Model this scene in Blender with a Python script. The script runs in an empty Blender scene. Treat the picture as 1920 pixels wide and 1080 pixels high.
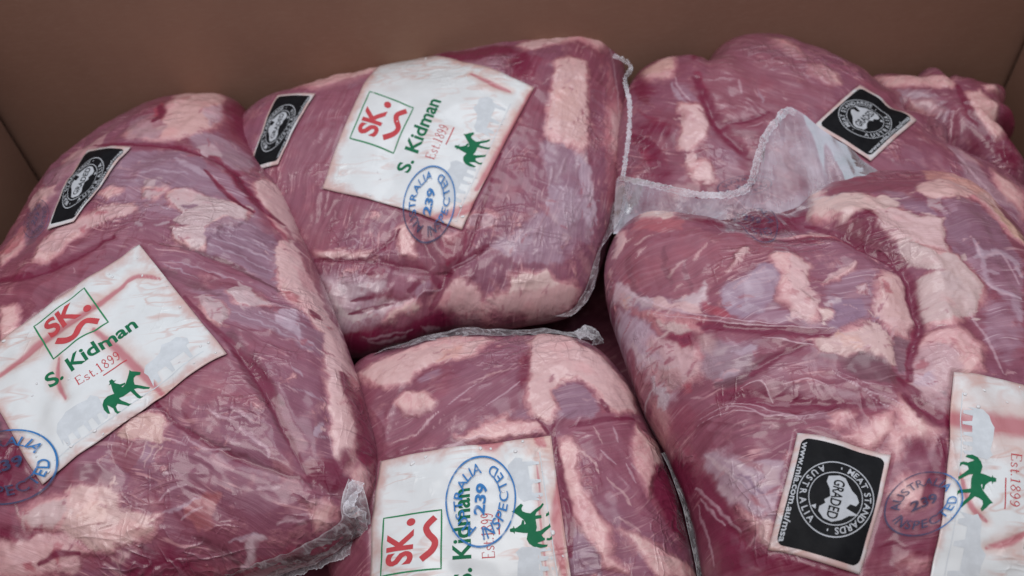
import bpy, bmesh, math
import numpy as np

# ---------------------------------------------------------------- camera, world, lamps, exposure
CAM_LOC = (0.0000, -0.2850, 0.4390)
CAM_RIGHT = (0.99619, -0.06405, -0.05911)
CAM_UP = (0.08716, 0.73212, 0.67558)
CAM_LENS = 29.062
scene = bpy.context.scene
COL = scene.collection
cam_data = bpy.data.cameras.new('camera')
cam = bpy.data.objects.new('camera', cam_data)
COL.objects.link(cam)
cam_data.lens = CAM_LENS
cam_data.sensor_width = 36.0
cam_data.clip_start = 0.01
cam_data.clip_end = 50
cam_data.dof.use_dof = True
cam_data.dof.focus_distance = 0.36
cam_data.dof.aperture_fstop = 9.0
from mathutils import Matrix, Vector
_r, _u = Vector(CAM_RIGHT), Vector(CAM_UP)
_b = _r.cross(_u)
cam.matrix_world = Matrix(((_r.x, _u.x, _b.x, CAM_LOC[0]), (_r.y, _u.y, _b.y, CAM_LOC[1]), (_r.z, _u.z, _b.z, CAM_LOC[2]), (0, 0, 0, 1)))
scene.camera = cam

world = bpy.data.worlds.new('World')
scene.world = world
world.use_nodes = True
world.node_tree.nodes['Background'].inputs[0].default_value = (0.80, 0.88, 1.0, 1)
world.node_tree.nodes['Background'].inputs[1].default_value = 0.52


def area_lamp(name, loc, target, sx, sy, power, colour):
    l = bpy.data.lights.new(name, 'AREA')
    l.shape = 'RECTANGLE'
    l.size, l.size_y, l.energy, l.color = sx, sy, power, colour
    o = bpy.data.objects.new(name, l)
    COL.objects.link(o)
    o.location = loc
    o.rotation_euler = (Vector(target) - Vector(loc)).to_track_quat('-Z', 'Y').to_euler()
    return o


area_lamp('ceiling_lamp', (-0.25, -0.55, 2.1), (0, -0.05, 0.1), 1.5, 1.1, 20, (1.0, 0.97, 0.94))
area_lamp('ceiling_lamp', (0.45, 0.55, 2.2), (0, 0, 0.1), 1.5, 0.8, 10, (0.93, 0.97, 1.0))

scene.view_settings.view_transform = 'Standard'
scene.view_settings.look = 'None'
scene.view_settings.exposure = 0.1
scene.view_settings.gamma = 1.0
scene.render.engine = 'CYCLES'
scene.cycles.max_bounces = 8
scene.cycles.transparent_max_bounces = 12

# ---------------------------------------------------------------- small numpy helpers
def _hash(ix, iy, seed):
    h = (ix.astype(np.int64) * 374761393 + iy.astype(np.int64) * 668265263 + seed * 974634777) & 0xFFFFFFFF
    h = ((h ^ (h >> 13)) * 1274126177) & 0xFFFFFFFF
    h = (h ^ (h >> 16)) & 0xFFFFFFFF
    return h.astype(np.float64) / 4294967295.0


def vnoise(x, y, seed=0):
    """smooth gradient noise, roughly -1..1"""
    ix, iy = np.floor(x), np.floor(y)
    fx, fy = x - ix, y - iy
    sx = fx * fx * fx * (fx * (fx * 6 - 15) + 10)
    sy = fy * fy * fy * (fy * (fy * 6 - 15) + 10)

    def g(dx, dy):
        t = _hash(ix + dx, iy + dy, seed) * 6.2831853
        return np.cos(t) * (fx - dx) + np.sin(t) * (fy - dy)
    return ((g(0, 0) * (1 - sx) + g(1, 0) * sx) * (1 - sy) + (g(0, 1) * (1 - sx) + g(1, 1) * sx) * sy) * 1.6


def fbm(x, y, seed=0, octs=4):
    v, amp, tot = 0, 1.0, 0
    for k in range(octs):
        ca, sa = np.cos(0.9 * k), np.sin(0.9 * k)
        X, Y = x * 2 ** k, y * 2 ** k
        v = v + amp * vnoise(X * ca - Y * sa + 13.7 * k, X * sa + Y * ca - 7.3 * k, seed + k)
        tot += amp
        amp *= 0.5
    return v / tot


def sstep(a, b, x):
    t = np.clip((x - a) / (b - a), 0, 1)
    return t * t * (3 - 2 * t)


def catmull(P, n, closed=True):
    P = np.asarray(P, float)
    m = len(P)
    out = []
    for i in range(m if closed else m - 1):
        if closed:
            p0, p1, p2, p3 = P[(i - 1) % m], P[i], P[(i + 1) % m], P[(i + 2) % m]
        else:
            p0, p1, p2, p3 = P[max(i - 1, 0)], P[i], P[i + 1], P[min(i + 2, m - 1)]
        for k in range(n):
            t = k / n
            out.append(0.5 * (2 * p1 + (p2 - p0) * t + (2 * p0 - 5 * p1 + 4 * p2 - p3) * t * t
                              + (3 * p1 - p0 - 3 * p2 + p3) * t ** 3))
    if not closed:
        out.append(P[-1])
    return np.array(out)


def line_dist(u, v, L):
    """distance to a polyline and the place along it (0..1)"""
    L = np.asarray(L, float)
    best = np.full(u.shape, 1e9)
    where = np.zeros(u.shape)
    n = len(L) - 1
    for i in range(n):
        a, b = L[i], L[i + 1]
        dx, dy = b - a
        l2 = dx * dx + dy * dy + 1e-12
        t = np.clip(((u - a[0]) * dx + (v - a[1]) * dy) / l2, 0, 1)
        d = np.hypot(u - a[0] - t * dx, v - a[1] - t * dy)
        m = d < best
        best[m] = d[m]
        where[m] = (i + t[m]) / n
    return best, where


def poly_sd(u, v, P):
    """signed distance to a closed polygon, positive inside"""
    P = np.asarray(P, float)
    best = np.full(u.shape, 1e9)
    inside = np.zeros(u.shape, bool)
    n = len(P)
    for i in range(n):
        a, b = P[i], P[(i + 1) % n]
        dx, dy = b - a
        l2 = dx * dx + dy * dy + 1e-12
        t = np.clip(((u - a[0]) * dx + (v - a[1]) * dy) / l2, 0, 1)
        best = np.minimum(best, np.hypot(u - a[0] - t * dx, v - a[1] - t * dy))
        if abs(dy) > 1e-12:
            c = ((a[1] > v) != (b[1] > v)) & (u < dx * (v - a[1]) / dy + a[0])
            inside ^= c
    return np.where(inside, best, -best)


class Body:
    """A vacuum-packed piece of beef: a closed outline in its own plane (millimetres), swelling to a rounded pillow."""

    def __init__(self, d):
        self.d = d
        self.R = np.array(d['rot'])                 # columns: U, V, N
        self.O = np.array(d['loc'], float)          # metres
        out = np.array(d['outline'], float)
        th = np.arctan2(out[:, 1], out[:, 0])
        r = np.hypot(out[:, 0], out[:, 1])
        k = np.argsort(th)
        th, r = th[k], r[k]
        self.th = np.concatenate([th - 2 * np.pi, th, th + 2 * np.pi])
        self.r = np.concatenate([r, r, r])
        self.H, self.H2, self.a, self.b = d['H'], d['H2'], d['a'], d['b']
        self.seed = d['seed']

    def radius(self, th):
        return np.interp(th, self.th, self.r)

    def base(self, u, v):
        """height (mm) of the smooth pillow over its plane"""
        s = np.hypot(u, v) / self.radius(np.arctan2(v, u))
        s = np.clip(s, 0, 1)
        w = self.H * np.maximum(1 - s ** self.a, 0) ** (1 / self.b)
        lump = self.lumps(u, v)
        return w + lump * (1 - s ** 4)

    def lumps(self, u, v):
        z = 0
        for (cx, cy, rad, h) in self.d.get('hills', ()):
            z = z + h * np.exp(-((u - cx) ** 2 + (v - cy) ** 2) / (rad * rad))
        return z

    def low(self, u, v):
        A = self.d.get('amp', 1.0)
        return A * (3.2 * fbm(u / 46, v / 46, self.seed, 2) + 1.0 * fbm(u / 17, v / 17, self.seed + 9, 2))

    def world(self, p):
        return self.O + (np.asarray(p) * 0.001) @ self.R.T


# ---------------------------------------------------------------- node helpers
class NT:
    def __init__(self, name):
        self.m = bpy.data.materials.new(name)
        self.m.use_nodes = True
        self.t = self.m.node_tree
        self.t.nodes.clear()
        self.out = self.t.nodes.new('ShaderNodeOutputMaterial')

    def n(self, typ, **kw):
        nd = self.t.nodes.new('ShaderNode' + typ)
        for k, v in kw.items():
            setattr(nd, k, v)
        return nd

    def put(self, sock, val):
        if hasattr(val, 'is_output') or isinstance(val, bpy.types.NodeSocket):
            self.t.links.new(val, sock)
        elif isinstance(val, (tuple, list)) and len(val) == 3 and sock.type == 'RGBA':
            sock.default_value = (*val, 1)
        else:
            sock.default_value = val

    def math(self, op, a, b=0.0, c=0.0, clamp=False):
        nd = self.n('Math', operation=op, use_clamp=clamp)
        for i, v in enumerate((a, b, c)):
            self.put(nd.inputs[i], v)
        return nd.outputs[0]

    def step(self, v, lo, hi):
        nd = self.n('MapRange', interpolation_type='SMOOTHSTEP')
        self.put(nd.inputs['Value'], v)
        nd.inputs['From Min'].default_value = lo
        nd.inputs['From Max'].default_value = hi
        return nd.outputs[0]

    def mix(self, f, a, b, blend='MIX'):
        nd = self.n('Mix', data_type='RGBA', blend_type=blend)
        self.put(nd.inputs['Factor'], f)
        self.put(nd.inputs[6], a)
        self.put(nd.inputs[7], b)
        return nd.outputs[2]

    def noise(self, vec, scale, detail=3, rough=0.5, dist=0.0, out=0):
        nd = self.n('TexNoise')
        if vec is not None:
            self.put(nd.inputs['Vector'], vec)
        nd.inputs['Scale'].default_value = scale
        nd.inputs['Detail'].default_value = detail
        nd.inputs['Roughness'].default_value = rough
        nd.inputs['Distortion'].default_value = dist
        return nd.outputs[out]

    def scaled(self, vec, s, rot=0.0):
        nd = self.n('Mapping')
        self.put(nd.inputs['Vector'], vec)
        nd.inputs['Scale'].default_value = s
        nd.inputs['Rotation'].default_value = (0, 0, rot)
        return nd.outputs[0]

    def attr(self, name):
        nd = self.n('Attribute', attribute_name=name)
        return nd

    def obj(self):
        return self.n('TexCoord').outputs['Object']

    def bump(self, h, strength, dist, normal=None):
        nd = self.n('Bump')
        self.put(nd.inputs['Height'], h)
        nd.inputs['Strength'].default_value = strength
        nd.inputs['Distance'].default_value = dist
        if normal is not None:
            self.put(nd.inputs['Normal'], normal)
        return nd.outputs[0]

    def principled(self, **kw):
        nd = self.n('BsdfPrincipled')
        for k, v in kw.items():
            self.put(nd.inputs[k.replace('_', ' ')], v)
        self.t.links.new(nd.outputs[0], self.out.inputs[0])
        return nd


def film_height(N, vec):
    """soft wrinkles of the clear film: stretched ridges that come and go"""
    w1 = N.noise(N.scaled(vec, (1.0, 3.0, 1.0), 0.5), 42, 2, 0.45, 0.5)
    r1 = N.math('SUBTRACT', 1.0, N.math('MULTIPLY', N.math('ABSOLUTE', N.math('SUBTRACT', w1, 0.5)), 9.0), clamp=True)
    w2 = N.noise(N.scaled(vec, (2.6, 1.0, 1.0), -0.4), 55, 2, 0.45, 0.7)
    r2 = N.math('SUBTRACT', 1.0, N.math('MULTIPLY', N.math('ABSOLUTE', N.math('SUBTRACT', w2, 0.5)), 10.0), clamp=True)
    gate = N.step(N.noise(vec, 24, 2), 0.52, 0.68)
    h = N.math('MULTIPLY', N.math('ADD', N.math('POWER', r1, 2.0), N.math('MULTIPLY', N.math('POWER', r2, 2.0), 0.7)), gate)
    soft = N.noise(vec, 75, 1, 0.4)
    return N.math('ADD', h, N.math('MULTIPLY', soft, 0.35)), gate


def make_meat():
    N = NT('packed_beef')
    o = N.obj()
    fib = N.attr('fibre').outputs['Vector']
    A = {k: N.attr(k).outputs['Fac'] for k in ('fat', 'silver', 'dark', 'pale', 'paleline')}
    cen = lambda x, k: N.math('MULTIPLY', N.math('SUBTRACT', x, 0.5), k)
    edge = N.math('ADD', cen(N.noise(o, 95, 4, 0.62), 2.3), cen(N.noise(o, 330, 3, 0.6), 0.9))
    edge2 = N.math('ADD', cen(N.noise(N.scaled(fib, (1, 5, 1)), 75, 4, 0.6), 2.6), cen(N.noise(o, 120, 3, 0.6), 1.0))
    big = N.noise(o, 17, 3, 0.5)
    mid = N.noise(o, 55, 4, 0.55)
    # muscle grain: long thin strands
    g1 = N.noise(N.scaled(fib, (0.6, 7, 1)), 42, 3, 0.55, 0.3)
    g2 = N.noise(N.scaled(fib, (0.45, 9, 1)), 85, 3, 0.55, 0.2)
    lean = N.mix(N.step(g1, 0.30, 0.70), (0.192, 0.055, 0.086), (0.240, 0.078, 0.115))
    lean = N.mix(N.math('MULTIPLY', N.step(big, 0.40, 0.62), 0.65), lean, (0.225, 0.096, 0.145))
    lean = N.mix(N.math('MULTIPLY', N.step(mid, 0.52, 0.74), 0.45), lean, (0.30, 0.085, 0.115))
    # marbling
    mz = N.step(N.noise(o, 26, 3), 0.48, 0.62)
    marb = N.step(N.math('ADD', g2, N.math('MULTIPLY', N.noise(o, 140, 2), 0.45)), 0.80, 0.92)
    lean = N.mix(N.math('MULTIPLY', N.math('MULTIPLY', marb, mz), 0.8), lean, (0.50, 0.28, 0.30))
    # silverskin
    sm = N.step(N.math('ADD', A['silver'], edge2), -0.45, 0.75)
    sil = N.mix(N.step(g1, 0.30, 0.70), (0.235, 0.120, 0.170), (0.335, 0.215, 0.275))
    sil = N.mix(N.math('MULTIPLY', N.step(g2, 0.56, 0.68), 0.7), sil, (0.52, 0.41, 0.46))
    col = N.mix(N.math('MULTIPLY', sm, 0.82), lean, sil)
    # whitish membrane
    pm = N.step(N.math('ADD', A['pale'], edge), -0.6, 0.6)
    pc = N.mix(N.step(mid, 0.35, 0.65), (0.42, 0.31, 0.36), (0.58, 0.48, 0.50))
    pc = N.mix(N.math('MULTIPLY', N.step(g1, 0.50, 0.7), 0.55), pc, (0.33, 0.17, 0.22))
    col = N.mix(N.math('MULTIPLY', pm, 0.9), col, pc)
    # pink, half-fatty patches
    pk_ = N.math('MULTIPLY', N.step(N.noise(o, 62, 5, 0.62, 0.4), 0.54, 0.68), N.step(N.noise(o, 15, 2), 0.42, 0.6))
    col = N.mix(N.math('MULTIPLY', pk_, 0.5), col, (0.40, 0.205, 0.225))
    # fat
    spot = N.math('MULTIPLY', N.math('SUBTRACT', N.noise(o, 105, 4, 0.6, 0.5), 0.69), 9.0)
    spot = N.math('SUBTRACT', spot, N.math('MULTIPLY', N.math('SUBTRACT', 1.0, N.step(N.noise(o, 21, 2), 0.46, 0.60)), 3.0))
    A['fat'] = N.math('MAXIMUM', A['fat'], spot)
    fm = N.step(N.math('ADD', A['fat'], edge), -0.95, 0.40)
    fc = N.mix(N.step(mid, 0.35, 0.68), (0.66, 0.46, 0.435), (0.60, 0.385, 0.385))
    fc = N.mix(N.math('MULTIPLY', N.step(N.noise(o, 34, 3, 0.6), 0.48, 0.66), 0.8), fc, (0.66, 0.52, 0.475))
    vein = N.noise(o, 62, 4, 0.65, 1.2)
    vm = N.math('SUBTRACT', 1.0, N.math('MULTIPLY', N.math('ABSOLUTE', N.math('SUBTRACT', vein, 0.5)), 16.0), clamp=True)
    fc = N.mix(N.math('MULTIPLY', vm, 0.32), fc, (0.46, 0.15, 0.18))
    fc = N.mix(N.math('MULTIPLY', N.step(N.noise(o, 40, 4, 0.65), 0.55, 0.70), 0.65), fc, (0.50, 0.19, 0.215))
    deep = N.step(A['fat'], -0.1, 0.9)
    fc = N.mix(N.math('MULTIPLY', N.math('SUBTRACT', 1.0, deep), 0.55), fc, (0.46, 0.20, 0.225))
    col = N.mix(N.math('MULTIPLY', fm, 0.97), col, fc)
    # reddish rim where fat meets the lean
    rim = N.math('MULTIPLY', N.step(N.math('ADD', A['fat'], edge), -0.8, -0.2), N.math('SUBTRACT', 1.0, fm))
    col = N.mix(N.math('MULTIPLY', rim, 0.35), col, (0.36, 0.12, 0.15))
    # colours laid down area by area, highlights and film sheen painted in too
    tc = N.attr('tint').outputs['Vector']
    tc = N.mix(N.math('MULTIPLY', N.step(g2, 0.50, 0.70), 0.22), tc, (0.46, 0.33, 0.36))
    tc = N.mix(N.math('MULTIPLY', N.step(mid, 0.52, 0.72), 0.28), tc, N.mix(1.0, tc, (1.25, 0.80, 0.84), 'MULTIPLY'))
    tc = N.mix(N.math('MULTIPLY', N.step(N.noise(o, 150, 4, 0.65), 0.50, 0.72), 0.30), tc, N.mix(1.0, tc, (0.78, 0.66, 0.70), 'MULTIPLY'))
    ta = N.attr('tint_cover').outputs['Fac']
    brk = N.math('MULTIPLY', N.math('MULTIPLY', ta, N.math('SUBTRACT', 1.0, ta)), N.math('MULTIPLY', edge, 1.6))
    ta = N.math('ADD', ta, brk, clamp=True)
    col = N.mix(ta, col, tc)
    # thin pale strands running with the grain through the lean
    strand = N.math('MULTIPLY', N.step(N.noise(N.scaled(fib, (0.35, 6, 1)), 130, 2, 0.5, 0.4), 0.60, 0.70), N.step(N.noise(o, 36, 2), 0.50, 0.64))
    col = N.mix(N.math('MULTIPLY', N.math('MULTIPLY', strand, N.math('SUBTRACT', 1.0, fm)), 0.5), col, (0.52, 0.35, 0.37))
    # blood held under the film
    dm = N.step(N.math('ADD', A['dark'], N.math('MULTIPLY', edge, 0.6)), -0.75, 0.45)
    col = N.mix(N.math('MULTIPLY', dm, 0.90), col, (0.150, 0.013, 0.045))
    # milky film creases and connective tissue, with film glints painted in as pale lines
    pl = N.step(N.math('ADD', A['paleline'], N.math('MULTIPLY', edge2, 0.55)), -0.4, 0.9)
    col = N.mix(N.math('MULTIPLY', pl, 0.45), col, (0.58, 0.45, 0.50))
    col = N.mix(1.0, col, (1.08, 0.94, 0.97), 'MULTIPLY')
    grain = N.mix(N.step(N.noise(N.scaled(fib, (0.3, 6.5, 1)), 75, 3, 0.6, 0.25), 0.34, 0.66), (0.84, 0.76, 0.78), (1.10, 1.14, 1.12))
    col = N.mix(N.math('MULTIPLY', N.math('SUBTRACT', 1.0, N.math('MULTIPLY', fm, 0.85)), 0.52), col, N.mix(1.0, col, grain, 'MULTIPLY'))
    fh, gate = film_height(N, o)
    haze = N.math('MULTIPLY', N.step(fh, 0.6, 1.3), 0.09)
    col = N.mix(haze, col, (0.52, 0.38, 0.44))
    body = N.math('ADD', N.math('MULTIPLY', g2, 0.3), N.math('ADD', N.math('MULTIPLY', fm, N.math('ADD', 0.3, N.math('MULTIPLY', N.noise(o, 80, 2, 0.5), 0.5))), N.math('MULTIPLY', mid, 0.6)))
    nb = N.bump(body, 0.5, 0.0024)
    nf = N.bump(fh, 0.5, 0.0011, nb)
    p = N.principled(Base_Color=col, Roughness=0.45, Normal=nf, Specular_IOR_Level=0.25)
    p.inputs['Coat Weight'].default_value = 0.75
    p.inputs['Coat Roughness'].default_value = 0.19
    p.inputs['Coat IOR'].default_value = 1.5
    N.put(p.inputs['Coat Normal'], N.bump(fh, 0.6, 0.0014))
    return N.m


def make_paper(name, base, stainy=True):
    N = NT(name)
    o = N.obj()
    st = N.attr('stain').outputs['Fac']
    ed = N.attr('rim').outputs['Fac']
    n1 = N.noise(o, 60, 4, 0.6)
    n2 = N.noise(o, 150, 3, 0.6)
    fib = N.noise(N.scaled(o, (1, 3.4, 1), 0.5), 38, 2, 0.5, 0.9)
    c = N.mix(N.step(n1, 0.3, 0.7), base, tuple(0.93 * x for x in base))
    if stainy:
        soak = N.math('MULTIPLY', N.step(N.math('ADD', ed, N.math('MULTIPLY', N.math('SUBTRACT', n1, 0.5), 3.4)), 0.1, 1.2), 0.75)
        c = N.mix(soak, c, (0.53, 0.29, 0.26))
        ridge = N.math('SUBTRACT', 1.0, N.math('MULTIPLY', N.math('ABSOLUTE', N.math('SUBTRACT', fib, 0.55)), 16.0), clamp=True)
        streak = N.math('MULTIPLY', ridge, N.step(N.noise(o, 22, 2), 0.44, 0.58))
        c = N.mix(N.math('MULTIPLY', streak, 0.62), c, (0.56, 0.33, 0.29))
        hm = N.step(N.math('ADD', N.attr('halo').outputs['Fac'], N.math('MULTIPLY', N.math('SUBTRACT', n1, 0.5), 2.2)), -0.4, 0.9)
        c = N.mix(N.math('MULTIPLY', hm, 0.55), c, (0.58, 0.34, 0.29))
        sm = N.step(N.math('ADD', st, N.math('MULTIPLY', N.math('SUBTRACT', n2, 0.5), 0.9)), -0.55, 0.6)
        c = N.mix(N.math('MULTIPLY', sm, 0.74), c, (0.42, 0.075, 0.11))
    fh, gate = film_height(N, o)
    nf = N.bump(fh, 0.3, 0.001)
    p = N.principled(Base_Color=c, Roughness=0.5, Normal=nf, Specular_IOR_Level=0.25)
    p.inputs['Coat Weight'].default_value = 0.6
    p.inputs['Coat Roughness'].default_value = 0.18
    N.put(p.inputs['Coat Normal'], N.bump(fh, 0.6, 0.0012))
    return N.m


def make_ink(name, col, alpha=1.0):
    N = NT(name)
    o = N.obj()
    n = N.noise(o, 260, 3, 0.6)
    c = N.mix(N.step(n, 0.35, 0.75), col, tuple(min(1, x * 1.12 + 0.003) for x in col))
    p = N.principled(Base_Color=c, Roughness=0.5, Specular_IOR_Level=0.08)
    N.put(p.inputs['Alpha'], N.math('MULTIPLY', N.step(n, 0.1, 0.42), alpha) if alpha < 1 else 1.0)
    return N.m


def make_stamp_ink(name, alpha):
    """blue ink: clear blue over white paper, dull and patchy on bare film over beef"""
    N = NT(name)
    o = N.obj()
    n = N.noise(o, 220, 3, 0.6)
    on = N.attr('on_label').outputs['Fac']
    c = N.mix(on, (0.030, 0.058, 0.125), (0.025, 0.165, 0.43))
    p = N.principled(Base_Color=c, Roughness=0.45, Specular_IOR_Level=0.15)
    a = N.math('MULTIPLY', N.step(n, 0.18, 0.50), N.math('MULTIPLY', N.math('ADD', 0.72, N.math('MULTIPLY', on, 0.22)), alpha))
    N.put(p.inputs['Alpha'], a)
    return N.m


def make_film(name, base_a, lines_a, col=(0.74, 0.74, 0.78)):
    N = NT(name)
    o = N.obj()
    uv = N.attr('sheet').outputs['Vector']
    f1 = N.noise(N.scaled(uv, (1.2, 0.35, 1)), 11, 2, 0.5, 0.6)
    line = N.math('SUBTRACT', 1.0, N.math('MULTIPLY', N.math('ABSOLUTE', N.math('SUBTRACT', f1, 0.5)), 11.0), clamp=True)
    cloud = N.noise(o, 45, 3, 0.6)
    fh, gate = film_height(N, o)
    a = N.math('ADD', N.math('MULTIPLY', N.math('POWER', line, 3.0), lines_a), N.math('MULTIPLY', N.step(cloud, 0.2, 0.8), base_a), clamp=True)
    rimw = N.math('MULTIPLY', N.step(N.attr('rim').outputs['Fac'], 0.4, 1.0), lines_a)
    a = N.math('ADD', a, rimw, clamp=True)
    nb = N.bump(fh, 0.3, 0.0012)
    d1 = N.n('BsdfDiffuse')
    d1.inputs['Color'].default_value = (*col, 1)
    N.put(d1.inputs['Normal'], nb)
    d2 = N.n('BsdfTranslucent')
    d2.inputs['Color'].default_value = (*col, 1)
    N.put(d2.inputs['Normal'], nb)
    d = N.n('MixShader')
    d.inputs[0].default_value = 0.25
    N.t.links.new(d1.outputs[0], d.inputs[1])
    N.t.links.new(d2.outputs[0], d.inputs[2])
    tr = N.n('BsdfTransparent')
    gl = N.n('BsdfGlossy')
    gl.inputs['Roughness'].default_value = 0.15
    N.put(gl.inputs['Normal'], nb)
    fr = N.n('Fresnel')
    fr.inputs['IOR'].default_value = 1.4
    N.put(fr.inputs['Normal'], nb)
    m0 = N.n('MixShader')
    N.put(m0.inputs[0], fr.outputs[0])
    N.t.links.new(tr.outputs[0], m0.inputs[1])
    N.t.links.new(gl.outputs[0], m0.inputs[2])
    m1 = N.n('MixShader')
    N.put(m1.inputs[0], a)
    N.t.links.new(m0.outputs[0], m1.inputs[1])
    N.t.links.new(d.outputs[0], m1.inputs[2])
    N.t.links.new(m1.outputs[0], N.out.inputs[0])
    return N.m


def make_card():
    N = NT('brown_cardboard')
    o = N.obj()
    n1 = N.noise(o, 9, 4, 0.6)
    n2 = N.noise(N.scaled(o, (1, 1, 6)), 160, 3, 0.7)
    n3 = N.noise(o, 900, 2, 0.7)
    flute = N.n('TexWave', wave_type='BANDS', bands_direction='X')
    N.put(flute.inputs['Vector'], o)
    flute.inputs['Scale'].default_value = 45
    flute.inputs['Distortion'].default_value = 0.6
    c = N.mix(N.step(n1, 0.3, 0.7), (0.240, 0.126, 0.088), (0.280, 0.150, 0.104))
    c = N.mix(N.math('MULTIPLY', N.step(n2, 0.45, 0.75), 0.35), c, (0.30, 0.18, 0.13))
    c = N.mix(N.math('MULTIPLY', N.step(n3, 0.62, 0.72), 0.35), c, (0.15, 0.08, 0.055))
    h = N.math('ADD', N.math('MULTIPLY', flute.outputs['Fac'], 0.10), N.math('MULTIPLY', n3, 0.25))
    N.principled(Base_Color=c, Roughness=0.8, Normal=N.bump(h, 0.35, 0.0008), Specular_IOR_Level=0.2)
    return N.m


def make_bead():
    N = NT('trapped_moisture')
    N.principled(Base_Color=(0.66, 0.64, 0.65), Roughness=0.15)
    return N.m


def make_floor():
    N = NT('concrete')
    o = N.obj()
    n = N.noise(o, 6, 5, 0.6)
    N.principled(Base_Color=N.mix(n, (0.22, 0.21, 0.20), (0.32, 0.31, 0.30)), Roughness=0.8)
    return N.m


MEAT = make_meat()
PAPER = make_paper('label_paper', (0.69, 0.70, 0.71))
STICKER = make_paper('sticker_paper', (0.60, 0.61, 0.63))
INK = dict(red=make_ink('red_print', (0.47, 0.062, 0.072)), green=make_ink('green_print', (0.012, 0.13, 0.06)),
           box=make_ink('frame_green_print', (0.03, 0.20, 0.085)), grey=make_ink('grey_print', (0.54, 0.56, 0.59)),
           black=make_ink('black_print', (0.0065, 0.0065, 0.008)), white=make_ink('white_print', (0.42, 0.43, 0.46)),
           ring=make_ink('ring_print', (0.30, 0.31, 0.32)),
           blue=make_stamp_ink('blue_stamp_ink', 1.0), faint=make_stamp_ink('faded_stamp_ink', 0.75))
FILM = make_film('clear_bag_film', 0.60, 0.10, (0.74, 0.69, 0.79))
FILM_THIN = make_film('thin_bag_film', 0.40, 0.5, (0.78, 0.75, 0.79))
FILM_SOFT = make_film('creased_bag_film', 0.50, 0.5, (0.74, 0.70, 0.74))
CRIMP = make_film('crimped_bag_film', 0.65, 0.45, (0.80, 0.78, 0.84))
CARD = make_card()
BEAD = make_bead()


def link(name, me, parent=None, mat=None):
    o = bpy.data.objects.new(name, me)
    COL.objects.link(o)
    if mat:
        me.materials.append(mat)
    if parent:
        o.parent = parent
    return o


def mesh_from(name, verts, faces, smooth=True):
    me = bpy.data.meshes.new(name)
    verts = np.asarray(verts, np.float32)
    if isinstance(faces, np.ndarray):
        k = faces.shape[1]
        me.vertices.add(len(verts))
        me.vertices.foreach_set('co', verts.ravel())
        me.loops.add(faces.size)
        me.loops.foreach_set('vertex_index', faces.ravel().astype(np.int32))
        me.polygons.add(len(faces))
        me.polygons.foreach_set('loop_start', np.arange(0, faces.size, k, dtype=np.int32))
        me.update(calc_edges=True)
        me.validate()
    else:
        me.from_pydata(verts.tolist(), [], faces)
        me.update()
    if smooth:
        me.polygons.foreach_set('use_smooth', np.ones(len(me.polygons), bool))
    return me


def put_attr(me, name, val):
    val = np.asarray(val, np.float32)
    a = me.attributes.new(name, 'FLOAT' if val.ndim == 1 else 'FLOAT_VECTOR', 'POINT')
    a.data.foreach_set('value' if val.ndim == 1 else 'vector', val.ravel())


def grid_faces(nr, nc, wrap=False):
    i = np.arange(nr - 1)[:, None]
    j = np.arange(nc if wrap else nc - 1)[None, :]
    j2 = (j + 1) % nc
    return np.stack([i * nc + j, i * nc + j2, (i + 1) * nc + j2, (i + 1) * nc + j], -1).reshape(-1, 4)


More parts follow.
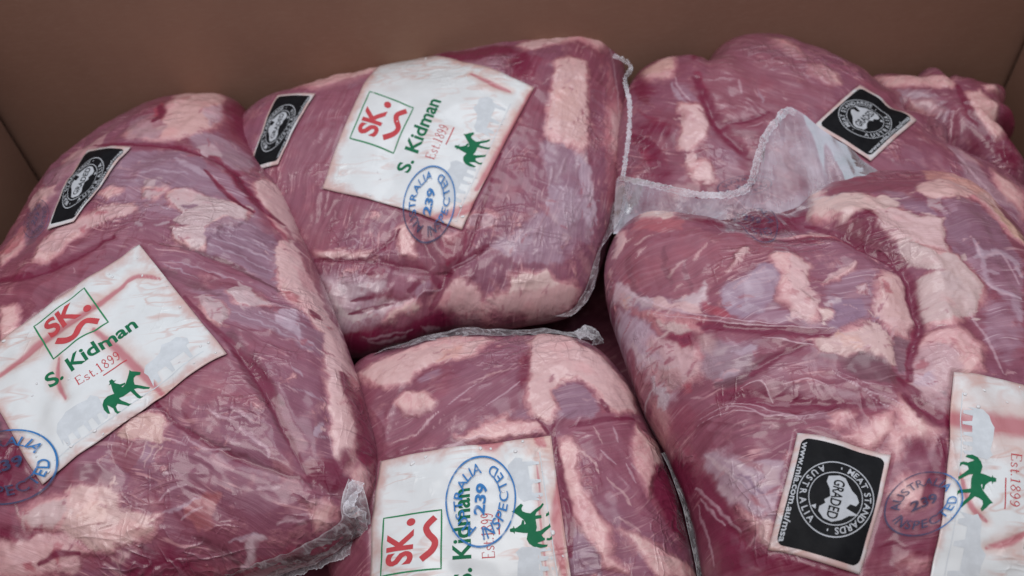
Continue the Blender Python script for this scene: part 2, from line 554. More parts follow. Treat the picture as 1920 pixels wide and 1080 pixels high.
# ---------------------------------------------------------------- the packs, millimetres in each pack's own plane
PACKS = [{"name":"A","label":"large beef pack filling the left side with a slanted white brand label","rot":[[0.99756,0.0,-0.06976],[-0.00487,0.99756,-0.06959],[0.06959,0.06976,
0.99513]],"loc":[-0.17916,-0.0222,0.118],"outline":[[-130.2,19.4],[-129.8,23.2],[-129.4,26.8],[-129.0,30.4],[-128.5,33.9],[-127.8,37.3],[-126.9,40.6],[-125.9,43.8],
[-124.8,46.9],[-123.6,49.9],[-122.5,52.8],[-121.4,55.7],[-120.4,58.6],[-119.5,61.5],[-118.6,64.4],[-117.7,67.2],[-116.6,69.9],[-115.4,72.6],[-114.1,75.1],[-112.7,77.5],
[-111.3,79.8],[-109.9,82.2],[-108.6,84.6],[-107.4,87.0],[-106.4,89.7],[-105.6,92.5],[-105.0,95.5],[-104.4,98.6],[-104.0,101.9],[-103.6,105.3],[-103.3,108.8],[-102.9,
112.4],[-102.4,116.0],[-101.9,119.7],[-101.3,123.4],[-100.7,127.2],[-100.1,131.2],[-99.4,135.2],[-98.7,139.3],[-97.8,143.4],[-96.8,147.4],[-95.6,151.4],[-94.2,155.2],
[-92.6,158.9],[-90.8,162.5],[-88.9,166.0],[-86.8,169.4],[-84.6,172.8],[-82.2,176.1],[-79.8,179.4],[-77.2,182.6],[-74.4,185.7],[-71.5,188.7],[-68.4,191.6],[-65.2,194.4],
[-61.9,197.1],[-58.4,199.7],[-54.7,202.2],[-50.9,204.6],[-46.9,206.7],[-42.7,208.5],[-38.4,209.9],[-33.9,211.0],[-29.2,211.6],[-24.5,211.9],[-19.6,211.8],[-14.6,211.4],
[-9.6,210.7],[-4.5,209.8],[0.7,208.4],[5.8,206.3],[10.9,203.1],[15.8,198.2],[20.4,191.4],[24.6,183.0],[28.2,173.5],[31.4,163.7],[34.3,154.5],[37.1,146.3],[39.8,139.3],
[42.6,133.3],[45.4,128.0],[48.1,123.1],[50.7,118.3],[53.2,113.5],[55.5,108.6],[57.5,103.6],[59.3,98.6],[61.0,93.7],[62.6,88.9],[64.1,84.3],[65.5,79.9],[67.0,75.7],[68.4,
71.7],[69.9,67.9],[71.3,64.1],[72.7,60.5],[74.1,57.0],[75.5,53.5],[76.9,50.1],[78.2,46.8],[79.5,43.5],[80.8,40.3],[82.1,37.1],[83.3,33.9],[84.5,30.8],[85.6,27.7],[86.8,
24.6],[87.9,21.5],[89.0,18.4],[90.1,15.4],[91.2,12.3],[92.3,9.3],[93.3,6.3],[94.4,3.3],[95.4,0.3],[96.4,-2.8],[97.5,-5.8],[98.5,-8.9],[99.5,-11.9],[100.5,-15.0],[101.5,
-18.1],[102.5,-21.2],[103.4,-24.4],[104.3,-27.5],[105.2,-30.7],[106.1,-34.0],[107.0,-37.2],[107.9,-40.5],[108.8,-43.9],[109.7,-47.3],[110.7,-50.8],[111.5,-54.3],[112.3,
-57.8],[113.0,-61.3],[113.4,-64.8],[113.7,-68.2],[113.7,-71.5],[113.5,-74.7],[113.1,-77.8],[112.6,-80.8],[111.9,-83.7],[111.0,-86.5],[109.9,-89.1],[108.7,-91.6],[107.2,
-93.8],[105.4,-95.9],[103.5,-97.7],[101.5,-99.4],[99.4,-101.0],[97.1,-102.4],[94.8,-103.6],[92.4,-104.7],[89.8,-105.5],[87.3,-106.3],[84.6,-106.9],[82.0,-107.5],[79.4,
-108.0],[76.8,-108.4],[74.3,-108.9],[71.7,-109.3],[69.3,-109.7],[66.8,-110.1],[64.4,-110.6],[62.0,-111.0],[59.7,-111.5],[57.3,-111.9],[55.0,-112.4],[52.7,-112.8],[50.4,
-113.2],[48.0,-113.7],[45.7,-114.1],[43.4,-114.5],[41.0,-114.9],[38.7,-115.4],[36.3,-115.8],[34.0,-116.3],[31.6,-116.7],[29.1,-117.2],[26.7,-117.6],[24.2,-118.1],[21.7,
-118.7],[19.2,-119.2],[16.6,-119.8],[13.9,-120.5],[11.2,-121.2],[8.4,-121.9],[5.6,-122.6],[2.6,-123.3],[-0.4,-123.9],[-3.5,-124.4],[-6.7,-124.8],[-10.0,-125.1],[-13.4,
-125.3],[-16.9,-125.5],[-20.4,-125.6],[-24.1,-125.6],[-27.9,-125.7],[-31.9,-125.7],[-35.9,-125.8],[-40.1,-125.8],[-44.5,-125.6],[-49.0,-125.3],[-53.5,-124.7],[-58.0,
-123.8],[-62.5,-122.4],[-67.0,-120.6],[-71.3,-118.4],[-75.4,-115.8],[-79.5,-112.9],[-83.4,-109.7],[-87.2,-106.3],[-90.9,-102.8],[-94.6,-99.1],[-98.2,-95.4],[-101.7,
-91.5],[-105.2,-87.5],[-108.5,-83.4],[-111.7,-79.2],[-114.8,-74.9],[-117.6,-70.4],[-120.1,-65.8],[-122.4,-61.0],[-124.3,-56.2],[-126.0,-51.3],[-127.4,-46.4],[-128.6,
-41.5],[-129.7,-36.7],[-130.8,-31.9],[-131.7,-27.3],[-132.6,-22.6],[-133.2,-18.0],[-133.7,-13.5],[-133.8,-9.0],[-133.6,-4.6],[-133.2,-0.4],[-132.6,3.8],[-132.0,7.9],
[-131.3,11.8],[-130.7,15.7]],"H":46,"H2":58,"a":2.6,"b":2.0,"seed":11,"amp":1.0,"gather":0.5,"fib":-22,"res":[960,190],"paint":[[0,4,[0.245,0.155,0.21],0.8,[[-43.9,
106.7],[-33.7,123.0],[-24.2,121.0],[2.8,119.4],[19.0,108.8],[29.8,91.3],[40.1,76.5],[28.0,77.4],[11.6,82.8],[-15.6,89.3],[-38.9,93.8]]],[1,0.9,[0.43,0.355,0.42],0.6,
[[-19.1,101.1],[-14.0,100.3],[-7.1,99.5],[-0.2,98.4],[6.7,96.4],[13.4,94.2],[17.8,93.3]]],[1,0.8,[0.43,0.355,0.42],0.5,[[-16.7,111.9],[3.1,107.0]]],[1,2.2,[0.43,0.355,
0.42],0.75,[[6.3,108.0],[10.5,104.0],[15.7,99.6],[20.2,96.5],[23.9,94.3],[27.4,92.6],[29.8,91.3]]],[1,0.7,[0.43,0.355,0.42],0.5,[[-26.9,97.6],[-22.7,96.2],[-17.3,95.1],
[-11.3,93.2],[-5.1,91.3],[0.8,90.1],[5.3,88.7]]],[0,4,[0.42,0.27,0.29],0.7,[[-33.0,148.6],[-21.0,151.3],[-11.4,140.4],[-8.9,130.7],[-27.4,132.4]]],[0,4,[0.56,0.38,0.36],
0.92,[[-8.7,154.2],[-5.0,175.8],[3.3,189.7],[12.7,182.6],[18.0,162.6],[17.9,142.8],[10.2,132.6],[0.1,129.7],[-9.2,132.2]]],[0,3,[0.43,0.355,0.42],0.6,[[9.2,159.4],[15.8,
171.5],[20.3,152.7],[16.7,140.6]]],[0,2.5,[0.34,0.06,0.09],0.7,[[-21.7,153.4],[-21.5,178.4],[-14.3,163.4],[-10.5,143.7],[-14.3,141.0]]],[0,2,[0.5,0.22,0.22],0.5,[[-11.7,
181.0],[-7.5,187.7],[-3.8,172.4]]],[0,2.5,[0.25,0.08,0.115],0.85,[[18.6,160.5],[13.2,191.1],[17.9,202.9],[27.4,178.8],[32.3,161.0],[36.8,135.8],[30.0,138.1],[24.6,
145.1]]],[0,3,[0.31,0.215,0.26],0.8,[[6.2,130.3],[15.1,133.2],[23.8,134.7],[32.7,124.5],[39.8,123.3],[41.6,104.3],[32.6,105.8],[24.5,115.9],[14.1,122.1]]],[0,2,[0.47,
0.38,0.41],0.85,[[14.5,120.5],[19.7,125.3],[26.8,119.1],[25.7,110.8],[19.7,108.9]]],[0,3,[0.235,0.09,0.135],0.7,[[-10.8,69.4],[15.3,59.6],[26.3,51.7],[16.3,44.6],[-5.4,
49.4]]],[0,2.5,[0.245,0.15,0.205],0.85,[[35.4,55.6],[42.6,62.4],[51.1,60.7],[60.0,53.8],[64.5,39.3],[36.6,32.3],[33.8,45.7]]],[1,0.8,[0.43,0.355,0.42],0.6,[[33.9,49.0],
[37.5,49.3],[42.4,49.7],[47.5,49.3],[52.3,47.6],[57.1,45.1],[60.6,42.9]]],[1,0.8,[0.43,0.355,0.42],0.6,[[35.0,42.6],[38.2,42.5],[42.6,42.7],[47.2,42.2],[51.6,41.0],[56.3,
38.8],[59.6,37.2]]],[1,0.8,[0.43,0.355,0.42],0.5,[[37.2,53.5],[50.8,54.1]]],[1,0.8,[0.43,0.355,0.42],0.5,[[41.7,59.7],[53.0,57.4]]],[1,0.8,[0.43,0.355,0.42],0.5,[[-12.8,
76.7],[-7.9,75.2],[-0.8,72.5],[4.9,70.4],[8.5,68.5],[11.4,66.3],[13.4,64.7]]],[0,1.8,[0.5,0.41,0.41],0.95,[[9.4,77.9],[16.5,81.6],[25.6,77.3],[38.0,72.9],[48.0,71.3],
[49.6,61.4],[41.3,62.0],[35.2,56.7],[33.9,49.0],[34.6,40.4],[31.6,37.1],[20.3,44.1],[18.0,48.4],[26.5,50.6],[17.1,55.6],[19.0,63.3],[13.2,68.5]]],[0,1,[0.245,0.145,0.2],
0.85,[[18.1,67.2],[23.4,69.9],[26.8,68.5],[23.1,64.9]]],[0,1.5,[0.46,0.37,0.38],0.9,[[-6.5,80.1],[-1.4,83.9],[7.3,79.7],[-0.4,74.4]]],[0,1.2,[0.46,0.37,0.38],0.8,[[-6.5,
92.0],[-0.4,91.0],[-0.2,86.2],[-5.8,88.3]]],[0,1.2,[0.42,0.34,0.37],0.8,[[-6.0,58.5],[-1.9,59.2],[1.4,56.0],[-3.0,56.2]]],[0,1.2,[0.42,0.34,0.37],0.8,[[6.8,55.1],[14.7,
55.9],[14.6,53.0]]],[1,1.7,[0.2,0.017,0.052],0.95,[[-26.3,128.8],[-20.9,127.4],[-14.0,126.5],[-7.8,125.7],[-2.9,124.2],[1.9,121.9],[6.6,119.1],[11.0,116.5],[14.5,115.0],
[16.9,113.8]]],[1,2.6,[0.2,0.017,0.052],0.9,[[23.6,113.4],[26.3,110.6],[29.8,106.8],[33.3,102.6],[36.4,98.1],[39.1,93.9],[41.7,89.8],[44.4,85.6],[47.0,81.5],[49.5,78.2],
[52.1,75.8],[54.6,74.0],[56.9,72.4],[59.1,71.1],[61.0,70.0],[62.4,69.3]]],[1,1.4,[0.34,0.06,0.09],0.7,[[24.5,96.6],[27.0,93.3],[30.5,88.5],[34.4,83.4],[38.1,79.4],[41.9,
75.5],[45.2,72.5],[47.7,70.7],[49.7,69.6],[51.1,69.0]]],[0,2,[0.58,0.42,0.41],0.92,[[45.8,100.5],[50.9,104.0],[54.3,108.2],[60.1,95.1],[65.5,77.1],[68.5,61.0],[62.9,
66.3],[56.5,75.2],[50.1,82.1]]],[0,2,[0.6,0.435,0.425],0.9,[[62.5,50.9],[68.2,59.8],[72.5,46.8],[64.5,39.3]]],[1,1.3,[0.2,0.017,0.052],0.7,[[56.6,67.1],[59.1,64.8],[62.5,
61.8],[65.5,58.8],[68.0,55.7],[70.3,52.3],[71.9,49.9]]],[0,2.5,[0.24,0.145,0.2],0.8,[[33.8,46.3],[61.0,56.7],[65.6,37.9],[68.5,20.0],[58.7,24.0],[36.2,35.1]]],[1,0.7,
[0.43,0.355,0.42],0.6,[[36.9,44.5],[41.1,43.8],[47.2,42.5],[52.9,41.1],[57.9,38.8],[62.4,36.5],[65.3,35.2]]],[1,0.7,[0.43,0.355,0.42],0.55,[[42.3,48.4],[46.2,47.7],[51.5,
46.9],[56.2,45.9],[59.4,44.5],[61.9,43.2],[63.6,42.1]]],[1,0.7,[0.43,0.355,0.42],0.55,[[35.5,40.0],[39.6,38.7],[45.8,36.4],[51.4,34.4],[56.9,31.7],[62.3,28.7],[66.0,
26.7]]],[0,4,[0.25,0.1,0.15],0.6,[[14.8,33.1],[29.3,34.5],[56.5,22.0],[70.9,12.6],[79.2,4.9],[68.5,3.9],[53.5,15.9],[38.3,22.6],[16.4,25.8]]],[1,0.6,[0.43,0.355,0.42],
0.45,[[20.4,29.0],[25.3,27.1],[31.8,24.9],[38.3,22.6],[44.5,20.2],[50.7,17.6],[54.8,16.1]]],[1,0.6,[0.43,0.355,0.42],0.45,[[17.8,26.4],[35.0,17.4]]],[1,1.5,[0.115,0.033,
0.053],0.8,[[13.3,40.6],[17.5,39.3],[23.3,37.8],[29.0,36.5],[34.8,34.4],[41.1,31.6],[47.0,28.7],[52.7,25.1],[57.9,21.6],[62.2,19.0],[65.7,17.2],[68.6,15.8],[70.6,14.9]]],
[1,2.4,[0.115,0.033,0.053],0.55,[[16.6,24.4],[20.8,21.2],[26.2,17.4],[31.4,14.3],[37.2,11.2],[42.9,8.8],[47.0,6.7]]],[0,3,[0.255,0.15,0.2],0.75,[[52.0,1.1],[69.1,0.5],
[82.6,-5.2],[91.4,-7.9],[93.1,-23.4],[84.7,-21.3],[71.3,-12.9],[53.7,-8.0]]],[1,0.7,[0.43,0.355,0.42],0.5,[[52.9,-3.9],[57.6,-5.6],[64.4,-8.1],[71.1,-11.2],[77.6,-14.9],
[84.0,-19.2],[88.4,-21.9]]],[1,0.7,[0.43,0.355,0.42],0.4,[[63.3,-3.7],[66.9,-5.4],[72.1,-8.0],[77.2,-10.5],[83.1,-14.6],[88.9,-18.7],[92.9,-21.4]]],[0,1.5,[0.48,0.39,
0.4],0.95,[[49.4,8.8],[55.7,14.2],[60.8,10.9],[67.2,3.7],[62.5,0.6],[54.3,3.3]]],[0,1.8,[0.45,0.37,0.38],0.9,[[35.5,5.7],[42.9,6.7],[49.5,-0.1],[53.7,-8.0],[50.2,-10.9],
[43.7,-5.1]]],[0,1.8,[0.43,0.355,0.42],0.8,[[70.6,-0.4],[79.1,2.2],[81.5,-5.9],[84.3,-17.6],[77.4,-11.6],[72.3,-6.8]]],[0,1.2,[0.43,0.355,0.42],0.7,[[85.7,-14.8],[88.8,
-16.3],[88.1,-19.9]]],[0,2,[0.63,0.46,0.45],0.95,[[62.5,51.7],[69.4,57.1],[75.2,39.1],[81.8,27.0],[86.2,17.2],[91.3,5.1],[94.5,-0.4],[98.3,-8.9],[102.7,-23.5],[106.9,
-41.7],[98.9,-49.7],[96.3,-35.9],[92.8,-16.9],[90.6,-6.1],[85.4,-0.9],[80.5,8.2],[72.6,18.1],[67.1,28.3],[64.3,41.3]]],[0,2,[0.34,0.06,0.09],0.7,[[70.4,15.9],[78.6,12.3],
[80.7,7.0],[75.4,9.3]]],[0,1.2,[0.2,0.017,0.052],0.85,[[84.4,2.2],[87.4,4.0],[87.1,-0.7]]],[0,1.2,[0.34,0.06,0.09],0.6,[[90.5,-2.0],[92.0,1.0],[92.2,-3.0]]],[0,3,[0.55,
0.29,0.31],0.6,[[72.9,35.9],[79.1,35.5],[83.0,20.1],[78.2,21.8]]],[0,2,[0.31,0.05,0.09],0.85,[[101.5,-25.4],[103.5,-25.9],[107.1,-40.7],[105.5,-44.5],[103.3,-38.2]]],[0,
2,[0.3,0.12,0.15],0.6,[[67.5,70.6],[71.5,72.9],[66.0,78.6],[85.6,26.3],[93.0,6.2],[91.6,6.1],[83.9,21.6],[74.7,42.0]]],[0,4,[0.25,0.085,0.12],0.6,[[29.5,-46.0],[56.0,
-29.1],[71.6,-43.2],[80.1,-53.6],[30.1,-50.3]]],[0,4,[0.27,0.11,0.155],0.5,[[54.3,-10.9],[85.0,-23.2],[93.6,-27.3],[95.8,-36.3],[86.9,-37.9],[69.8,-28.3]]],[1,3,[0.115,
0.033,0.053],0.6,[[54.6,-16.6],[57.7,-20.3],[61.4,-24.5],[64.8,-28.7],[67.5,-32.3],[70.0,-36.1],[72.4,-39.8],[75.5,-44.7],[78.2,-49.2],[80.0,-52.2]]],[1,2,[0.115,0.033,
0.053],0.5,[[59.9,-29.7],[62.5,-34.0],[66.1,-39.7],[69.3,-44.7],[71.6,-48.5],[73.1,-51.0],[74.0,-52.7]]],[1,0.8,[0.43,0.355,0.42],0.5,[[83.4,-33.4],[86.9,-37.9]]],[1,0.8,
[0.43,0.355,0.42],0.5,[[83.5,-44.7],[85.2,-44.9],[87.6,-45.2],[90.0,-45.7],[92.2,-46.5],[94.5,-47.5],[95.9,-48.1]]],[0,2.5,[0.36,0.13,0.14],0.8,[[43.2,-92.0],[51.5,
-86.7],[58.0,-88.3],[52.7,-95.3],[54.3,-98.7],[48.3,-99.4],[43.5,-95.9]]],[0,1.8,[0.63,0.46,0.445],0.95,[[97.5,-44.3],[104.0,-38.9],[108.5,-56.4],[107.6,-66.1],[105.1,
-72.7],[100.5,-74.0],[99.6,-65.1]]],[0,2,[0.26,0.03,0.07],0.92,[[104.0,-38.9],[106.1,-35.7],[111.8,-56.2],[109.5,-62.3],[107.2,-49.0]]],[0,2,[0.5,0.3,0.3],0.85,[[104.5,
-75.0],[107.6,-65.3],[111.4,-62.8],[108.9,-71.0],[107.7,-78.5],[104.5,-79.1]]],[0,2,[0.23,0.015,0.055],0.95,[[108.9,-71.0],[112.9,-60.9],[113.5,-66.4],[112.8,-79.5],
[112.2,-74.1]]],[0,2,[0.42,0.16,0.18],0.8,[[109.0,-83.6],[112.7,-79.8],[109.3,-90.2],[109.4,-88.3]]],[0,2.5,[0.18,0.02,0.05],0.88,[[88.2,-77.2],[100.5,-74.6],[104.5,
-75.0],[104.4,-80.4],[98.5,-85.5],[91.3,-83.7]]],[0,3,[0.22,0.11,0.14],0.6,[[93.8,-82.2],[106.1,-80.5],[104.4,-88.9],[99.5,-88.3],[94.9,-85.9]]],[0,2,[0.48,0.29,0.31],
0.8,[[91.3,-91.9],[95.7,-91.1],[97.6,-94.1],[95.1,-94.9]]],[0,2,[0.48,0.29,0.31],0.8,[[92.3,-100.2],[96.2,-98.4],[94.8,-101.2]]],[0,3,[0.27,0.05,0.09],0.7,[[60.6,-109.2],
[79.5,-106.2],[94.3,-103.5],[100.7,-100.0],[91.5,-104.9],[71.9,-109.2],[60.6,-111.2]]],[1,2,[0.115,0.033,0.053],0.7,[[46.5,-101.9],[48.6,-103.0],[51.5,-104.6],[54.4,
-106.2],[57.4,-108.0],[60.1,-109.6],[61.8,-110.5]]],[1,1.6,[0.48,0.39,0.42],0.85,[[72.3,-102.6],[71.1,-102.8],[69.4,-103.2],[68.0,-103.6],[67.3,-104.0],[66.8,-104.4],
[66.3,-105.0],[66.0,-106.0],[65.7,-107.3],[65.0,-108.4],[63.7,-109.3],[62.1,-110.3],[60.8,-110.8]]],[1,0.9,[0.43,0.355,0.42],0.6,[[57.6,-104.4],[59.3,-103.7],[61.9,
-103.1],[64.5,-102.6],[66.9,-102.5],[69.3,-102.7],[70.9,-102.8]]],[1,1.2,[0.46,0.33,0.37],0.55,[[50.1,-54.7],[57.4,-59.0]]],[1,1.4,[0.46,0.33,0.37],0.6,[[61.4,-54.4],
[69.7,-60.2]]],[1,1.3,[0.46,0.33,0.37],0.6,[[64.5,-62.9],[73.4,-70.7]]],[1,1.2,[0.46,0.33,0.37],0.55,[[57.9,-66.7],[65.5,-69.9]]],[1,2.2,[0.44,0.27,0.3],0.6,[[53.5,
-74.4],[61.7,-79.5]]],[1,1.2,[0.46,0.33,0.37],0.6,[[72.0,-86.9],[81.0,-86.8]]],[1,1,[0.46,0.33,0.37],0.6,[[78.4,-99.1],[79.3,-98.7],[80.8,-98.2],[82.4,-97.9],[84.3,
-97.9],[86.5,-98.2],[88.0,-98.3]]],[0,1,[0.43,0.355,0.42],0.8,[[93.3,-61.6],[95.6,-59.1],[96.7,-61.8],[94.7,-65.9],[93.5,-65.3]]],[1,1.4,[0.115,0.033,0.053],0.8,[[37.9,
-58.6],[41.9,-61.3],[47.8,-65.1],[53.2,-68.4],[58.0,-71.0],[62.6,-73.2],[66.9,-75.2],[71.2,-77.3],[75.5,-79.5],[79.8,-81.2],[85.1,-82.9],[90.7,-84.5],[94.3,-85.3]]],[1,
1.2,[0.115,0.033,0.053],0.8,[[73.8,-50.8],[75.4,-53.7],[77.5,-57.8],[79.5,-61.5],[81.4,-64.8],[83.3,-67.8],[84.9,-70.4],[86.2,-73.0],[87.4,-75.5],[88.2,-77.2]]],[0,1.2,
[0.46,0.33,0.37],0.5,[[39.6,-80.6],[43.6,-80.5],[42.3,-81.7]]],[0,3,[0.08,0.04,0.06],0.8,[[-54.8,-53.9],[-41.0,-48.3],[-33.9,-57.1],[-16.3,-80.1],[-24.1,-83.3],[-32.6,
-84.3],[-49.1,-78.4]]],[0,4,[0.19,0.075,0.105],0.6,[[0.2,-71.8],[11.3,-74.0],[18.6,-85.9],[9.0,-82.6],[-3.3,-80.4],[-15.1,-82.9]]],[0,3,[0.52,0.34,0.34],0.8,[[-45.3,
-98.3],[-31.1,-97.4],[-16.9,-95.4],[-3.3,-100.1],[2.8,-105.9],[0.9,-111.2],[-31.2,-109.9],[-45.1,-108.6]]],[0,2.5,[0.5,0.4,0.39],0.88,[[-22.1,-91.3],[-13.8,-85.7],[-4.0,
-86.7],[-2.1,-90.8],[-8.0,-95.1],[-16.9,-95.4]]],[0,2.2,[0.57,0.42,0.39],0.95,[[-3.1,-81.2],[4.5,-82.4],[11.7,-82.2],[16.0,-85.7],[17.4,-91.8],[20.0,-93.1],[33.4,-92.9],
[29.1,-98.9],[21.1,-102.4],[11.9,-104.2],[6.7,-104.4],[2.0,-100.4],[-1.3,-101.4],[-6.0,-96.4],[-2.1,-90.8]]],[0,4,[0.6,0.42,0.36],0.5,[[4.3,-87.5],[12.0,-87.8],[10.9,
-95.0],[3.4,-94.8]]],[0,1.6,[0.24,0.08,0.11],0.85,[[10.4,-67.7],[14.1,-63.8],[27.1,-66.0],[24.0,-75.3],[19.9,-77.4],[12.4,-72.6]]],[0,1.6,[0.55,0.39,0.35],0.95,[[13.8,
-62.3],[21.2,-54.4],[26.5,-52.6],[32.7,-56.8],[32.7,-67.1],[25.6,-65.1]]],[1,0.5,[0.5,0.36,0.36],0.7,[[27.1,-66.0],[25.3,-74.1]]],[1,0.5,[0.5,0.36,0.36],0.7,[[30.6,
-66.9],[26.2,-76.2]]],[1,0.5,[0.5,0.36,0.36],0.6,[[20.8,-64.8],[17.9,-71.3]]],[1,0.5,[0.5,0.36,0.36],0.6,[[32.9,-68.6],[29.6,-74.6]]],[0,2,[0.2,0.017,0.052],0.8,[[-20.4,
-98.5],[-13.0,-94.5],[-13.0,-98.0],[-18.5,-99.8]]],[0,2,[0.34,0.06,0.09],0.7,[[-8.9,-101.8],[-4.0,-101.2],[-6.5,-107.6],[-6.2,-110.8],[-7.8,-107.5]]],[0,2,[0.34,0.06,
0.09],0.7,[[-21.3,-106.4],[-17.2,-106.7],[-16.7,-110.1],[-20.7,-109.2]]],[0,2,[0.12,0.03,0.05],0.8,[[-31.2,-93.3],[-22.4,-94.9],[-26.6,-99.2],[-31.1,-97.4]]],[0,2,[0.34,
0.06,0.09],0.6,[[-26.6,-96.9],[-22.3,-97.9],[-23.1,-100.6],[-25.8,-99.8]]],[0,2.5,[0.2,0.05,0.08],0.8,[[1.4,-105.8],[11.7,-105.2],[15.0,-108.5],[6.0,-110.3],[-0.4,
-111.1]]],[0,3,[0.2,0.04,0.07],0.7,[[34.1,-108.1],[49.9,-110.5],[48.7,-112.5],[20.2,-112.6]]],[1,2.4,[0.115,0.033,0.053],0.8,[[24.2,-103.7],[26.4,-105.1],[29.6,-107.0],
[32.7,-108.6],[35.8,-109.3],[38.9,-109.5],[41.1,-109.6]]],[0,2,[0.6,0.435,0.425],0.6,[[15.3,-107.6],[22.6,-105.2],[20.3,-107.7],[14.9,-109.0]]],[1,1,[0.43,0.355,0.42],
0.6,[[33.5,-92.4],[35.6,-92.3],[38.6,-92.2],[41.6,-91.9],[44.6,-91.1],[47.2,-89.8],[49.1,-88.9]]],[0,3,[0.42,0.16,0.18],0.85,[[-87.9,68.1],[-77.9,81.5],[-70.6,75.9],
[-70.2,66.0],[-78.2,58.8],[-96.1,69.5]]],[0,3,[0.23,0.12,0.165],0.75,[[-82.2,126.3],[-59.6,137.6],[-50.9,123.1],[-54.9,84.9],[-56.1,76.3],[-65.5,97.1]]],[0,2.5,[0.5,0.34,
0.33],0.88,[[-77.8,104.3],[-62.9,103.8],[-59.3,95.2],[-68.4,96.1],[-74.5,90.2],[-79.0,95.4]]],[0,2.5,[0.45,0.28,0.29],0.8,[[-72.5,135.8],[-62.6,143.5],[-54.4,146.2],
[-45.9,152.1],[-47.1,138.8],[-51.0,128.2],[-62.3,128.8]]],[0,2,[0.54,0.37,0.37],0.92,[[-53.3,49.3],[-54.7,61.9],[-44.5,67.7],[-33.5,72.0],[-22.5,77.1],[-7.2,72.9],[-7.5,
67.1],[-19.5,65.9],[-32.7,62.7],[-39.5,58.0],[-40.3,46.1]]],[0,1.2,[0.34,0.06,0.09],0.7,[[-30.3,73.4],[-23.4,73.8],[-22.5,70.3],[-28.9,71.0]]],[0,1.2,[0.34,0.06,0.09],
0.6,[[-35.7,64.4],[-32.6,65.1],[-31.8,60.0],[-34.1,59.4]]],[0,2.5,[0.16,0.1,0.14],0.7,[[-73.4,79.8],[-74.5,90.2],[-67.1,92.9],[-60.8,87.5],[-58.9,72.9],[-59.8,59.5],
[-68.2,61.4]]],[0,3,[0.24,0.09,0.13],0.7,[[-33.8,42.2],[-28.4,55.4],[-17.8,59.8],[11.2,45.6],[13.8,32.9]]],[0,3,[0.31,0.2,0.235],0.6,[[-34.0,154.6],[-22.3,161.5],[-7.4,
143.0],[-9.8,130.7],[-22.7,132.6]]]],"feat":{"fat":[[3,[[-14.3,172.5],[-23.6,223.7],[-8.5,221.7],[14.4,183.6],[19.3,159.8],[18.1,141.3],[9.2,131.2],[-2.4,129.0],[-17.7,
130.9],[-32.4,142.3],[-26.4,149.0],[-15.5,155.5]]],[1.5,[[-55.6,53.9],[-51.2,62.4],[-42.5,70.8],[-34.4,74.4],[-21.7,77.1],[-9.3,74.9],[-5.9,68.4],[-18.9,66.5],[-30.2,
64.0],[-35.5,54.7],[-39.2,45.4],[-45.5,41.2],[-53.1,42.9]]],[1.2,[[6.7,80.6],[17.1,83.0],[25.4,79.5],[32.8,69.3],[41.8,73.7],[49.7,68.1],[48.9,58.6],[40.4,53.9],[35.4,
42.8],[33.7,37.5],[25.3,38.4],[17.7,45.9],[18.0,51.2],[26.8,51.1],[20.4,62.1],[12.4,68.6]]],[1.2,[[-7.8,87.4],[-1.5,92.3],[8.8,84.3],[4.3,74.7],[-3.6,76.8]]],[1.2,
[[-33.1,90.5],[-24.2,93.4],[-17.7,85.7],[-25.6,81.5]]],[1.5,[[46.5,96.6],[48.8,107.3],[55.4,104.0],[61.5,90.1],[68.0,64.4],[66.6,57.0],[59.9,65.9],[51.1,79.2]]],[1.5,
[[61.3,44.5],[66.2,53.4],[73.7,45.6],[79.8,22.3],[87.2,11.4],[94.7,-7.9],[100.8,-21.3],[105.1,-41.0],[107.7,-56.1],[108.9,-66.8],[104.3,-79.2],[100.6,-72.4],[98.7,-55.2],
[95.3,-34.1],[92.7,-11.3],[85.5,-0.7],[72.2,10.9],[64.6,30.8]]],[1.5,[[13.5,-60.3],[17.4,-55.1],[25.7,-52.2],[32.7,-54.0],[31.9,-65.5],[20.9,-63.7]]],[2.5,[[-22.2,-90.8],
[-15.4,-85.3],[-3.5,-82.5],[7.2,-81.3],[14.7,-83.8],[16.0,-90.7],[13.9,-97.1],[6.8,-97.8],[4.6,-101.3],[-0.2,-96.6],[-8.9,-95.8],[-17.7,-95.9]]],[2,[[16.0,-97.3],[24.5,
-93.2],[32.8,-94.6],[29.4,-98.9],[21.0,-102.1],[14.6,-105.3],[5.4,-104.8],[5.8,-99.6]]],[3,[[-31.0,-99.2],[-19.9,-97.5],[-6.7,-99.6],[1.7,-102.1],[3.4,-105.6],[-7.4,
-110.1],[-20.4,-110.8],[-31.2,-109.9]]],[1.5,[[-61.5,15.3],[-52.6,14.7],[-47.5,6.7],[-47.2,-2.5],[-52.0,-4.4],[-54.9,-3.8]]],[1.5,[[49.6,8.6],[56.6,12.5],[63.6,10.4],
[66.8,3.8],[60.9,-0.2],[53.8,3.1]]],[1.8,[[40.1,3.9],[48.6,0.9],[52.4,-7.4],[49.7,-11.4],[43.3,-7.4],[38.6,-0.9]]],[2,[[-83.6,61.3],[-79.0,73.8],[-70.9,73.1],[-68.4,
62.4],[-72.7,53.9],[-77.0,49.4]]],[1.5,[[105.1,-80.0],[109.4,-73.7],[112.3,-75.7],[112.4,-80.9],[110.3,-85.1],[107.4,-84.1]]],[1.5,[[91.7,-96.0],[97.1,-91.2],[100.5,
-93.3],[97.8,-97.6],[92.7,-99.8]]],[2,[[-74.0,105.1],[-68.3,109.0],[-57.5,96.3],[-62.5,90.3],[-67.6,88.9]]],[2.5,[[-71.6,139.4],[-64.3,143.9],[-51.5,128.7],[-52.9,114.0],
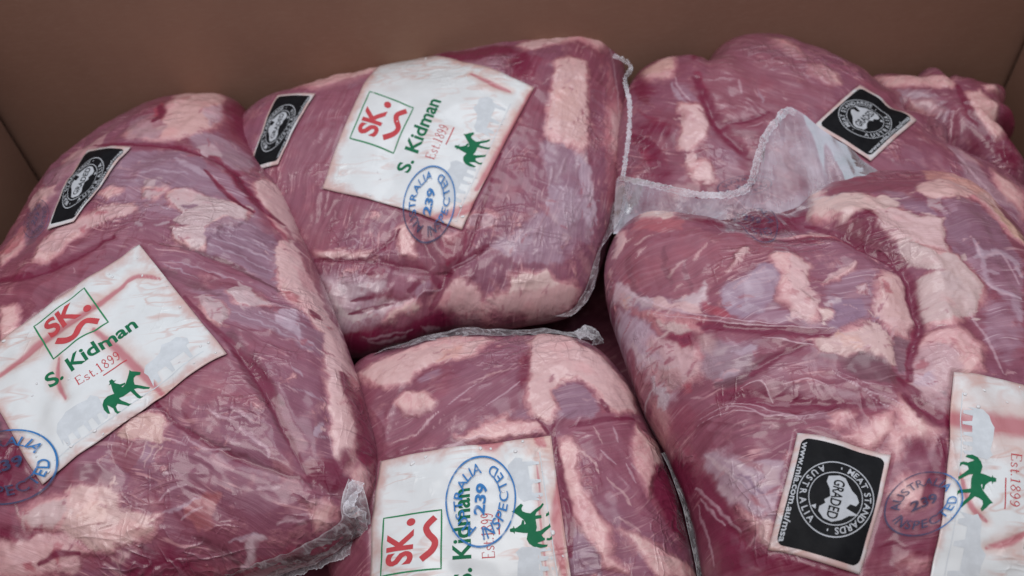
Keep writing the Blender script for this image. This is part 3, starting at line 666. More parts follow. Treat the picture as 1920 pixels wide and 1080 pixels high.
[-59.0,111.9],[-61.1,102.7],[-67.2,110.9]]]],"silver":[[2,[[-46.4,125.4],[-21.5,122.6],[12.1,108.4],[32.3,102.1],[49.2,77.5],[59.4,55.5],[65.4,39.8],[59.2,37.1],[43.5,
48.8],[28.5,55.1],[3.8,58.2],[-21.1,74.9],[-39.6,92.2],[-44.1,109.5]]],[2,[[5.6,134.1],[21.4,137.5],[34.0,132.2],[41.6,118.7],[37.7,105.2],[22.6,118.1],[12.6,117.1]]],[2,
[[31.2,11.5],[49.1,11.2],[68.2,-3.7],[81.1,-3.8],[91.4,-22.3],[90.8,-24.4],[75.0,-12.8],[59.0,-13.6],[43.5,-2.5]]],[2,[[58.4,54.9],[69.4,28.6],[81.7,4.8],[88.9,-4.2],
[79.2,-4.7],[60.9,13.5],[49.0,30.2]]],[2,[[9.9,-66.7],[20.9,-63.7],[32.3,-67.9],[29.1,-77.5],[18.4,-72.0]]]],"dark":[[2.5,[[-38.2,-58.4],[-31.4,-57.0],[-18.3,-74.4],
[-19.5,-80.7],[-28.0,-83.9],[-37.6,-82.6],[-44.1,-64.3]]],[2.5,[[93.9,-79.9],[101.5,-74.4],[105.1,-69.9],[106.9,-73.8],[104.2,-82.4],[95.7,-84.8]]],[2.5,[[108.4,-65.8],
[112.6,-62.2],[113.2,-62.9],[113.2,-76.4],[110.2,-88.2],[111.3,-82.7],[112.4,-74.7]]],[2.5,[[-31.2,-93.6],[-17.6,-96.8],[-24.0,-100.0],[-31.0,-98.2]]],[4,[[17.5,172.2],
[18.2,200.4],[27.5,175.5],[38.9,129.5],[27.2,144.0]]],[3,[[18.7,-109.5],[35.7,-105.1],[42.5,-110.0],[28.8,-114.0],[17.6,-113.3]]]],"pale":[],"darkline":[[1.3,[[-52.9,
140.2],[-47.8,137.7],[-40.8,134.6],[-32.7,130.6],[-26.3,128.7],[-20.3,127.2],[-14.9,126.7],[-9.4,125.8],[-4.4,124.5],[0.6,122.1],[5.6,118.8],[9.9,116.0],[13.2,114.4],
[16.5,112.7],[19.5,110.9],[21.9,109.7],[23.5,108.9]]],[1.7,[[22.8,111.8],[25.0,110.3],[28.0,108.7],[31.4,106.3],[34.5,103.2],[37.1,99.5],[39.4,95.6],[41.5,91.7],[43.7,
87.9],[46.0,84.4],[48.4,80.8],[50.7,77.8],[52.9,75.4],[55.5,73.2],[58.2,71.6],[60.6,70.3],[62.2,69.7]]],[0.9,[[23.5,97.7],[25.8,94.4],[29.1,89.9],[33.1,84.4],[37.0,79.6],
[40.8,75.8],[45.0,72.3],[48.4,70.2],[50.7,68.7]]],[2.5,[[-71.7,37.8],[-67.7,36.8],[-61.9,35.0],[-56.0,33.9],[-50.9,33.7],[-47.1,34.8],[-43.2,36.0],[-38.6,36.9],[-34.0,
38.5],[-29.2,41.7],[-23.8,45.9],[-18.6,49.6],[-14.5,51.4]]],[2,[[100.4,-29.4],[101.7,-32.7],[103.4,-37.3],[105.1,-42.1],[106.7,-46.8],[108.0,-51.1],[109.2,-55.5],[110.1,
-59.3],[110.6,-62.5],[110.7,-65.0],[110.3,-66.8],[109.7,-68.1],[109.4,-69.0]]],[1.3,[[84.6,5.0],[87.9,1.8]]],[2.2,[[-16.6,149.0],[-16.2,150.8],[-15.5,153.2],[-14.9,
155.8],[-14.8,158.4],[-15.7,161.5],[-17.2,164.8],[-18.8,167.9],[-20.1,170.2]]],[1.2,[[31.2,6.2],[33.7,3.2],[37.4,-1.4],[41.3,-6.2],[44.9,-10.4],[48.3,-14.0],[51.6,-17.2],
[54.9,-20.5],[57.5,-23.4],[59.7,-26.0],[61.5,-28.6],[63.4,-31.3],[65.4,-34.3],[67.6,-37.7],[69.9,-41.2],[72.3,-45.2],[74.6,-49.1],[76.6,-52.8],[78.4,-56.5],[80.0,-59.8],
[81.5,-62.9],[82.8,-65.5],[83.8,-67.6],[84.7,-69.5],[85.8,-71.6],[86.8,-73.8],[88.0,-76.2],[89.0,-78.4],[90.0,-80.1],[90.8,-81.5],[91.7,-82.6],[92.4,-83.5],[92.9,
-84.1]]],[0.8,[[13.5,-35.5],[15.3,-37.0],[18.2,-39.2],[21.4,-41.9],[24.5,-44.6],[27.7,-48.0],[30.6,-51.4],[33.4,-54.8],[36.3,-57.7],[39.5,-60.2],[43.1,-62.9],[46.7,
-65.3],[49.9,-67.4],[53.1,-69.4],[56.1,-71.3],[59.1,-73.1],[62.2,-74.8],[65.5,-76.3],[68.9,-77.7],[72.3,-79.0],[75.8,-80.3],[79.2,-81.3],[82.8,-82.3],[86.2,-83.1],[88.9,
-83.7],[90.8,-84.1],[92.2,-84.4],[93.1,-84.4],[93.8,-84.5]]],[2.2,[[59.0,-26.2],[60.7,-28.0],[63.4,-30.6],[66.2,-33.7],[68.9,-36.9],[71.4,-40.5],[74.2,-45.1],[76.4,
-48.9],[77.9,-51.3]]],[2,[[93.8,-83.9],[95.3,-84.3],[97.4,-84.8],[99.5,-85.1],[101.3,-85.0],[102.8,-84.4],[104.1,-83.4],[105.2,-82.5],[106.0,-81.8]]],[1,[[-14.8,-107.8],
[-13.4,-107.2],[-11.4,-106.4],[-9.1,-105.5],[-6.9,-105.0],[-4.7,-104.9],[-2.3,-105.1],[-0.2,-105.3],[1.3,-105.5]]]],"paleline":[[0.7,[[68.2,-102.3],[67.8,-103.3],[67.1,
-104.6],[66.4,-106.1],[65.3,-107.3],[64.1,-108.4],[62.5,-109.4],[61.0,-110.3],[59.9,-110.9]]],[0.6,[[72.3,-102.4],[62.6,-103.6]]],[0.5,[[41.2,-96.1],[50.1,-92.3]]],[0.6,
[[51.4,-55.3],[52.8,-56.1],[54.8,-57.3],[57.2,-58.6],[59.4,-59.4],[61.6,-59.7],[63.7,-59.4],[65.6,-58.9],[66.9,-58.6]]],[0.6,[[79.3,-98.7],[84.5,-97.9]]],[0.5,[[44.1,
-84.4],[43.0,-84.7],[41.2,-85.0],[39.4,-85.4],[37.7,-85.9],[36.3,-86.7],[35.0,-87.6],[33.9,-88.6],[33.1,-89.2]]],[0.6,[[43.1,-65.5],[44.4,-66.7],[46.1,-68.2],[48.1,
-69.7],[50.2,-70.7],[52.9,-71.2],[56.0,-71.4],[59.1,-71.6],[61.2,-71.7]]],[0.6,[[64.9,-65.1],[67.2,-66.4],[70.3,-68.3],[73.6,-70.4],[75.7,-71.9],[76.7,-73.3],[77.0,
-74.5],[76.8,-75.5],[76.8,-76.1]]],[0.5,[[34.0,-64.6],[43.6,-69.1]]]],"crease":[[[1.3,2.2],[[-52.9,140.2],[-47.8,137.7],[-40.8,134.6],[-32.7,130.6],[-26.3,128.7],[-20.3,
127.2],[-14.9,126.7],[-9.4,125.8],[-4.4,124.5],[0.1,122.7],[4.5,119.9],[8.9,116.8],[13.2,114.4],[18.5,111.8],[23.9,109.7],[29.1,107.6],[34.5,103.2],[39.7,96.5],[44.7,
88.5],[49.3,80.5],[52.9,75.4],[56.0,72.4],[58.7,70.7],[60.8,70.1],[62.2,69.7]]],[[1.5,3],[[-14.5,51.4],[-10.6,50.6],[-5.3,49.7],[0.8,48.2],[6.6,46.3],[11.7,44.3],[16.9,
41.6],[22.0,38.9],[26.8,36.8],[31.5,35.0],[36.5,32.9],[41.8,30.4],[47.0,28.0],[53.2,24.9],[59.6,21.8],[65.1,19.4],[69.0,17.8]]],[[1.5,3],[[-71.7,37.8],[-67.7,36.8],
[-61.9,35.0],[-56.0,33.9],[-50.9,33.7],[-47.1,34.8],[-43.2,36.0],[-38.6,36.9],[-34.0,38.5],[-29.2,41.7],[-23.8,45.9],[-18.6,49.6],[-14.5,51.4]]],[[1.8,3],[[31.2,6.2],
[33.7,3.2],[37.4,-1.4],[41.3,-6.2],[44.9,-10.4],[48.3,-14.0],[51.6,-17.2],[54.9,-20.5],[57.5,-23.4],[59.7,-26.0],[61.5,-28.6],[63.4,-31.3],[65.4,-34.3],[67.6,-37.7],
[69.9,-41.2],[72.3,-45.2],[74.6,-49.1],[76.6,-52.8],[78.4,-56.5],[80.0,-59.8],[81.5,-62.9],[82.8,-65.5],[83.8,-67.6],[84.7,-69.5],[85.8,-71.6],[86.8,-73.8],[88.0,-76.2],
[89.0,-78.4],[90.0,-80.1],[90.8,-81.5],[91.7,-82.6],[92.4,-83.5],[92.9,-84.1]]],[[1.6,2.6],[[13.5,-35.5],[15.3,-37.0],[18.2,-39.2],[21.4,-41.9],[24.5,-44.6],[27.7,-48.0],
[30.6,-51.4],[33.4,-54.8],[36.3,-57.7],[39.5,-60.2],[43.1,-62.9],[46.7,-65.3],[49.9,-67.4],[53.1,-69.4],[56.1,-71.3],[59.1,-73.1],[62.2,-74.8],[65.5,-76.3],[68.9,-77.7],
[72.3,-79.0],[75.8,-80.3],[79.2,-81.3],[82.8,-82.3],[86.2,-83.1],[88.9,-83.7],[90.8,-84.1],[92.2,-84.4],[93.1,-84.4],[93.8,-84.5]]],[[1,3],[[59.0,-26.2],[60.7,-28.0],
[63.4,-30.6],[66.2,-33.7],[68.9,-36.9],[71.4,-40.5],[74.2,-45.1],[76.4,-48.9],[77.9,-51.3]]],[[1.8,3],[[93.8,-83.9],[94.8,-85.0],[96.3,-86.6],[97.9,-88.1],[99.2,-89.1],
[100.5,-89.7],[101.7,-90.0],[102.8,-90.1],[103.6,-90.1]]],[[1,2.5],[[39.4,-52.5],[39.6,-53.3],[40.0,-54.6],[40.4,-55.9],[40.9,-57.1],[41.8,-58.2],[43.0,-59.4],[44.0,
-60.4],[44.8,-61.1]]],[[1.4,4],[[22.2,-101.3],[23.5,-102.2],[25.3,-103.3],[27.5,-104.7],[29.6,-105.8],[32.0,-106.8],[34.7,-107.9],[37.2,-108.7],[38.8,-109.2]]],[[1.4,4],
[[42.5,-102.2],[44.7,-103.2],[47.7,-104.6],[50.8,-106.0],[53.4,-107.2],[55.5,-108.3],[57.2,-109.2],[58.6,-110.0],[59.5,-110.4]]],[[1.2,4],[[11.0,-66.8],[11.6,-68.3],
[12.5,-70.4],[13.8,-72.7],[15.5,-75.0],[18.0,-77.1],[21.4,-79.5],[24.8,-81.7],[26.8,-83.0]]],[[1.4,3],[[92.7,-11.3],[93.2,-15.7],[93.9,-21.7],[94.5,-27.9],[95.3,-34.1],
[96.2,-39.6],[97.1,-45.0],[98.1,-50.4],[98.7,-55.2],[99.2,-59.9],[99.6,-64.5],[100.0,-68.7],[100.6,-72.4],[101.6,-75.5],[103.0,-78.3],[104.2,-80.5],[105.1,-82.1]]],[[1,
3],[[44.0,-86.3],[46.1,-87.1],[49.0,-88.1],[52.1,-89.4],[54.4,-90.7],[55.6,-92.2],[56.3,-94.1],[56.6,-95.9],[56.9,-97.0]]],[[1.2,3],[[85.7,-88.2],[86.4,-89.4],[87.3,
-91.3],[88.6,-93.1],[90.1,-94.5],[92.3,-95.1],[95.0,-95.3],[97.6,-95.3],[99.3,-95.2]]]],"ridge":[[[0.5,1.2],[[75.6,-67.7],[77.2,-69.4],[79.4,-72.0],[81.9,-74.8],[83.9,
-77.2],[85.7,-79.3],[87.5,-81.3],[88.9,-83.0],[89.9,-84.2]]],[[0.5,1.2],[[65.0,-67.3],[67.5,-69.1],[70.9,-71.5],[74.6,-74.0],[77.9,-76.2],[80.7,-77.9],[83.6,-79.7],[86.2,
-81.3],[88.0,-82.3]]],[[0.6,1.4],[[94.8,-85.9],[93.4,-87.1],[91.6,-88.8],[89.5,-90.6],[87.5,-91.9],[85.3,-92.7],[82.9,-93.2],[80.7,-93.5],[79.2,-93.7]]],[[0.6,1.4],
[[95.6,-87.7],[94.4,-89.9],[92.6,-93.0],[90.7,-96.2],[89.3,-98.6],[88.7,-100.3],[88.7,-101.8],[88.7,-102.9],[88.6,-103.6]]],[[0.5,1.2],[[51.4,-56.5],[53.1,-57.1],[55.5,
-58.1],[58.1,-59.3],[60.5,-60.6],[62.7,-62.2],[64.9,-64.3],[66.8,-66.1],[68.2,-67.4]]],[[0.5,1.2],[[37.0,-69.5],[39.7,-70.6],[43.4,-71.9],[47.1,-73.3],[50.3,-74.8],[53.0,
-76.9],[55.6,-79.6],[57.6,-81.9],[58.9,-83.4]]],[[0.6,1.5],[[68.2,-102.3],[67.8,-103.3],[67.1,-104.6],[66.4,-106.1],[65.3,-107.3],[64.1,-108.4],[62.5,-109.4],[61.0,
-110.3],[59.9,-110.9]]]]},"labels":[{"kind":"brand","stain":[[2.0,[[-48.1,-24.7],[-46.2,-23.4],[-43.5,-21.6],[-40.6,-19.6],[-38.4,-17.5],[-37.0,-15.6],[-36.0,-14.0],
[-34.5,-12.4],[-32.3,-10.4],[-28.6,-7.9],[-23.4,-5.6],[-18.5,-2.9],[-15.1,0.3],[-12.5,2.5],[-10.4,4.5],[-8.4,5.9],[-6.5,7.7],[-4.6,10.1],[-2.7,12.6],[-0.9,14.8],[0.3,
16.3]]],[1.8,[[-7.7,-7.8],[-5.4,-9.8],[-2.0,-12.8],[2.5,-17.0],[6.6,-20.9],[9.6,-24.0],[12.0,-26.4],[14.7,-29.3],[17.7,-32.4],[21.0,-35.7],[24.7,-39.6],[28.3,-43.2],
[30.8,-45.8]]],[1.2,[[0.2,17.1],[1.0,18.2],[2.3,19.7],[4.0,21.2],[6.0,22.0],[9.0,21.3],[12.6,20.0],[15.8,18.7],[18.0,17.8]]],[1,[[-20.7,-20.8],[-20.6,-23.0],[-20.4,
-26.1],[-19.6,-29.9],[-18.6,-33.1],[-17.2,-35.7],[-15.0,-38.6],[-13.0,-41.0],[-11.8,-42.5]]]],"quad":[[-15.5,-78.9],[56.1,-29.0],[2.7,41.8],[-64.4,-14.4]]},
{"kind":"grade","quad":[[-41.4,70.1],[-23.1,124.2],[-54.8,136.2],[-55.1,67.3]],"stain":[]}],"stamps":[{"c":[-32.1,-69.4],"A":[20.5,3.9],"B":[-9.7,15.1],"faint":0},
{"c":[-65.5,79.0],"A":[1.6,11.6],"B":[-9.6,9.6],"faint":1}],"flaps":[{"kind":"crimp","name":"bag_seal","width":6.5,"rows":[[[109.4,-82.6,15.6],[107.5,-88.6,15.9],[106.2,
-94.2,15.5],[109.2,-94.8,9.5],[108.7,-94.6,6.0],[105.4,-98.3,-6.5],[96.4,-101.9,-9.6],[83.9,-104.0,-12.6],[69.2,-106.6,-15.5],[54.9,-107.9,-16.4]]]},{"kind":"film",
"name":"bag_end","ns":140,"nt":12,"crinkle":0.55,"rows":[[[106.6,-82.9,18.9],[103.3,-92.2,16.8],[102.0,-97.8,11.6],[93.5,-103.2,10.9],[80.5,-107.0,10.3],[64.7,-110.5,
7.4],[53.6,-112.9,7.0]],[[112.0,-86.1,14.9],[112.6,-90.7,9.4],[110.6,-94.8,-2.1],[102.9,-100.0,-4.2],[86.5,-104.9,-7.7],[68.9,-108.4,-10.3],[50.1,-111.7,-11.8]]]}]},
{"name":"B","label":"beef pack in the back middle with white brand label and long fat strip","rot":[[0.99863,0.0,0.05234],[0.01266,0.9703,-0.24159],[-0.05078,0.24192,
0.96897]],"loc":[-0.02703,0.10442,0.112],"outline":[[-142.0,9.8],[-142.8,14.5],[-143.3,19.2],[-143.6,23.9],[-143.6,28.6],[-143.3,33.3],[-142.7,37.9],[-141.7,42.5],
[-140.3,46.8],[-138.5,51.1],[-136.5,55.2],[-134.2,59.0],[-131.4,62.6],[-128.2,65.9],[-124.5,68.7],[-120.3,71.1],[-115.6,73.0],[-110.7,74.4],[-105.8,75.6],[-101.1,76.7],
[-96.9,77.8],[-93.0,79.1],[-89.5,80.4],[-86.1,81.7],[-82.7,82.8],[-79.4,83.8],[-76.0,84.6],[-72.7,85.3],[-69.5,85.9],[-66.4,86.4],[-63.4,87.0],[-60.6,87.7],[-57.9,88.4],
[-55.3,89.0],[-52.7,89.7],[-50.2,90.3],[-47.7,90.9],[-45.3,91.4],[-42.9,91.9],[-40.6,92.4],[-38.3,92.9],[-36.0,93.4],[-33.8,93.9],[-31.6,94.4],[-29.4,94.9],[-27.2,95.4],
[-25.1,95.9],[-23.0,96.4],[-20.9,96.8],[-18.7,97.3],[-16.6,97.7],[-14.5,98.2],[-12.5,98.7],[-10.4,99.1],[-8.3,99.6],[-6.1,100.1],[-4.0,100.6],[-1.9,101.1],[0.3,101.6],
[2.5,102.1],[4.7,102.6],[6.9,103.0],[9.2,103.5],[11.4,103.9],[13.8,104.4],[16.1,104.8],[18.5,105.2],[21.0,105.6],[23.5,106.1],[26.0,106.5],[28.7,107.0],[31.4,107.6],
[34.2,108.3],[37.1,108.9],[40.2,109.7],[43.3,110.4],[46.5,111.1],[49.9,111.8],[53.3,112.5],[56.9,113.0],[60.5,113.4],[64.2,113.7],[68.0,113.9],[71.8,114.0],[75.9,114.2],
[80.2,114.4],[84.9,114.8],[89.7,115.2],[94.7,115.4],[99.6,115.1],[104.0,114.0],[107.6,112.0],[110.5,109.0],[112.5,105.1],[113.7,100.5],[114.3,95.6],[114.5,90.5],[114.4,
85.3],[114.2,80.2],[113.9,75.2],[113.5,70.3],[113.1,65.6],[112.7,60.9],[112.2,56.4],[111.7,52.0],[111.1,47.7],[110.5,43.5],[110.0,39.4],[109.4,35.4],[108.8,31.5],[108.2,
27.7],[107.5,23.9],[106.9,20.2],[106.2,16.6],[105.5,13.1],[104.7,9.6],[104.0,6.2],[103.2,2.8],[102.4,-0.5],[101.6,-3.8],[100.7,-7.0],[99.8,-10.1],[98.9,-13.2],[98.0,
-16.3],[97.1,-19.3],[96.1,-22.3],[95.1,-25.3],[94.1,-28.2],[93.1,-31.1],[92.0,-33.9],[90.9,-36.7],[89.8,-39.5],[88.6,-42.2],[87.4,-44.9],[86.2,-47.6],[85.1,-50.3],[83.9,
-53.0],[82.8,-55.7],[81.6,-58.3],[80.5,-61.1],[79.4,-63.8],[78.3,-66.6],[77.2,-69.3],[76.0,-72.1],[74.8,-74.9],[73.5,-77.6],[72.0,-80.2],[70.4,-82.6],[68.6,-84.8],[66.6,
-86.7],[64.3,-88.3],[61.9,-89.6],[59.4,-90.7],[56.8,-91.5],[54.1,-92.1],[51.5,-92.6],[48.8,-93.0],[46.2,-93.3],[43.7,-93.6],[41.2,-93.8],[38.7,-94.0],[36.3,-94.3],[34.0,
-94.6],[31.7,-94.9],[29.5,-95.2],[27.2,-95.5],[25.1,-95.7],[22.9,-96.0],[20.7,-96.2],[18.6,-96.4],[16.4,-96.5],[14.3,-96.5],[12.2,-96.5],[10.1,-96.4],[8.0,-96.1],[5.9,
-95.8],[3.8,-95.5],[1.8,-95.3],[-0.3,-95.0],[-2.3,-94.9],[-4.3,-94.9],[-6.3,-94.9],[-8.4,-95.0],[-10.5,-95.3],[-12.6,-95.7],[-14.8,-96.2],[-17.0,-96.8],[-19.4,-97.6],
[-21.8,-98.5],[-24.3,-99.5],[-26.9,-100.4],[-29.5,-101.3],[-32.3,-102.1],[-35.0,-102.8],[-37.9,-103.5],[-40.9,-104.2],[-44.0,-105.1],[-47.3,-105.9],[-50.7,-106.8],[-54.1,
-107.5],[-57.6,-108.1],[-61.1,-108.3],[-64.5,-108.2],[-67.9,-107.7],[-71.1,-107.0],[-74.2,-105.9],[-77.2,-104.5],[-80.1,-102.8],[-82.8,-100.8],[-85.2,-98.5],[-87.6,
-96.0],[-89.8,-93.4],[-91.8,-90.5],[-93.8,-87.6],[-95.7,-84.6],[-97.5,-81.6],[-99.3,-78.5],[-101.1,-75.4],[-102.9,-72.3],[-104.7,-69.2],[-106.5,-66.0],[-108.4,-62.8],
[-110.2,-59.6],[-112.0,-56.3],[-113.9,-53.0],[-115.8,-49.7],[-117.8,-46.3],[-119.8,-42.9],[-121.9,-39.5],[-124.0,-35.9],[-126.1,-32.3],[-128.3,-28.5],[-130.3,-24.7],
[-132.3,-20.7],[-134.2,-16.7],[-135.9,-12.5],[-137.5,-8.2],[-138.9,-3.8],[-140.1,0.7],[-141.2,5.2]],"H":40,"H2":45,"a":3.0,"b":2.0,"seed":23,"amp":0.6,"gather":0.3,
"fib":70,"res":[820,160],"paint":[[0,5,[0.25,0.1,0.14],0.6,[[-81.9,56.8],[-45.2,71.8],[-61.0,-0.2],[-74.6,-18.7],[-98.0,-17.1],[-100.5,7.2]]],[0,4,[0.27,0.13,0.17],0.7,
[[0.6,114.3],[37.5,83.5],[33.8,59.5],[15.3,62.2]]],[0,2.5,[0.6,0.435,0.425],0.8,[[43.2,82.5],[72.5,99.2],[93.0,101.6],[70.6,85.3],[50.2,75.4]]],[0,3,[0.2,0.017,0.052],
0.5,[[42.5,74.6],[56.8,66.0],[47.7,47.7],[35.0,51.4]]],[0,3,[0.32,0.22,0.28],0.75,[[14.8,-63.6],[31.8,-57.7],[44.6,-45.6],[56.0,-52.9],[54.1,-73.2],[30.7,-73.4]]],[0,3,
[0.245,0.145,0.2],0.7,[[50.7,1.9],[61.3,0.4],[74.5,-12.1],[75.1,-41.0],[71.5,-59.1],[55.6,-56.4],[50.7,-35.4]]],[0,3,[0.43,0.355,0.42],0.55,[[51.5,-27.1],[67.2,-28.8],
[71.3,-42.2],[56.0,-52.9],[48.2,-43.3]]],[0,2.5,[0.43,0.355,0.42],0.55,[[21.5,-62.2],[38.4,-59.5],[32.5,-70.4]]],[0,2,[0.43,0.355,0.42],0.6,[[69.8,-4.8],[76.4,-11.5],
[77.4,-36.8],[73.1,-51.9],[69.4,-42.8]]],[0,2,[0.58,0.41,0.39],0.9,[[65.1,63.1],[74.3,68.2],[83.4,65.8],[80.1,35.1],[77.7,12.1],[72.7,4.2],[61.7,4.7],[54.3,10.8],[57.0,
29.2],[60.8,45.6]]],[0,3,[0.62,0.44,0.4],0.6,[[60.9,41.0],[75.3,43.5],[72.3,17.5],[59.2,15.2]]],[0,1.8,[0.61,0.49,0.45],0.9,[[25.3,-79.2],[45.3,-77.9],[51.7,-83.2],[39.7,
-88.1],[26.4,-87.0]]],[0,2.5,[0.56,0.38,0.37],0.85,[[9.7,-89.0],[26.4,-87.0],[51.7,-83.2],[62.2,-83.2],[56.9,-90.3],[36.3,-94.1],[19.3,-93.6]]],[0,3,[0.36,0.13,0.16],0.6,
[[99.0,73.4],[103.8,45.8],[97.1,-5.2],[85.3,-36.6],[87.4,0.3]]],[0,2,[0.6,0.435,0.425],0.6,[[95.2,29.5],[102.4,36.1],[98.5,6.8],[93.0,5.1]]],[0,2.5,[0.2,0.017,0.052],0.7,
[[-11.4,-60.4],[5.6,-53.0],[1.4,-67.6],[-8.9,-73.0]]],[0,1.2,[0.35,0.22,0.26],0.8,[[4.2,-47.7],[12.7,-44.4],[19.9,-49.5],[15.4,-54.3],[5.6,-53.0]]],[0,2,[0.6,0.435,
0.425],0.7,[[-77.9,-60.1],[-64.1,-61.7],[-47.5,-65.8],[-49.2,-68.7],[-72.7,-64.4]]],[0,3,[0.36,0.3,0.32],0.6,[[-65.9,-78.1],[-52.5,-80.6],[-40.6,-80.6],[-40.7,-83.1],
[-52.9,-87.8],[-62.3,-87.7]]],[0,2,[0.52,0.47,0.46],0.7,[[-71.8,-82.4],[-67.5,-88.4],[-62.3,-94.3],[-54.6,-95.0],[-43.8,-94.3],[-46.2,-96.9],[-60.5,-98.1],[-66.8,
-93.8]]],[0,2,[0.52,0.44,0.46],0.6,[[-52.0,-81.8],[-42.7,-80.1],[-40.7,-81.5],[-47.3,-85.6],[-52.2,-85.4]]],[0,3,[0.3,0.13,0.18],0.7,[[-40.7,-82.6],[-31.7,-75.3],[-20.9,
-78.5],[-26.8,-84.3],[-35.6,-86.9]]],[0,2,[0.2,0.017,0.052],0.7,[[-50.7,-72.4],[-40.2,-72.6],[-41.6,-79.1],[-48.1,-78.8],[-54.6,-76.0]]],[1,1.6,[0.2,0.017,0.052],0.9,
[[-41.3,-70.8],[-38.7,-71.6],[-35.1,-72.5],[-31.6,-73.3],[-28.2,-74.0],[-24.8,-74.6],[-21.8,-75.4],[-19.7,-76.5],[-18.1,-77.8],[-16.6,-78.9],[-14.8,-80.0],[-13.1,-81.2],
[-11.9,-82.0]]],[0,2,[0.55,0.4,0.36],0.9,[[-42.1,-97.4],[-36.3,-94.0],[-30.1,-90.7],[-24.6,-89.8],[-24.9,-92.5],[-33.0,-93.4],[-38.7,-96.5]]],[0,2.5,[0.56,0.38,0.37],
0.88,[[-10.5,-84.2],[-4.5,-79.5],[1.0,-80.5],[8.5,-86.3],[7.9,-93.0],[-0.2,-92.7],[-6.9,-92.5],[-12.0,-89.2]]],[0,2.5,[0.45,0.2,0.22],0.65,[[-13.4,-86.0],[-7.1,-83.9],
[-8.1,-88.7],[-12.1,-89.9]]],[0,2.5,[0.19,0.012,0.048],0.92,[[-66.2,-102.5],[-55.6,-102.4],[-48.9,-100.9],[-43.8,-101.2],[-36.4,-101.2],[-28.6,-99.1],[-19.7,-93.4],
[-13.5,-92.1],[-11.6,-93.8],[-7.6,-94.9],[-29.4,-101.2],[-47.2,-105.8],[-63.4,-108.2],[-65.0,-106.7]]],[0,2,[0.32,0.19,0.24],0.5,[[-57.1,-104.2],[-47.6,-104.0],[-40.1,
-103.1],[-45.0,-105.0],[-51.5,-106.5]]],[0,2,[0.36,0.22,0.24],0.6,[[-3.2,-93.7],[4.3,-93.8],[7.7,-94.7],[7.4,-95.6],[-0.5,-94.6]]],[1,0.6,[0.16,0.13,0.17],0.6,[[-61.2,
-94.5],[-57.9,-94.1],[-53.4,-93.4],[-48.9,-92.6],[-44.8,-91.7],[-40.8,-90.8],[-38.0,-90.2]]],[1,0.6,[0.16,0.13,0.17],0.5,[[-60.7,-88.9],[-58.6,-88.8],[-55.6,-88.6],
[-52.9,-88.3],[-50.7,-88.1],[-48.8,-88.1],[-47.5,-88.0]]],[1,1.2,[0.2,0.16,0.19],0.5,[[-66.0,-80.9],[-65.3,-81.9],[-64.3,-83.3],[-63.8,-84.5],[-64.2,-85.1],[-65.0,-85.5],
[-65.6,-85.7]]]],"feat":{"fat":[[1.5,[[65.2,64.5],[74.4,69.1],[83.9,67.1],[83.3,54.4],[80.1,35.1],[78.6,14.6],[77.8,3.4],[73.6,-4.0],[66.6,-1.1],[54.2,0.9],[52.5,10.8],
[56.1,29.2],[60.4,45.7]]],[2,[[25.3,-79.2],[37.0,-77.9],[47.0,-78.6],[51.7,-83.2],[60.5,-81.1],[64.0,-84.0],[56.9,-90.3],[36.3,-94.1],[19.3,-93.6],[9.7,-89.0],[24.8,
-85.8]]],[3,[[-13.1,-85.4],[-2.9,-81.7],[3.5,-83.5],[9.7,-89.0],[19.4,-92.6],[12.5,-95.1],[-7.2,-91.0],[-15.1,-89.1]]],[1.5,[[-33.9,-51.2],[-28.9,-49.9],[-24.5,-61.8],
[-24.8,-68.2],[-32.9,-68.1],[-33.4,-60.0]]],[1.5,[[-9.6,-57.2],[-1.2,-55.9],[-3.3,-62.4],[-8.2,-62.1]]],[1.5,[[-79.7,-58.7],[-64.0,-61.4],[-45.8,-65.5],[-47.6,-69.6],
[-74.4,-64.4]]],[2.5,[[43.2,82.5],[64.4,98.0],[80.7,100.6],[93.0,101.6],[101.3,88.8],[93.8,81.2],[80.6,87.1],[62.3,80.3],[46.5,76.0]]],[3,[[93.9,35.4],[103.4,43.3],
[101.8,23.1],[95.4,-1.2],[90.0,5.6]]],[3,[[-116.4,84.0],[-89.1,95.4],[-59.0,102.9],[-41.7,76.1],[-57.7,61.6],[-81.9,56.8]]],[2,[[-43.2,-98.3],[-37.5,-94.9],[-31.1,-90.8],
[-25.6,-89.7],[-24.7,-91.3],[-26.0,-93.0],[-33.1,-93.8],[-38.9,-97.2]]],[2,[[4.3,-45.8],[12.7,-44.4],[19.2,-48.6],[15.5,-53.5],[5.6,-52.1]]]],"silver":[[2.5,[[48.7,-0.4],
[68.4,-0.8],[75.9,-15.6],[76.2,-30.2],[74.4,-48.1],[54.1,-73.2],[30.7,-73.4],[14.8,-63.6],[25.2,-57.4],[44.4,-47.5],[51.1,-31.2]]],[2,[[-70.3,71.5],[-41.7,76.1],[-38.8,
57.7],[-62.6,51.9]]],[3,[[-7.7,112.0],[24.0,82.3],[29.9,56.6],[11.6,63.2]]],[3,[[-29.6,-85.3],[-26.5,-80.4],[-20.9,-78.5],[-16.2,-80.7],[-17.0,-84.0],[-24.3,-87.0]]]],
"dark":[[3,[[36.1,65.5],[46.3,74.1],[48.7,58.6],[40.8,53.8]]],[3,[[-66.9,-104.7],[-49.8,-103.7],[-21.5,-97.2],[-6.7,-92.9],[-9.9,-95.2],[-40.3,-104.0],[-61.0,-108.2],
[-67.7,-107.7]]],[2,[[-47.8,-68.1],[-42.3,-69.0],[-36.9,-72.1],[-42.4,-71.8],[-50.7,-72.4]]],[1.5,[[-46.8,-100.7],[-33.9,-99.3],[-25.5,-96.9],[-19.7,-93.4],[-13.4,-91.4],
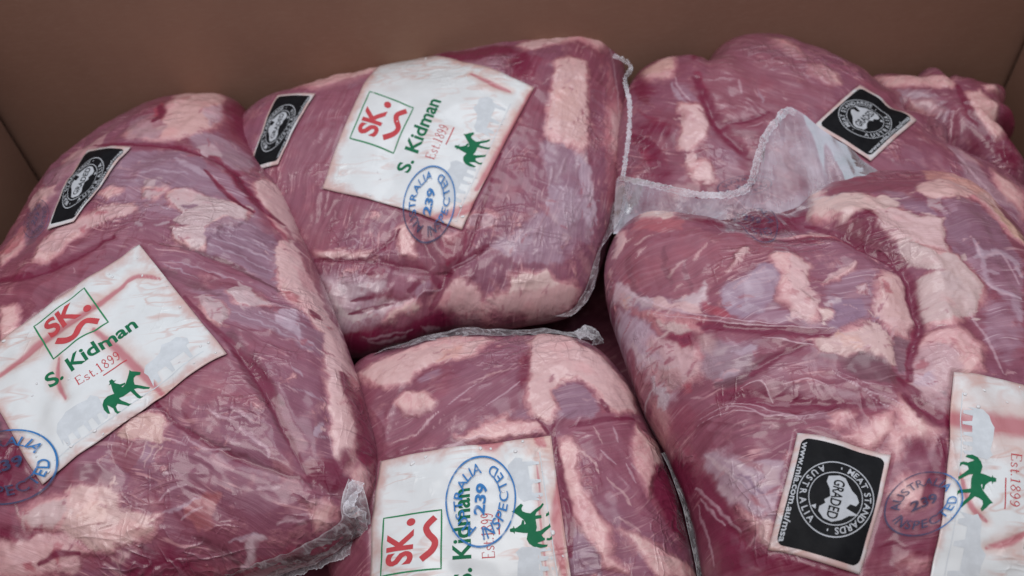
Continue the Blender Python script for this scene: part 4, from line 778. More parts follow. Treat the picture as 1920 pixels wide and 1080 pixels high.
[-11.6,-93.4],[-17.4,-95.5],[-28.7,-99.7],[-39.6,-101.5]]],[3,[[-18.5,77.5],[0.8,87.5],[37.5,83.5],[42.5,74.6],[19.5,71.4],[-7.1,70.3]]]],"pale":[[3,[[-76.3,-73.1],
[-67.6,-72.2],[-59.1,-77.1],[-53.6,-77.2],[-48.1,-79.3],[-41.6,-80.0],[-40.7,-82.6],[-52.8,-87.3],[-38.0,-89.2],[-29.9,-89.0],[-27.3,-89.7],[-38.5,-94.9],[-44.3,-98.3],
[-50.8,-99.4],[-63.8,-102.0],[-67.1,-101.5],[-69.4,-91.4],[-73.0,-82.2]]],[1.5,[[71.7,-4.5],[76.6,-17.4],[77.4,-36.8],[71.8,-55.7],[68.0,-56.9],[71.2,-33.5]]],[2,[[18.2,
-62.1],[35.3,-56.2],[38.0,-64.2],[24.4,-68.7]]],[2,[[49.6,-46.9],[64.8,-34.9],[66.5,-53.9],[51.5,-63.8]]],[2,[[48.7,-0.4],[61.3,0.4],[64.8,-17.5],[51.5,-27.1]]],[1.2,
[[67.9,-5.1],[76.0,0.7],[75.7,-9.7],[68.5,-17.0]]]],"darkline":[[1.6,[[-79.7,-63.0],[-75.2,-64.0],[-69.0,-65.4],[-62.1,-66.7],[-55.7,-67.9],[-49.8,-69.3],[-43.9,-70.5],
[-38.1,-71.9],[-33.1,-72.8],[-28.8,-73.5],[-25.1,-74.2],[-21.7,-75.1],[-18.8,-76.0],[-16.2,-77.0],[-14.0,-78.2],[-12.2,-79.4],[-11.0,-80.2]]],[1.2,[[-50.8,-68.5],[-49.0,
-67.1],[-46.3,-65.2],[-43.4,-63.0],[-40.8,-61.0],[-38.3,-58.9],[-35.9,-56.8],[-33.8,-54.6],[-32.3,-53.2]]],[0.9,[[-9.2,-77.4],[-7.2,-75.7],[-4.4,-73.3],[-1.3,-70.5],[1.4,
-67.6],[3.4,-64.6],[5.3,-61.3],[7.0,-57.4],[8.9,-53.3],[10.8,-48.4],[12.8,-43.1],[14.9,-37.7],[16.9,-32.0],[19.2,-25.2],[21.6,-17.9],[23.8,-11.6],[25.4,-6.9]]],[1.3,
[[-9.2,-77.4],[-9.8,-78.9],[-10.8,-81.0],[-11.9,-83.3],[-13.1,-85.4],[-14.5,-87.1],[-16.1,-89.0],[-17.5,-90.6],[-18.6,-91.6]]],[1.5,[[-29.0,-84.4],[-27.9,-83.6],[-26.5,
-82.6],[-24.8,-81.5],[-23.3,-80.4],[-21.8,-79.2],[-20.4,-77.9],[-19.0,-76.8],[-17.5,-76.5],[-15.9,-77.6],[-14.3,-79.5],[-12.7,-81.3],[-11.4,-82.1],[-10.3,-81.2],[-9.3,
-79.2],[-8.6,-77.0],[-8.1,-75.5]]],[1.2,[[-9.2,-77.4],[-7.0,-75.8],[-3.9,-73.6],[-0.4,-71.2],[2.9,-69.3],[6.2,-67.8],[9.6,-66.3],[12.7,-64.7],[14.8,-63.6]]],[0.8,[[-61.2,
-94.5],[-58.9,-94.3],[-55.7,-93.8],[-52.2,-93.2],[-48.9,-92.6],[-45.9,-92.0],[-42.8,-91.2],[-40.0,-90.6],[-38.0,-90.2]]],[0.7,[[-59.6,-89.1],[-58.4,-88.9],[-56.6,-88.8],
[-54.6,-88.5],[-52.9,-88.3],[-51.4,-88.1],[-49.8,-88.1],[-48.4,-88.0],[-47.5,-88.0]]]],"paleline":[[0.35,[[-55.9,-103.9],[-55.1,-104.1],[-54.0,-104.2],[-52.5,-104.4],
[-50.7,-104.3],[-48.4,-104.0],[-45.6,-103.4],[-42.7,-102.7],[-39.8,-102.1],[-36.8,-101.4],[-33.5,-100.6],[-30.7,-99.9],[-28.7,-99.4]]],[0.35,[[-53.6,-105.1],[-52.7,
-105.3],[-51.5,-105.5],[-49.9,-105.5],[-48.0,-105.4],[-45.5,-104.8],[-42.4,-104.0],[-39.4,-103.3],[-36.9,-102.7],[-35.3,-102.2],[-34.2,-101.7],[-33.4,-101.4],[-32.8,
-101.2]]],[0.5,[[-24.7,-97.9],[-24.0,-97.9],[-23.0,-97.9],[-21.8,-97.9],[-20.6,-97.6],[-19.0,-97.3],[-17.3,-96.7],[-15.6,-96.3],[-14.5,-96.0]]],[0.4,[[-27.3,-90.7],
[-26.8,-89.9],[-26.0,-88.8],[-25.0,-87.6],[-23.7,-86.6],[-22.0,-85.7],[-19.9,-85.0],[-17.8,-84.4],[-15.9,-83.9],[-14.3,-83.4],[-12.9,-82.8],[-11.7,-82.4],[-10.8,-82.0]]],
[0.4,[[-47.9,-72.1],[-48.8,-73.2],[-50.0,-74.8],[-51.3,-76.5],[-52.5,-77.9],[-53.4,-78.9],[-54.2,-79.8],[-54.8,-80.5],[-55.3,-80.9]]],[0.5,[[-5.6,-73.1],[-3.6,-72.4],
[-0.7,-71.3],[2.2,-70.2],[4.5,-69.6],[5.9,-69.1],[6.9,-68.7],[7.5,-68.5],[7.9,-68.4]]],[0.5,[[5.7,-51.3],[6.2,-50.1],[6.9,-48.5],[7.9,-47.0],[9.3,-46.1],[11.6,-46.1],
[14.5,-46.7],[17.3,-47.7],[19.2,-48.6],[20.0,-49.4],[20.3,-50.3],[19.9,-51.2],[18.9,-52.0],[16.8,-52.8],[13.8,-53.5],[10.8,-54.3],[8.8,-55.0]]],[0.5,[[98.0,125.0],[95.3,
103.4],[97.7,101.3],[100.3,98.1],[101.9,92.3],[102.6,83.6],[102.8,73.4],[102.7,62.4],[102.4,51.4],[101.6,39.4],[100.4,26.2],[99.2,14.5],[98.5,6.8]]],[0.5,[[-58.9,-53.5],
[-52.3,-59.8]]]],"crease":[[[2,3],[[-79.7,-63.0],[-75.2,-64.0],[-69.0,-65.4],[-62.1,-66.7],[-55.7,-67.9],[-49.8,-69.3],[-43.9,-70.5],[-38.1,-71.9],[-33.1,-72.8],[-28.8,
-73.5],[-25.1,-74.2],[-21.7,-75.1],[-18.8,-76.0],[-16.2,-77.0],[-14.0,-78.2],[-12.2,-79.4],[-11.0,-80.2]]],[[1.5,3],[[-50.8,-68.5],[-49.0,-67.1],[-46.3,-65.2],[-43.4,
-63.0],[-40.8,-61.0],[-38.3,-58.9],[-35.9,-56.8],[-33.8,-54.6],[-32.3,-53.2]]],[[1.6,3],[[-9.2,-77.4],[-7.2,-75.7],[-4.4,-73.3],[-1.3,-70.5],[1.4,-67.6],[3.4,-64.6],[5.3,
-61.3],[7.0,-57.4],[8.9,-53.3],[11.0,-47.8],[13.3,-41.8],[15.4,-36.2],[16.9,-32.0]]],[[2.2,3],[[-9.2,-77.4],[-9.8,-78.9],[-10.8,-81.0],[-11.9,-83.3],[-13.1,-85.4],[-14.5,
-87.1],[-16.1,-89.0],[-17.5,-90.6],[-18.6,-91.6]]],[[2,3],[[-9.2,-77.4],[-7.1,-76.5],[-4.2,-75.2],[-0.8,-73.8],[2.7,-72.3],[6.7,-70.6],[11.1,-68.1],[15.2,-65.6],[18.1,
-63.8]]],[[2,3],[[-9.2,-77.4],[-10.9,-75.1],[-13.5,-72.0],[-16.1,-68.4],[-18.1,-65.3],[-19.3,-62.5],[-20.1,-59.7],[-20.5,-57.3],[-20.9,-55.5]]],[[2.5,6],[[-9.1,-76.0],
[-9.3,-78.7]]],[[0.9,5],[[-83.2,-26.9],[-81.8,-29.5],[-79.8,-33.1],[-77.7,-37.2],[-76.1,-41.2],[-74.9,-45.5],[-73.9,-50.5],[-73.1,-54.9],[-72.6,-57.9]]],[[0.9,5],[[-72.8,
-30.5],[-71.4,-33.6],[-69.4,-38.2],[-67.4,-42.8],[-65.7,-46.8],[-64.5,-50.4],[-63.6,-53.6],[-62.8,-56.3],[-62.3,-58.3]]],[[0.9,5],[[-60.6,-36.8],[-59.6,-39.8],[-58.1,
-44.1],[-56.6,-48.5],[-55.6,-52.2],[-54.9,-55.2],[-54.4,-57.8],[-54.2,-59.8],[-54.0,-61.3]]],[[0.9,5],[[-47.0,-40.8],[-46.4,-43.7],[-45.6,-47.8],[-44.7,-51.9],[-44.0,
-55.3],[-43.4,-57.5],[-43.0,-59.0],[-42.7,-60.1],[-42.4,-60.8]]],[[1,4],[[-35.4,-43.6],[-35.0,-45.6],[-34.5,-48.6],[-34.0,-51.9],[-34.0,-54.8],[-34.6,-57.6],[-35.7,
-60.5],[-36.9,-62.9],[-37.6,-64.6]]],[[1.5,3],[[-61.2,-94.5],[-58.9,-94.3],[-55.7,-93.8],[-52.2,-93.2],[-48.9,-92.6],[-46.1,-92.0],[-43.4,-91.4],[-40.7,-90.7],[-38.0,
-90.2],[-35.1,-89.6],[-31.9,-89.2],[-29.1,-88.7],[-27.1,-88.5]]],[[1.2,3],[[-59.6,-89.1],[-58.4,-88.9],[-56.6,-88.8],[-54.6,-88.5],[-52.9,-88.3],[-51.4,-88.1],[-49.8,
-88.1],[-48.4,-88.0],[-47.5,-88.0]]],[[1.5,4],[[-64.8,-78.4],[-64.0,-79.4],[-62.9,-80.8],[-61.9,-82.2],[-61.5,-83.3],[-62.0,-84.0],[-63.1,-84.5],[-64.2,-85.0],[-65.0,
-85.2]]],[[1.3,5],[[37.5,83.5],[37.5,75.9],[37.6,67.2],[38.0,59.5],[38.9,53.9],[40.9,51.0],[43.4,49.3],[45.9,48.3],[47.7,47.7]]],[[0.9,4],[[58.3,43.0],[60.5,44.6],[63.7,
47.0],[67.2,49.4],[70.4,50.7],[73.4,50.9],[76.3,50.3],[78.9,49.6],[80.7,49.0]]],[[0.8,4],[[57.9,38.4],[56.8,30.5],[55.2,18.3],[53.6,6.9],[52.1,-2.4],[50.6,-8.9],[49.1,
-13.6],[47.8,-17.3],[46.9,-19.6]]]],"ridge":[[[0.7,1.2],[[-55.9,-103.9],[-55.1,-104.1],[-54.0,-104.2],[-52.5,-104.4],[-50.7,-104.3],[-48.4,-104.0],[-45.6,-103.4],[-42.7,
-102.7],[-39.8,-102.1],[-36.8,-101.4],[-33.5,-100.6],[-30.7,-99.9],[-28.7,-99.4]]],[[0.7,1.2],[[-53.6,-105.1],[-52.7,-105.3],[-51.5,-105.5],[-49.9,-105.5],[-48.0,-105.4],
[-45.5,-104.8],[-42.4,-104.0],[-39.4,-103.3],[-36.9,-102.7],[-35.3,-102.2],[-34.2,-101.7],[-33.4,-101.4],[-32.8,-101.2]]],[[0.8,1.3],[[-24.7,-97.9],[-24.0,-97.9],[-23.0,
-97.9],[-21.8,-97.9],[-20.6,-97.6],[-19.0,-97.3],[-17.3,-96.7],[-15.6,-96.3],[-14.5,-96.0]]],[[0.7,1.2],[[-44.6,-72.9],[-46.2,-73.8],[-48.4,-75.2],[-50.7,-76.7],[-52.5,
-77.9],[-53.6,-78.8],[-54.4,-79.7],[-54.9,-80.5],[-55.3,-80.9]]],[[0.7,1.2],[[-27.3,-90.7],[-26.8,-89.9],[-26.0,-88.8],[-25.0,-87.6],[-23.7,-86.6],[-22.0,-85.7],[-19.9,
-85.0],[-17.8,-84.4],[-15.9,-83.9],[-14.3,-83.4],[-12.9,-82.8],[-11.7,-82.4],[-10.8,-82.0]]]]},"labels":[{"kind":"brand","shift":[0.055,0.08],"stain":[[2.6,[[13.3,-35.7],
[12.4,-36.8],[11.2,-38.7],[9.3,-40.5],[6.2,-42.5],[0.9,-43.9],[-6.1,-45.7],[-12.8,-47.5],[-17.3,-48.6]]],[2,[[46.8,38.0],[44.7,33.5],[41.7,26.8],[38.0,18.7],[33.7,10.1],
[27.9,-0.3],[20.9,-12.7],[14.5,-23.8],[10.2,-31.5]]],[1.4,[[11.3,56.6],[14.0,53.7],[17.8,49.7],[21.9,46.3],[25.3,43.4],[28.1,41.7],[30.6,40.3],[32.6,39.3],[34.1,38.7]]]],
"quad":[[0.9,-54.5],[48.5,41.0],[-38.8,103.7],[-74.9,-21.9]]},{"kind":"grade","quad":[[-101.5,-0.5],[-82.2,51.0],[-106.2,56.5],[-119.6,-0.3]],"stain":[]}],
"stamps":[{"c":[-15.9,-38.3],"A":[4.9,22.5],"B":[-13.2,3.9],"faint":0}],"flaps":[{"kind":"crimp","name":"bag_seal","width":3.0,"rows":[[[95.2,47.8,55.0],[101.7,43.9,
54.2],[104.0,37.2,55.0],[99.7,29.8,53.5],[99.9,13.9,53.4],[97.3,-4.8,52.7],[93.1,-22.4,51.7],[89.2,-36.8,52.0]]]},{"kind":"film","name":"bag_edge","ns":70,"nt":8,
"rows":[[[96.9,-8.6,13.7],[85.4,-41.9,13.1],[75.0,-63.8,14.4],[66.9,-83.6,11.8],[58.4,-91.6,3.8],[46.6,-93.9,2.7]],[[92.9,-41.0,50.2],[85.0,-60.2,41.2],[75.8,-70.5,36.0],
[71.6,-84.9,31.1],[65.6,-97.1,27.7],[55.1,-105.8,26.2]]]}]},{"name":"C","label":"beef pack at the back right with a black grading sticker set as a diamond",
"rot":[[0.99452,0.0,0.10453],[0.02173,0.97815,-0.20677],[-0.10224,0.20791,0.97279]],"loc":[0.17998,0.09367,0.106],"outline":[[-114.7,3.1],[-114.1,6.8],[-113.5,10.5],
[-112.9,14.3],[-112.2,18.1],[-111.5,21.9],[-110.8,25.8],[-109.9,29.7],[-109.0,33.6],[-108.0,37.6],[-106.9,41.5],[-105.8,45.6],[-104.5,49.6],[-103.3,53.7],[-101.9,57.8],
[-100.4,61.9],[-98.8,66.0],[-97.0,70.0],[-94.9,73.9],[-92.7,77.6],[-90.1,81.2],[-87.1,84.3],[-83.7,87.0],[-79.8,89.0],[-75.4,90.2],[-70.6,90.5],[-65.5,90.1],[-60.4,89.3],
[-55.6,88.3],[-51.3,87.7],[-47.6,87.7],[-44.6,88.7],[-42.1,90.7],[-40.0,93.6],[-38.0,96.9],[-35.9,100.2],[-33.7,103.3],[-31.2,105.8],[-28.5,107.9],[-25.7,109.5],[-22.9,
110.8],[-20.1,112.0],[-17.2,113.0],[-14.3,113.7],[-11.5,114.2],[-8.6,114.4],[-5.8,114.4],[-3.1,114.3],[-0.4,114.0],[2.3,113.4],[4.9,112.7],[7.3,111.6],[9.7,110.2],[12.0,
108.5],[14.1,106.8],[16.2,105.2],[18.2,103.7],[20.2,102.4],[22.2,101.4],[24.2,100.5],[26.1,99.7],[28.1,98.9],[29.9,98.0],[31.7,96.9],[33.4,95.7],[35.0,94.4],[36.6,93.1],
[38.1,91.7],[39.6,90.4],[41.0,89.1],[42.5,87.8],[44.0,86.6],[45.4,85.4],[46.8,84.2],[48.2,83.0],[49.6,81.8],[50.9,80.6],[52.3,79.3],[53.6,78.1],[54.9,76.8],[56.1,75.5],
[57.4,74.2],[58.6,72.8],[59.8,71.5],[60.9,70.1],[62.1,68.6],[63.2,67.2],[64.3,65.7],[65.3,64.1],[66.2,62.5],[67.3,61.0],[68.4,59.5],[69.8,58.2],[71.4,57.0],[73.1,56.0],
[75.0,54.9],[76.6,53.6],[77.7,51.8],[78.1,49.6],[77.8,47.0],[76.9,44.1],[76.0,41.2],[75.3,38.6],[75.4,36.4],[76.4,34.6],[78.6,33.3],[81.8,32.2],[85.8,31.3],[90.1,30.2],
[94.1,28.8],[97.3,27.0],[99.2,24.6],[99.6,21.7],[98.8,18.6],[97.4,15.5],[96.0,12.4],[95.4,9.4],[95.9,6.5],[97.7,3.6],[100.8,0.5],[105.1,-2.8],[110.2,-6.6],[115.9,-10.8],
[121.8,-15.4],[127.5,-20.6],[132.6,-26.1],[136.6,-31.8],[139.5,-37.7],[141.0,-43.5],[141.5,-49.2],[140.9,-54.8],[139.6,-60.1],[137.7,-65.3],[135.4,-70.4],[132.6,-75.2],
[129.4,-79.7],[125.8,-84.0],[121.8,-87.9],[117.4,-91.4],[112.7,-94.5],[107.8,-97.1],[102.7,-99.4],[97.4,-101.2],[92.1,-102.6],[86.7,-103.7],[81.4,-104.4],[76.1,-104.8],
[71.0,-104.9],[65.9,-104.7],[61.0,-104.4],[56.3,-103.8],[51.8,-103.2],[47.6,-102.5],[43.5,-101.8],[39.6,-101.1],[36.0,-100.4],[32.5,-99.8],[29.2,-99.1],[26.0,-98.5],
[23.0,-97.8],[20.1,-97.1],[17.3,-96.3],[14.6,-95.7],[12.0,-95.0],[9.5,-94.4],[7.1,-93.9],[4.7,-93.4],[2.5,-92.8],[0.3,-92.2],[-1.8,-91.5],[-3.9,-90.8],[-5.9,-90.1],[-7.9,
-89.5],[-9.8,-89.0],[-11.7,-88.5],[-13.6,-88.1],[-15.4,-87.7],[-17.3,-87.3],[-19.0,-86.8],[-20.8,-86.3],[-22.5,-85.7],[-24.1,-85.0],[-25.8,-84.3],[-27.4,-83.7],[-29.0,
-83.1],[-30.6,-82.5],[-32.2,-82.0],[-33.8,-81.5],[-35.4,-80.9],[-37.0,-80.3],[-38.6,-79.7],[-40.1,-79.1],[-41.7,-78.5],[-43.3,-77.8],[-44.8,-77.2],[-46.4,-76.5],[-48.0,
-75.9],[-49.6,-75.3],[-51.3,-74.8],[-53.0,-74.2],[-54.7,-73.6],[-56.3,-72.9],[-57.9,-72.1],[-59.5,-71.2],[-61.1,-70.3],[-62.7,-69.4],[-64.4,-68.4],[-66.0,-67.5],[-67.7,
-66.5],[-69.5,-65.6],[-71.4,-64.7],[-73.3,-63.8],[-75.4,-62.9],[-77.5,-62.0],[-79.6,-61.0],[-81.8,-59.9],[-83.9,-58.7],[-86.0,-57.4],[-88.2,-56.0],[-90.4,-54.6],[-92.8,
-53.2],[-95.4,-51.8],[-98.2,-50.4],[-101.2,-48.9],[-104.2,-47.2],[-107.2,-45.4],[-109.8,-43.3],[-112.2,-40.9],[-114.0,-38.3],[-115.5,-35.4],[-116.5,-32.3],[-117.1,-29.0],
[-117.4,-25.6],[-117.5,-22.2],[-117.4,-18.6],[-117.1,-15.1],[-116.7,-11.5],[-116.3,-7.9],[-115.8,-4.2],[-115.3,-0.6]],"H":40,"H2":45,"a":2.8,"b":2.0,"seed":37,"amp":0.5,
"gather":0.1,"fib":-35,"res":[700,140],"paint":[[0,5,[0.27,0.11,0.145],0.6,[[-30.7,114.5],[-5.5,95.9],[-4.6,79.8],[21.6,52.8],[10.0,18.5],[-22.8,18.6],[-47.4,9.5],[-58.7,
26.2],[-58.4,47.5]]],[0,4,[0.25,0.12,0.165],0.6,[[-63.6,12.2],[-56.9,-5.8],[-53.1,-28.9],[-67.0,-27.3],[-68.9,-3.9]]],[0,3,[0.2,0.017,0.052],0.7,[[-104.8,18.9],[-98.4,
10.5],[-88.9,-9.1],[-93.6,-19.8],[-99.8,-10.0]]],[1,4.5,[0.2,0.017,0.052],0.8,[[-61.4,53.6],[-61.7,46.2],[-61.9,36.0],[-61.7,27.0],[-60.9,20.0],[-59.7,14.0],[-58.0,8.6],
[-55.8,2.9],[-53.2,-2.4],[-50.9,-6.8],[-49.2,-10.1],[-48.1,-13.1],[-47.4,-15.0]]],[0,3,[0.2,0.017,0.052],0.6,[[-98.8,38.1],[-88.6,21.8],[-84.7,15.3],[-92.6,16.0]]],[0,3,
[0.15,0.02,0.04],0.7,[[-95.7,64.9],[-91.5,50.7],[-90.1,36.3],[-96.5,45.6]]],[0,2,[0.6,0.435,0.425],0.9,[[-78.1,28.6],[-67.0,26.8],[-62.2,16.5],[-68.8,1.9],[-79.6,-6.9],
[-82.4,-0.2],[-78.5,10.2]]],[0,1.5,[0.6,0.435,0.425],0.85,[[-80.8,-7.9],[-75.7,-7.8],[-76.7,-18.5],[-80.8,-18.9]]],[0,2,[0.6,0.435,0.425],0.9,[[-81.8,-25.0],[-71.1,
-15.6],[-68.0,-27.2],[-70.5,-30.3],[-80.1,-27.6]]],[0,2.5,[0.56,0.37,0.32],0.8,[[-92.7,73.6],[-82.4,75.1],[-71.0,77.0],[-73.4,62.8],[-83.0,62.6]]],[1,1.5,[0.43,0.355,
0.42],0.5,[[-77.1,50.5],[-77.2,46.3],[-77.1,40.9],[-76.6,36.4],[-75.4,33.5],[-73.8,31.5],[-72.6,30.1]]],[1,1.2,[0.43,0.355,0.42],0.5,[[-30.4,35.2],[-30.4,22.5]]],[0,3,
[0.42,0.2,0.22],0.6,[[-78.1,28.6],[-71.1,21.8],[-72.5,14.5],[-78.1,17.7]]],[0,3,[0.33,0.22,0.26],0.7,[[75.8,-3.5],[85.0,-15.2],[89.5,-35.4],[100.8,-52.9],[88.7,-47.3],
[74.1,-31.0]]]],"feat":{"fat":[[2,[[-87.4,71.8],[-78.3,78.5],[-70.3,79.0],[-72.8,62.8],[-77.2,56.4],[-86.9,60.1],[-92.5,68.1]]],[2,[[-77.7,31.2],[-66.7,26.7],[-62.9,
15.9],[-67.1,2.3],[-75.9,-5.8],[-82.6,-3.6],[-80.6,7.9],[-75.9,17.1]]],[2,[[-82.0,-15.8],[-71.8,-14.5],[-67.5,-22.5],[-70.1,-30.3],[-78.5,-29.0]]],[3,[[-6.3,89.0],[0.4,
84.1],[6.0,70.9],[5.2,63.4],[-2.1,67.4],[-7.1,77.4]]],[2,[[6.5,56.8],[15.6,57.8],[22.4,47.9],[21.3,40.0],[13.1,36.5],[4.5,46.1]]],[2,[[80.1,-8.3],[85.0,-15.2],[89.0,
-21.4],[79.1,-19.0]]],[3,[[95.1,-24.3],[110.4,-39.2],[104.6,-52.4],[91.3,-40.3]]]],"silver":[[3,[[75.8,-3.5],[85.0,-15.2],[85.5,-28.2],[93.6,-43.5],[104.6,-52.4],[99.9,
-65.7],[84.9,-47.8],[72.7,-34.7]]],[3,[[-76.4,53.1],[-68.2,41.8],[-63.2,29.0],[-69.3,28.5],[-76.4,37.8]]],[3,[[-63.3,-8.2],[-52.6,-6.0],[-48.7,-15.8],[-58.3,-20.0],
[-66.1,-15.2]]]],"dark":[[3,[[-55.3,105.2],[-38.4,107.5],[-33.4,104.9],[-60.6,68.5]]],[4,[[-98.2,3.5],[-91.5,-6.3],[-89.6,-19.2],[-95.8,-24.1],[-99.5,-12.8]]],[4,[[-91.4,
81.4],[-89.9,59.9],[-86.7,45.7],[-92.3,47.3],[-95.9,58.1]]],[4,[[-100.3,25.3],[-86.7,14.3],[-85.0,7.4],[-97.6,16.1]]]],"pale":[],"darkline":[[3,[[-63.4,50.2],[-63.2,
46.1],[-62.8,40.4],[-62.3,34.3],[-61.8,28.7],[-61.5,23.5],[-61.2,18.5],[-60.7,13.5],[-59.8,9.2],[-58.3,5.0],[-56.4,1.0],[-54.4,-2.7],[-52.6,-6.0],[-51.0,-9.0],[-49.5,
-12.0],[-48.2,-14.3],[-47.3,-16.0]]],[2,[[-104.0,19.1],[-102.6,16.5],[-100.6,12.9],[-98.4,8.9],[-96.7,4.7],[-95.4,-0.5],[-94.5,-6.6],[-93.7,-12.2],[-93.1,-15.7]]],[1.5,
[[-55.0,10.5],[-52.8,10.5],[-49.9,10.1],[-46.5,10.1],[-43.1,10.5],[-39.6,11.5],[-35.7,12.9],[-32.2,14.4],[-29.6,15.5]]]],"paleline":[[1,[[-40.0,43.4],[-41.1,32.0]]],[0.7,
[[-74.5,54.9],[-74.6,52.3],[-74.7,48.7],[-74.6,45.1],[-74.2,41.6],[-73.4,38.6],[-72.2,35.5],[-71.0,33.0],[-70.3,31.1]]],[0.6,[[-44.4,4.7],[-34.6,7.7]]],[1.2,[[75.0,-7.2],
[74.5,-11.9],[75.3,-17.0],[76.9,-22.2],[79.0,-27.1],[81.4,-32.5],[84.2,-38.4],[86.8,-43.8],[88.7,-47.3]]]],"crease":[[[2,5],[[-63.4,50.2],[-63.2,46.1],[-62.8,40.4],
[-62.3,34.3],[-61.8,28.7],[-61.5,23.5],[-61.2,18.5],[-60.7,13.5],[-59.8,9.2],[-58.3,5.0],[-56.4,1.0],[-54.4,-2.7],[-52.6,-6.0],[-51.0,-9.0],[-49.5,-12.0],[-48.2,-14.3],
[-47.3,-16.0]]],[[3,6],[[-38.4,107.5],[-37.9,106.4],[-37.2,105.0],[-36.6,102.9],[-50.4,69.4],[-52.4,61.5],[-53.6,55.0],[-54.5,49.5],[-55.0,46.0]]],[[1.4,4],[[-55.0,10.5],
[-52.8,10.5],[-49.9,10.1],[-46.5,10.1],[-43.1,10.5],[-39.6,11.5],[-35.7,12.9],[-32.2,14.4],[-29.6,15.5]]],[[1.2,4],[[1.4,67.5],[0.9,64.6],[0.1,60.2],[-0.6,55.5],[-0.6,
51.1],[0.0,46.1],[1.5,41.2],[3.0,36.9],[4.1,34.0]]],[[1.2,5],[[-47.5,44.5],[-47.6,41.8],[-47.6,38.2],[-47.5,34.3],[-47.7,30.5],[-48.0,26.9],[-48.4,23.2],[-48.7,19.9],
[-49.0,17.7]]],[[1.2,5],[[-27.8,46.0],[-28.4,43.4],[-29.2,39.9],[-29.7,36.3],[-30.0,32.9],[-29.7,29.8],[-29.1,26.6],[-28.6,23.6],[-28.2,21.6]]]],"ridge":[]},
"labels":[{"kind":"grade","stain":[[2.2,[[22.5,19.0],[23.5,17.4],[25.1,15.4],[26.5,13.2],[26.6,10.9],[24.8,8.4],[22.0,5.9],[19.0,3.6],[17.1,2.1]]]],"quad":[[20.2,-21.9],
[60.7,11.8],[34.3,39.6],[-5.3,4.6]]}],"stamps":[{"c":[-53.2,-33.6],"A":[14.4,0.2],"B":[-0.4,5.5],"faint":1}],"flaps":[]},{"name":"F",
"label":"dark beef pack tucked into the back right corner behind the others","rot":[[0.99756,0.0,-0.06976],[-0.01211,0.98481,-0.17323],[0.0687,0.17365,0.98241]],
"loc":[0.28363,0.13476,0.094],"outline":[[-37.8,6.9],[-39.8,8.8],[-41.7,10.9],[-43.4,13.2],[-44.9,15.5],[-46.1,18.0],[-47.0,20.4],[-47.6,22.9],[-47.9,25.4],[-47.9,27.8],
[-47.6,30.2],[-47.1,32.5],[-46.5,34.7],[-45.7,36.9],[-44.7,39.0],[-43.7,41.0],[-42.5,43.0],[-41.2,44.8],[-39.7,46.4],[-38.0,47.8],[-36.1,48.8],[-34.0,49.3],[-31.7,49.4],
[-29.2,49.1],[-26.7,48.4],[-24.3,47.4],[-21.9,46.3],[-19.7,45.2],[-17.7,44.2],[-15.9,43.3],[-14.3,42.6],[-12.8,42.0],[-11.5,41.6],[-10.2,41.4],[-9.1,41.4],[-8.0,41.5],
[-7.0,41.7],[-6.0,42.1],[-5.0,42.6],[-4.0,43.2],[-3.1,44.0],[-2.1,44.9],[-1.1,45.8],[-0.1,46.8],[0.9,47.7],[2.0,48.6],[3.1,49.3],[4.1,49.6],[5.1,49.6],[6.1,49.2],[7.0,
48.3],[7.7,47.1],[8.4,45.6],[9.0,44.0],[9.5,42.3],[9.9,40.7],[10.3,39.2],[10.7,37.9],[11.2,36.8],[11.6,36.0],[12.2,35.5],[12.8,35.3],[13.6,35.3],[14.4,35.7],[15.4,36.2],
[16.4,36.8],[17.5,37.4],[18.6,37.9],[19.5,38.1],[20.3,38.1],[21.0,37.8],[21.6,37.3],[22.2,36.7],[22.8,36.2],[23.4,35.7],[24.0,35.3],[24.7,34.9],[25.4,34.6],[26.2,34.3],
[27.0,34.0],[27.8,33.8],[28.7,33.5],[29.5,33.2],[30.3,32.8],[31.0,32.2],[31.7,31.6],[32.2,30.9],[32.7,30.2],[33.2,29.4],[33.8,28.6],[34.3,27.9],[34.9,27.2],[35.6,26.5],
[36.4,25.8],[37.3,25.2],[38.3,24.6],[39.5,24.1],[40.8,23.6],[42.3,23.1],[43.9,22.6],[45.5,21.9],[46.9,21.2],[48.0,20.1],[48.7,18.9],[48.7,17.4],[48.1,15.6],[47.0,13.8],
[45.7,12.0],[44.4,10.2],[43.1,8.5],[42.2,7.0],[41.6,5.5],[41.4,4.2],[41.7,2.8],[42.2,1.4],[43.1,-0.1],[44.1,-1.6],[45.0,-3.2],[45.6,-4.9],[45.7,-6.6],[45.0,-8.2],[43.5,
-9.7],[41.3,-10.8],[38.6,-11.7],[35.6,-12.3],[32.8,-12.8],[30.4,-13.2],[28.5,-13.7],[27.4,-14.5],[26.9,-15.6],[27.2,-17.2],[28.0,-19.3],[29.4,-22.0],[31.2,-25.2],[33.1,
-28.8],[34.8,-32.7],[36.2,-36.6],[37.0,-40.3],[37.3,-43.6],[37.1,-46.6],[36.4,-49.2],[35.4,-51.4],[34.2,-53.3],[32.7,-55.0],[31.2,-56.4],[29.5,-57.6],[27.7,-58.4],[25.7,
-58.9],[23.7,-59.1],[21.6,-58.7],[19.5,-58.0],[17.3,-56.7],[15.2,-55.1],[13.1,-53.2],[11.2,-51.0],[9.4,-48.8],[7.7,-46.5],[6.3,-44.3],[4.9,-42.3],[3.8,-40.5],[2.7,-38.9],
[1.7,-37.6],[0.9,-36.5],[0.1,-35.7],[-0.7,-35.1],[-1.4,-34.7],[-2.1,-34.5],[-2.9,-34.5],[-3.6,-34.6],[-4.3,-34.9],[-5.1,-35.3],[-5.9,-35.8],[-6.7,-36.3],[-7.5,-37.0],
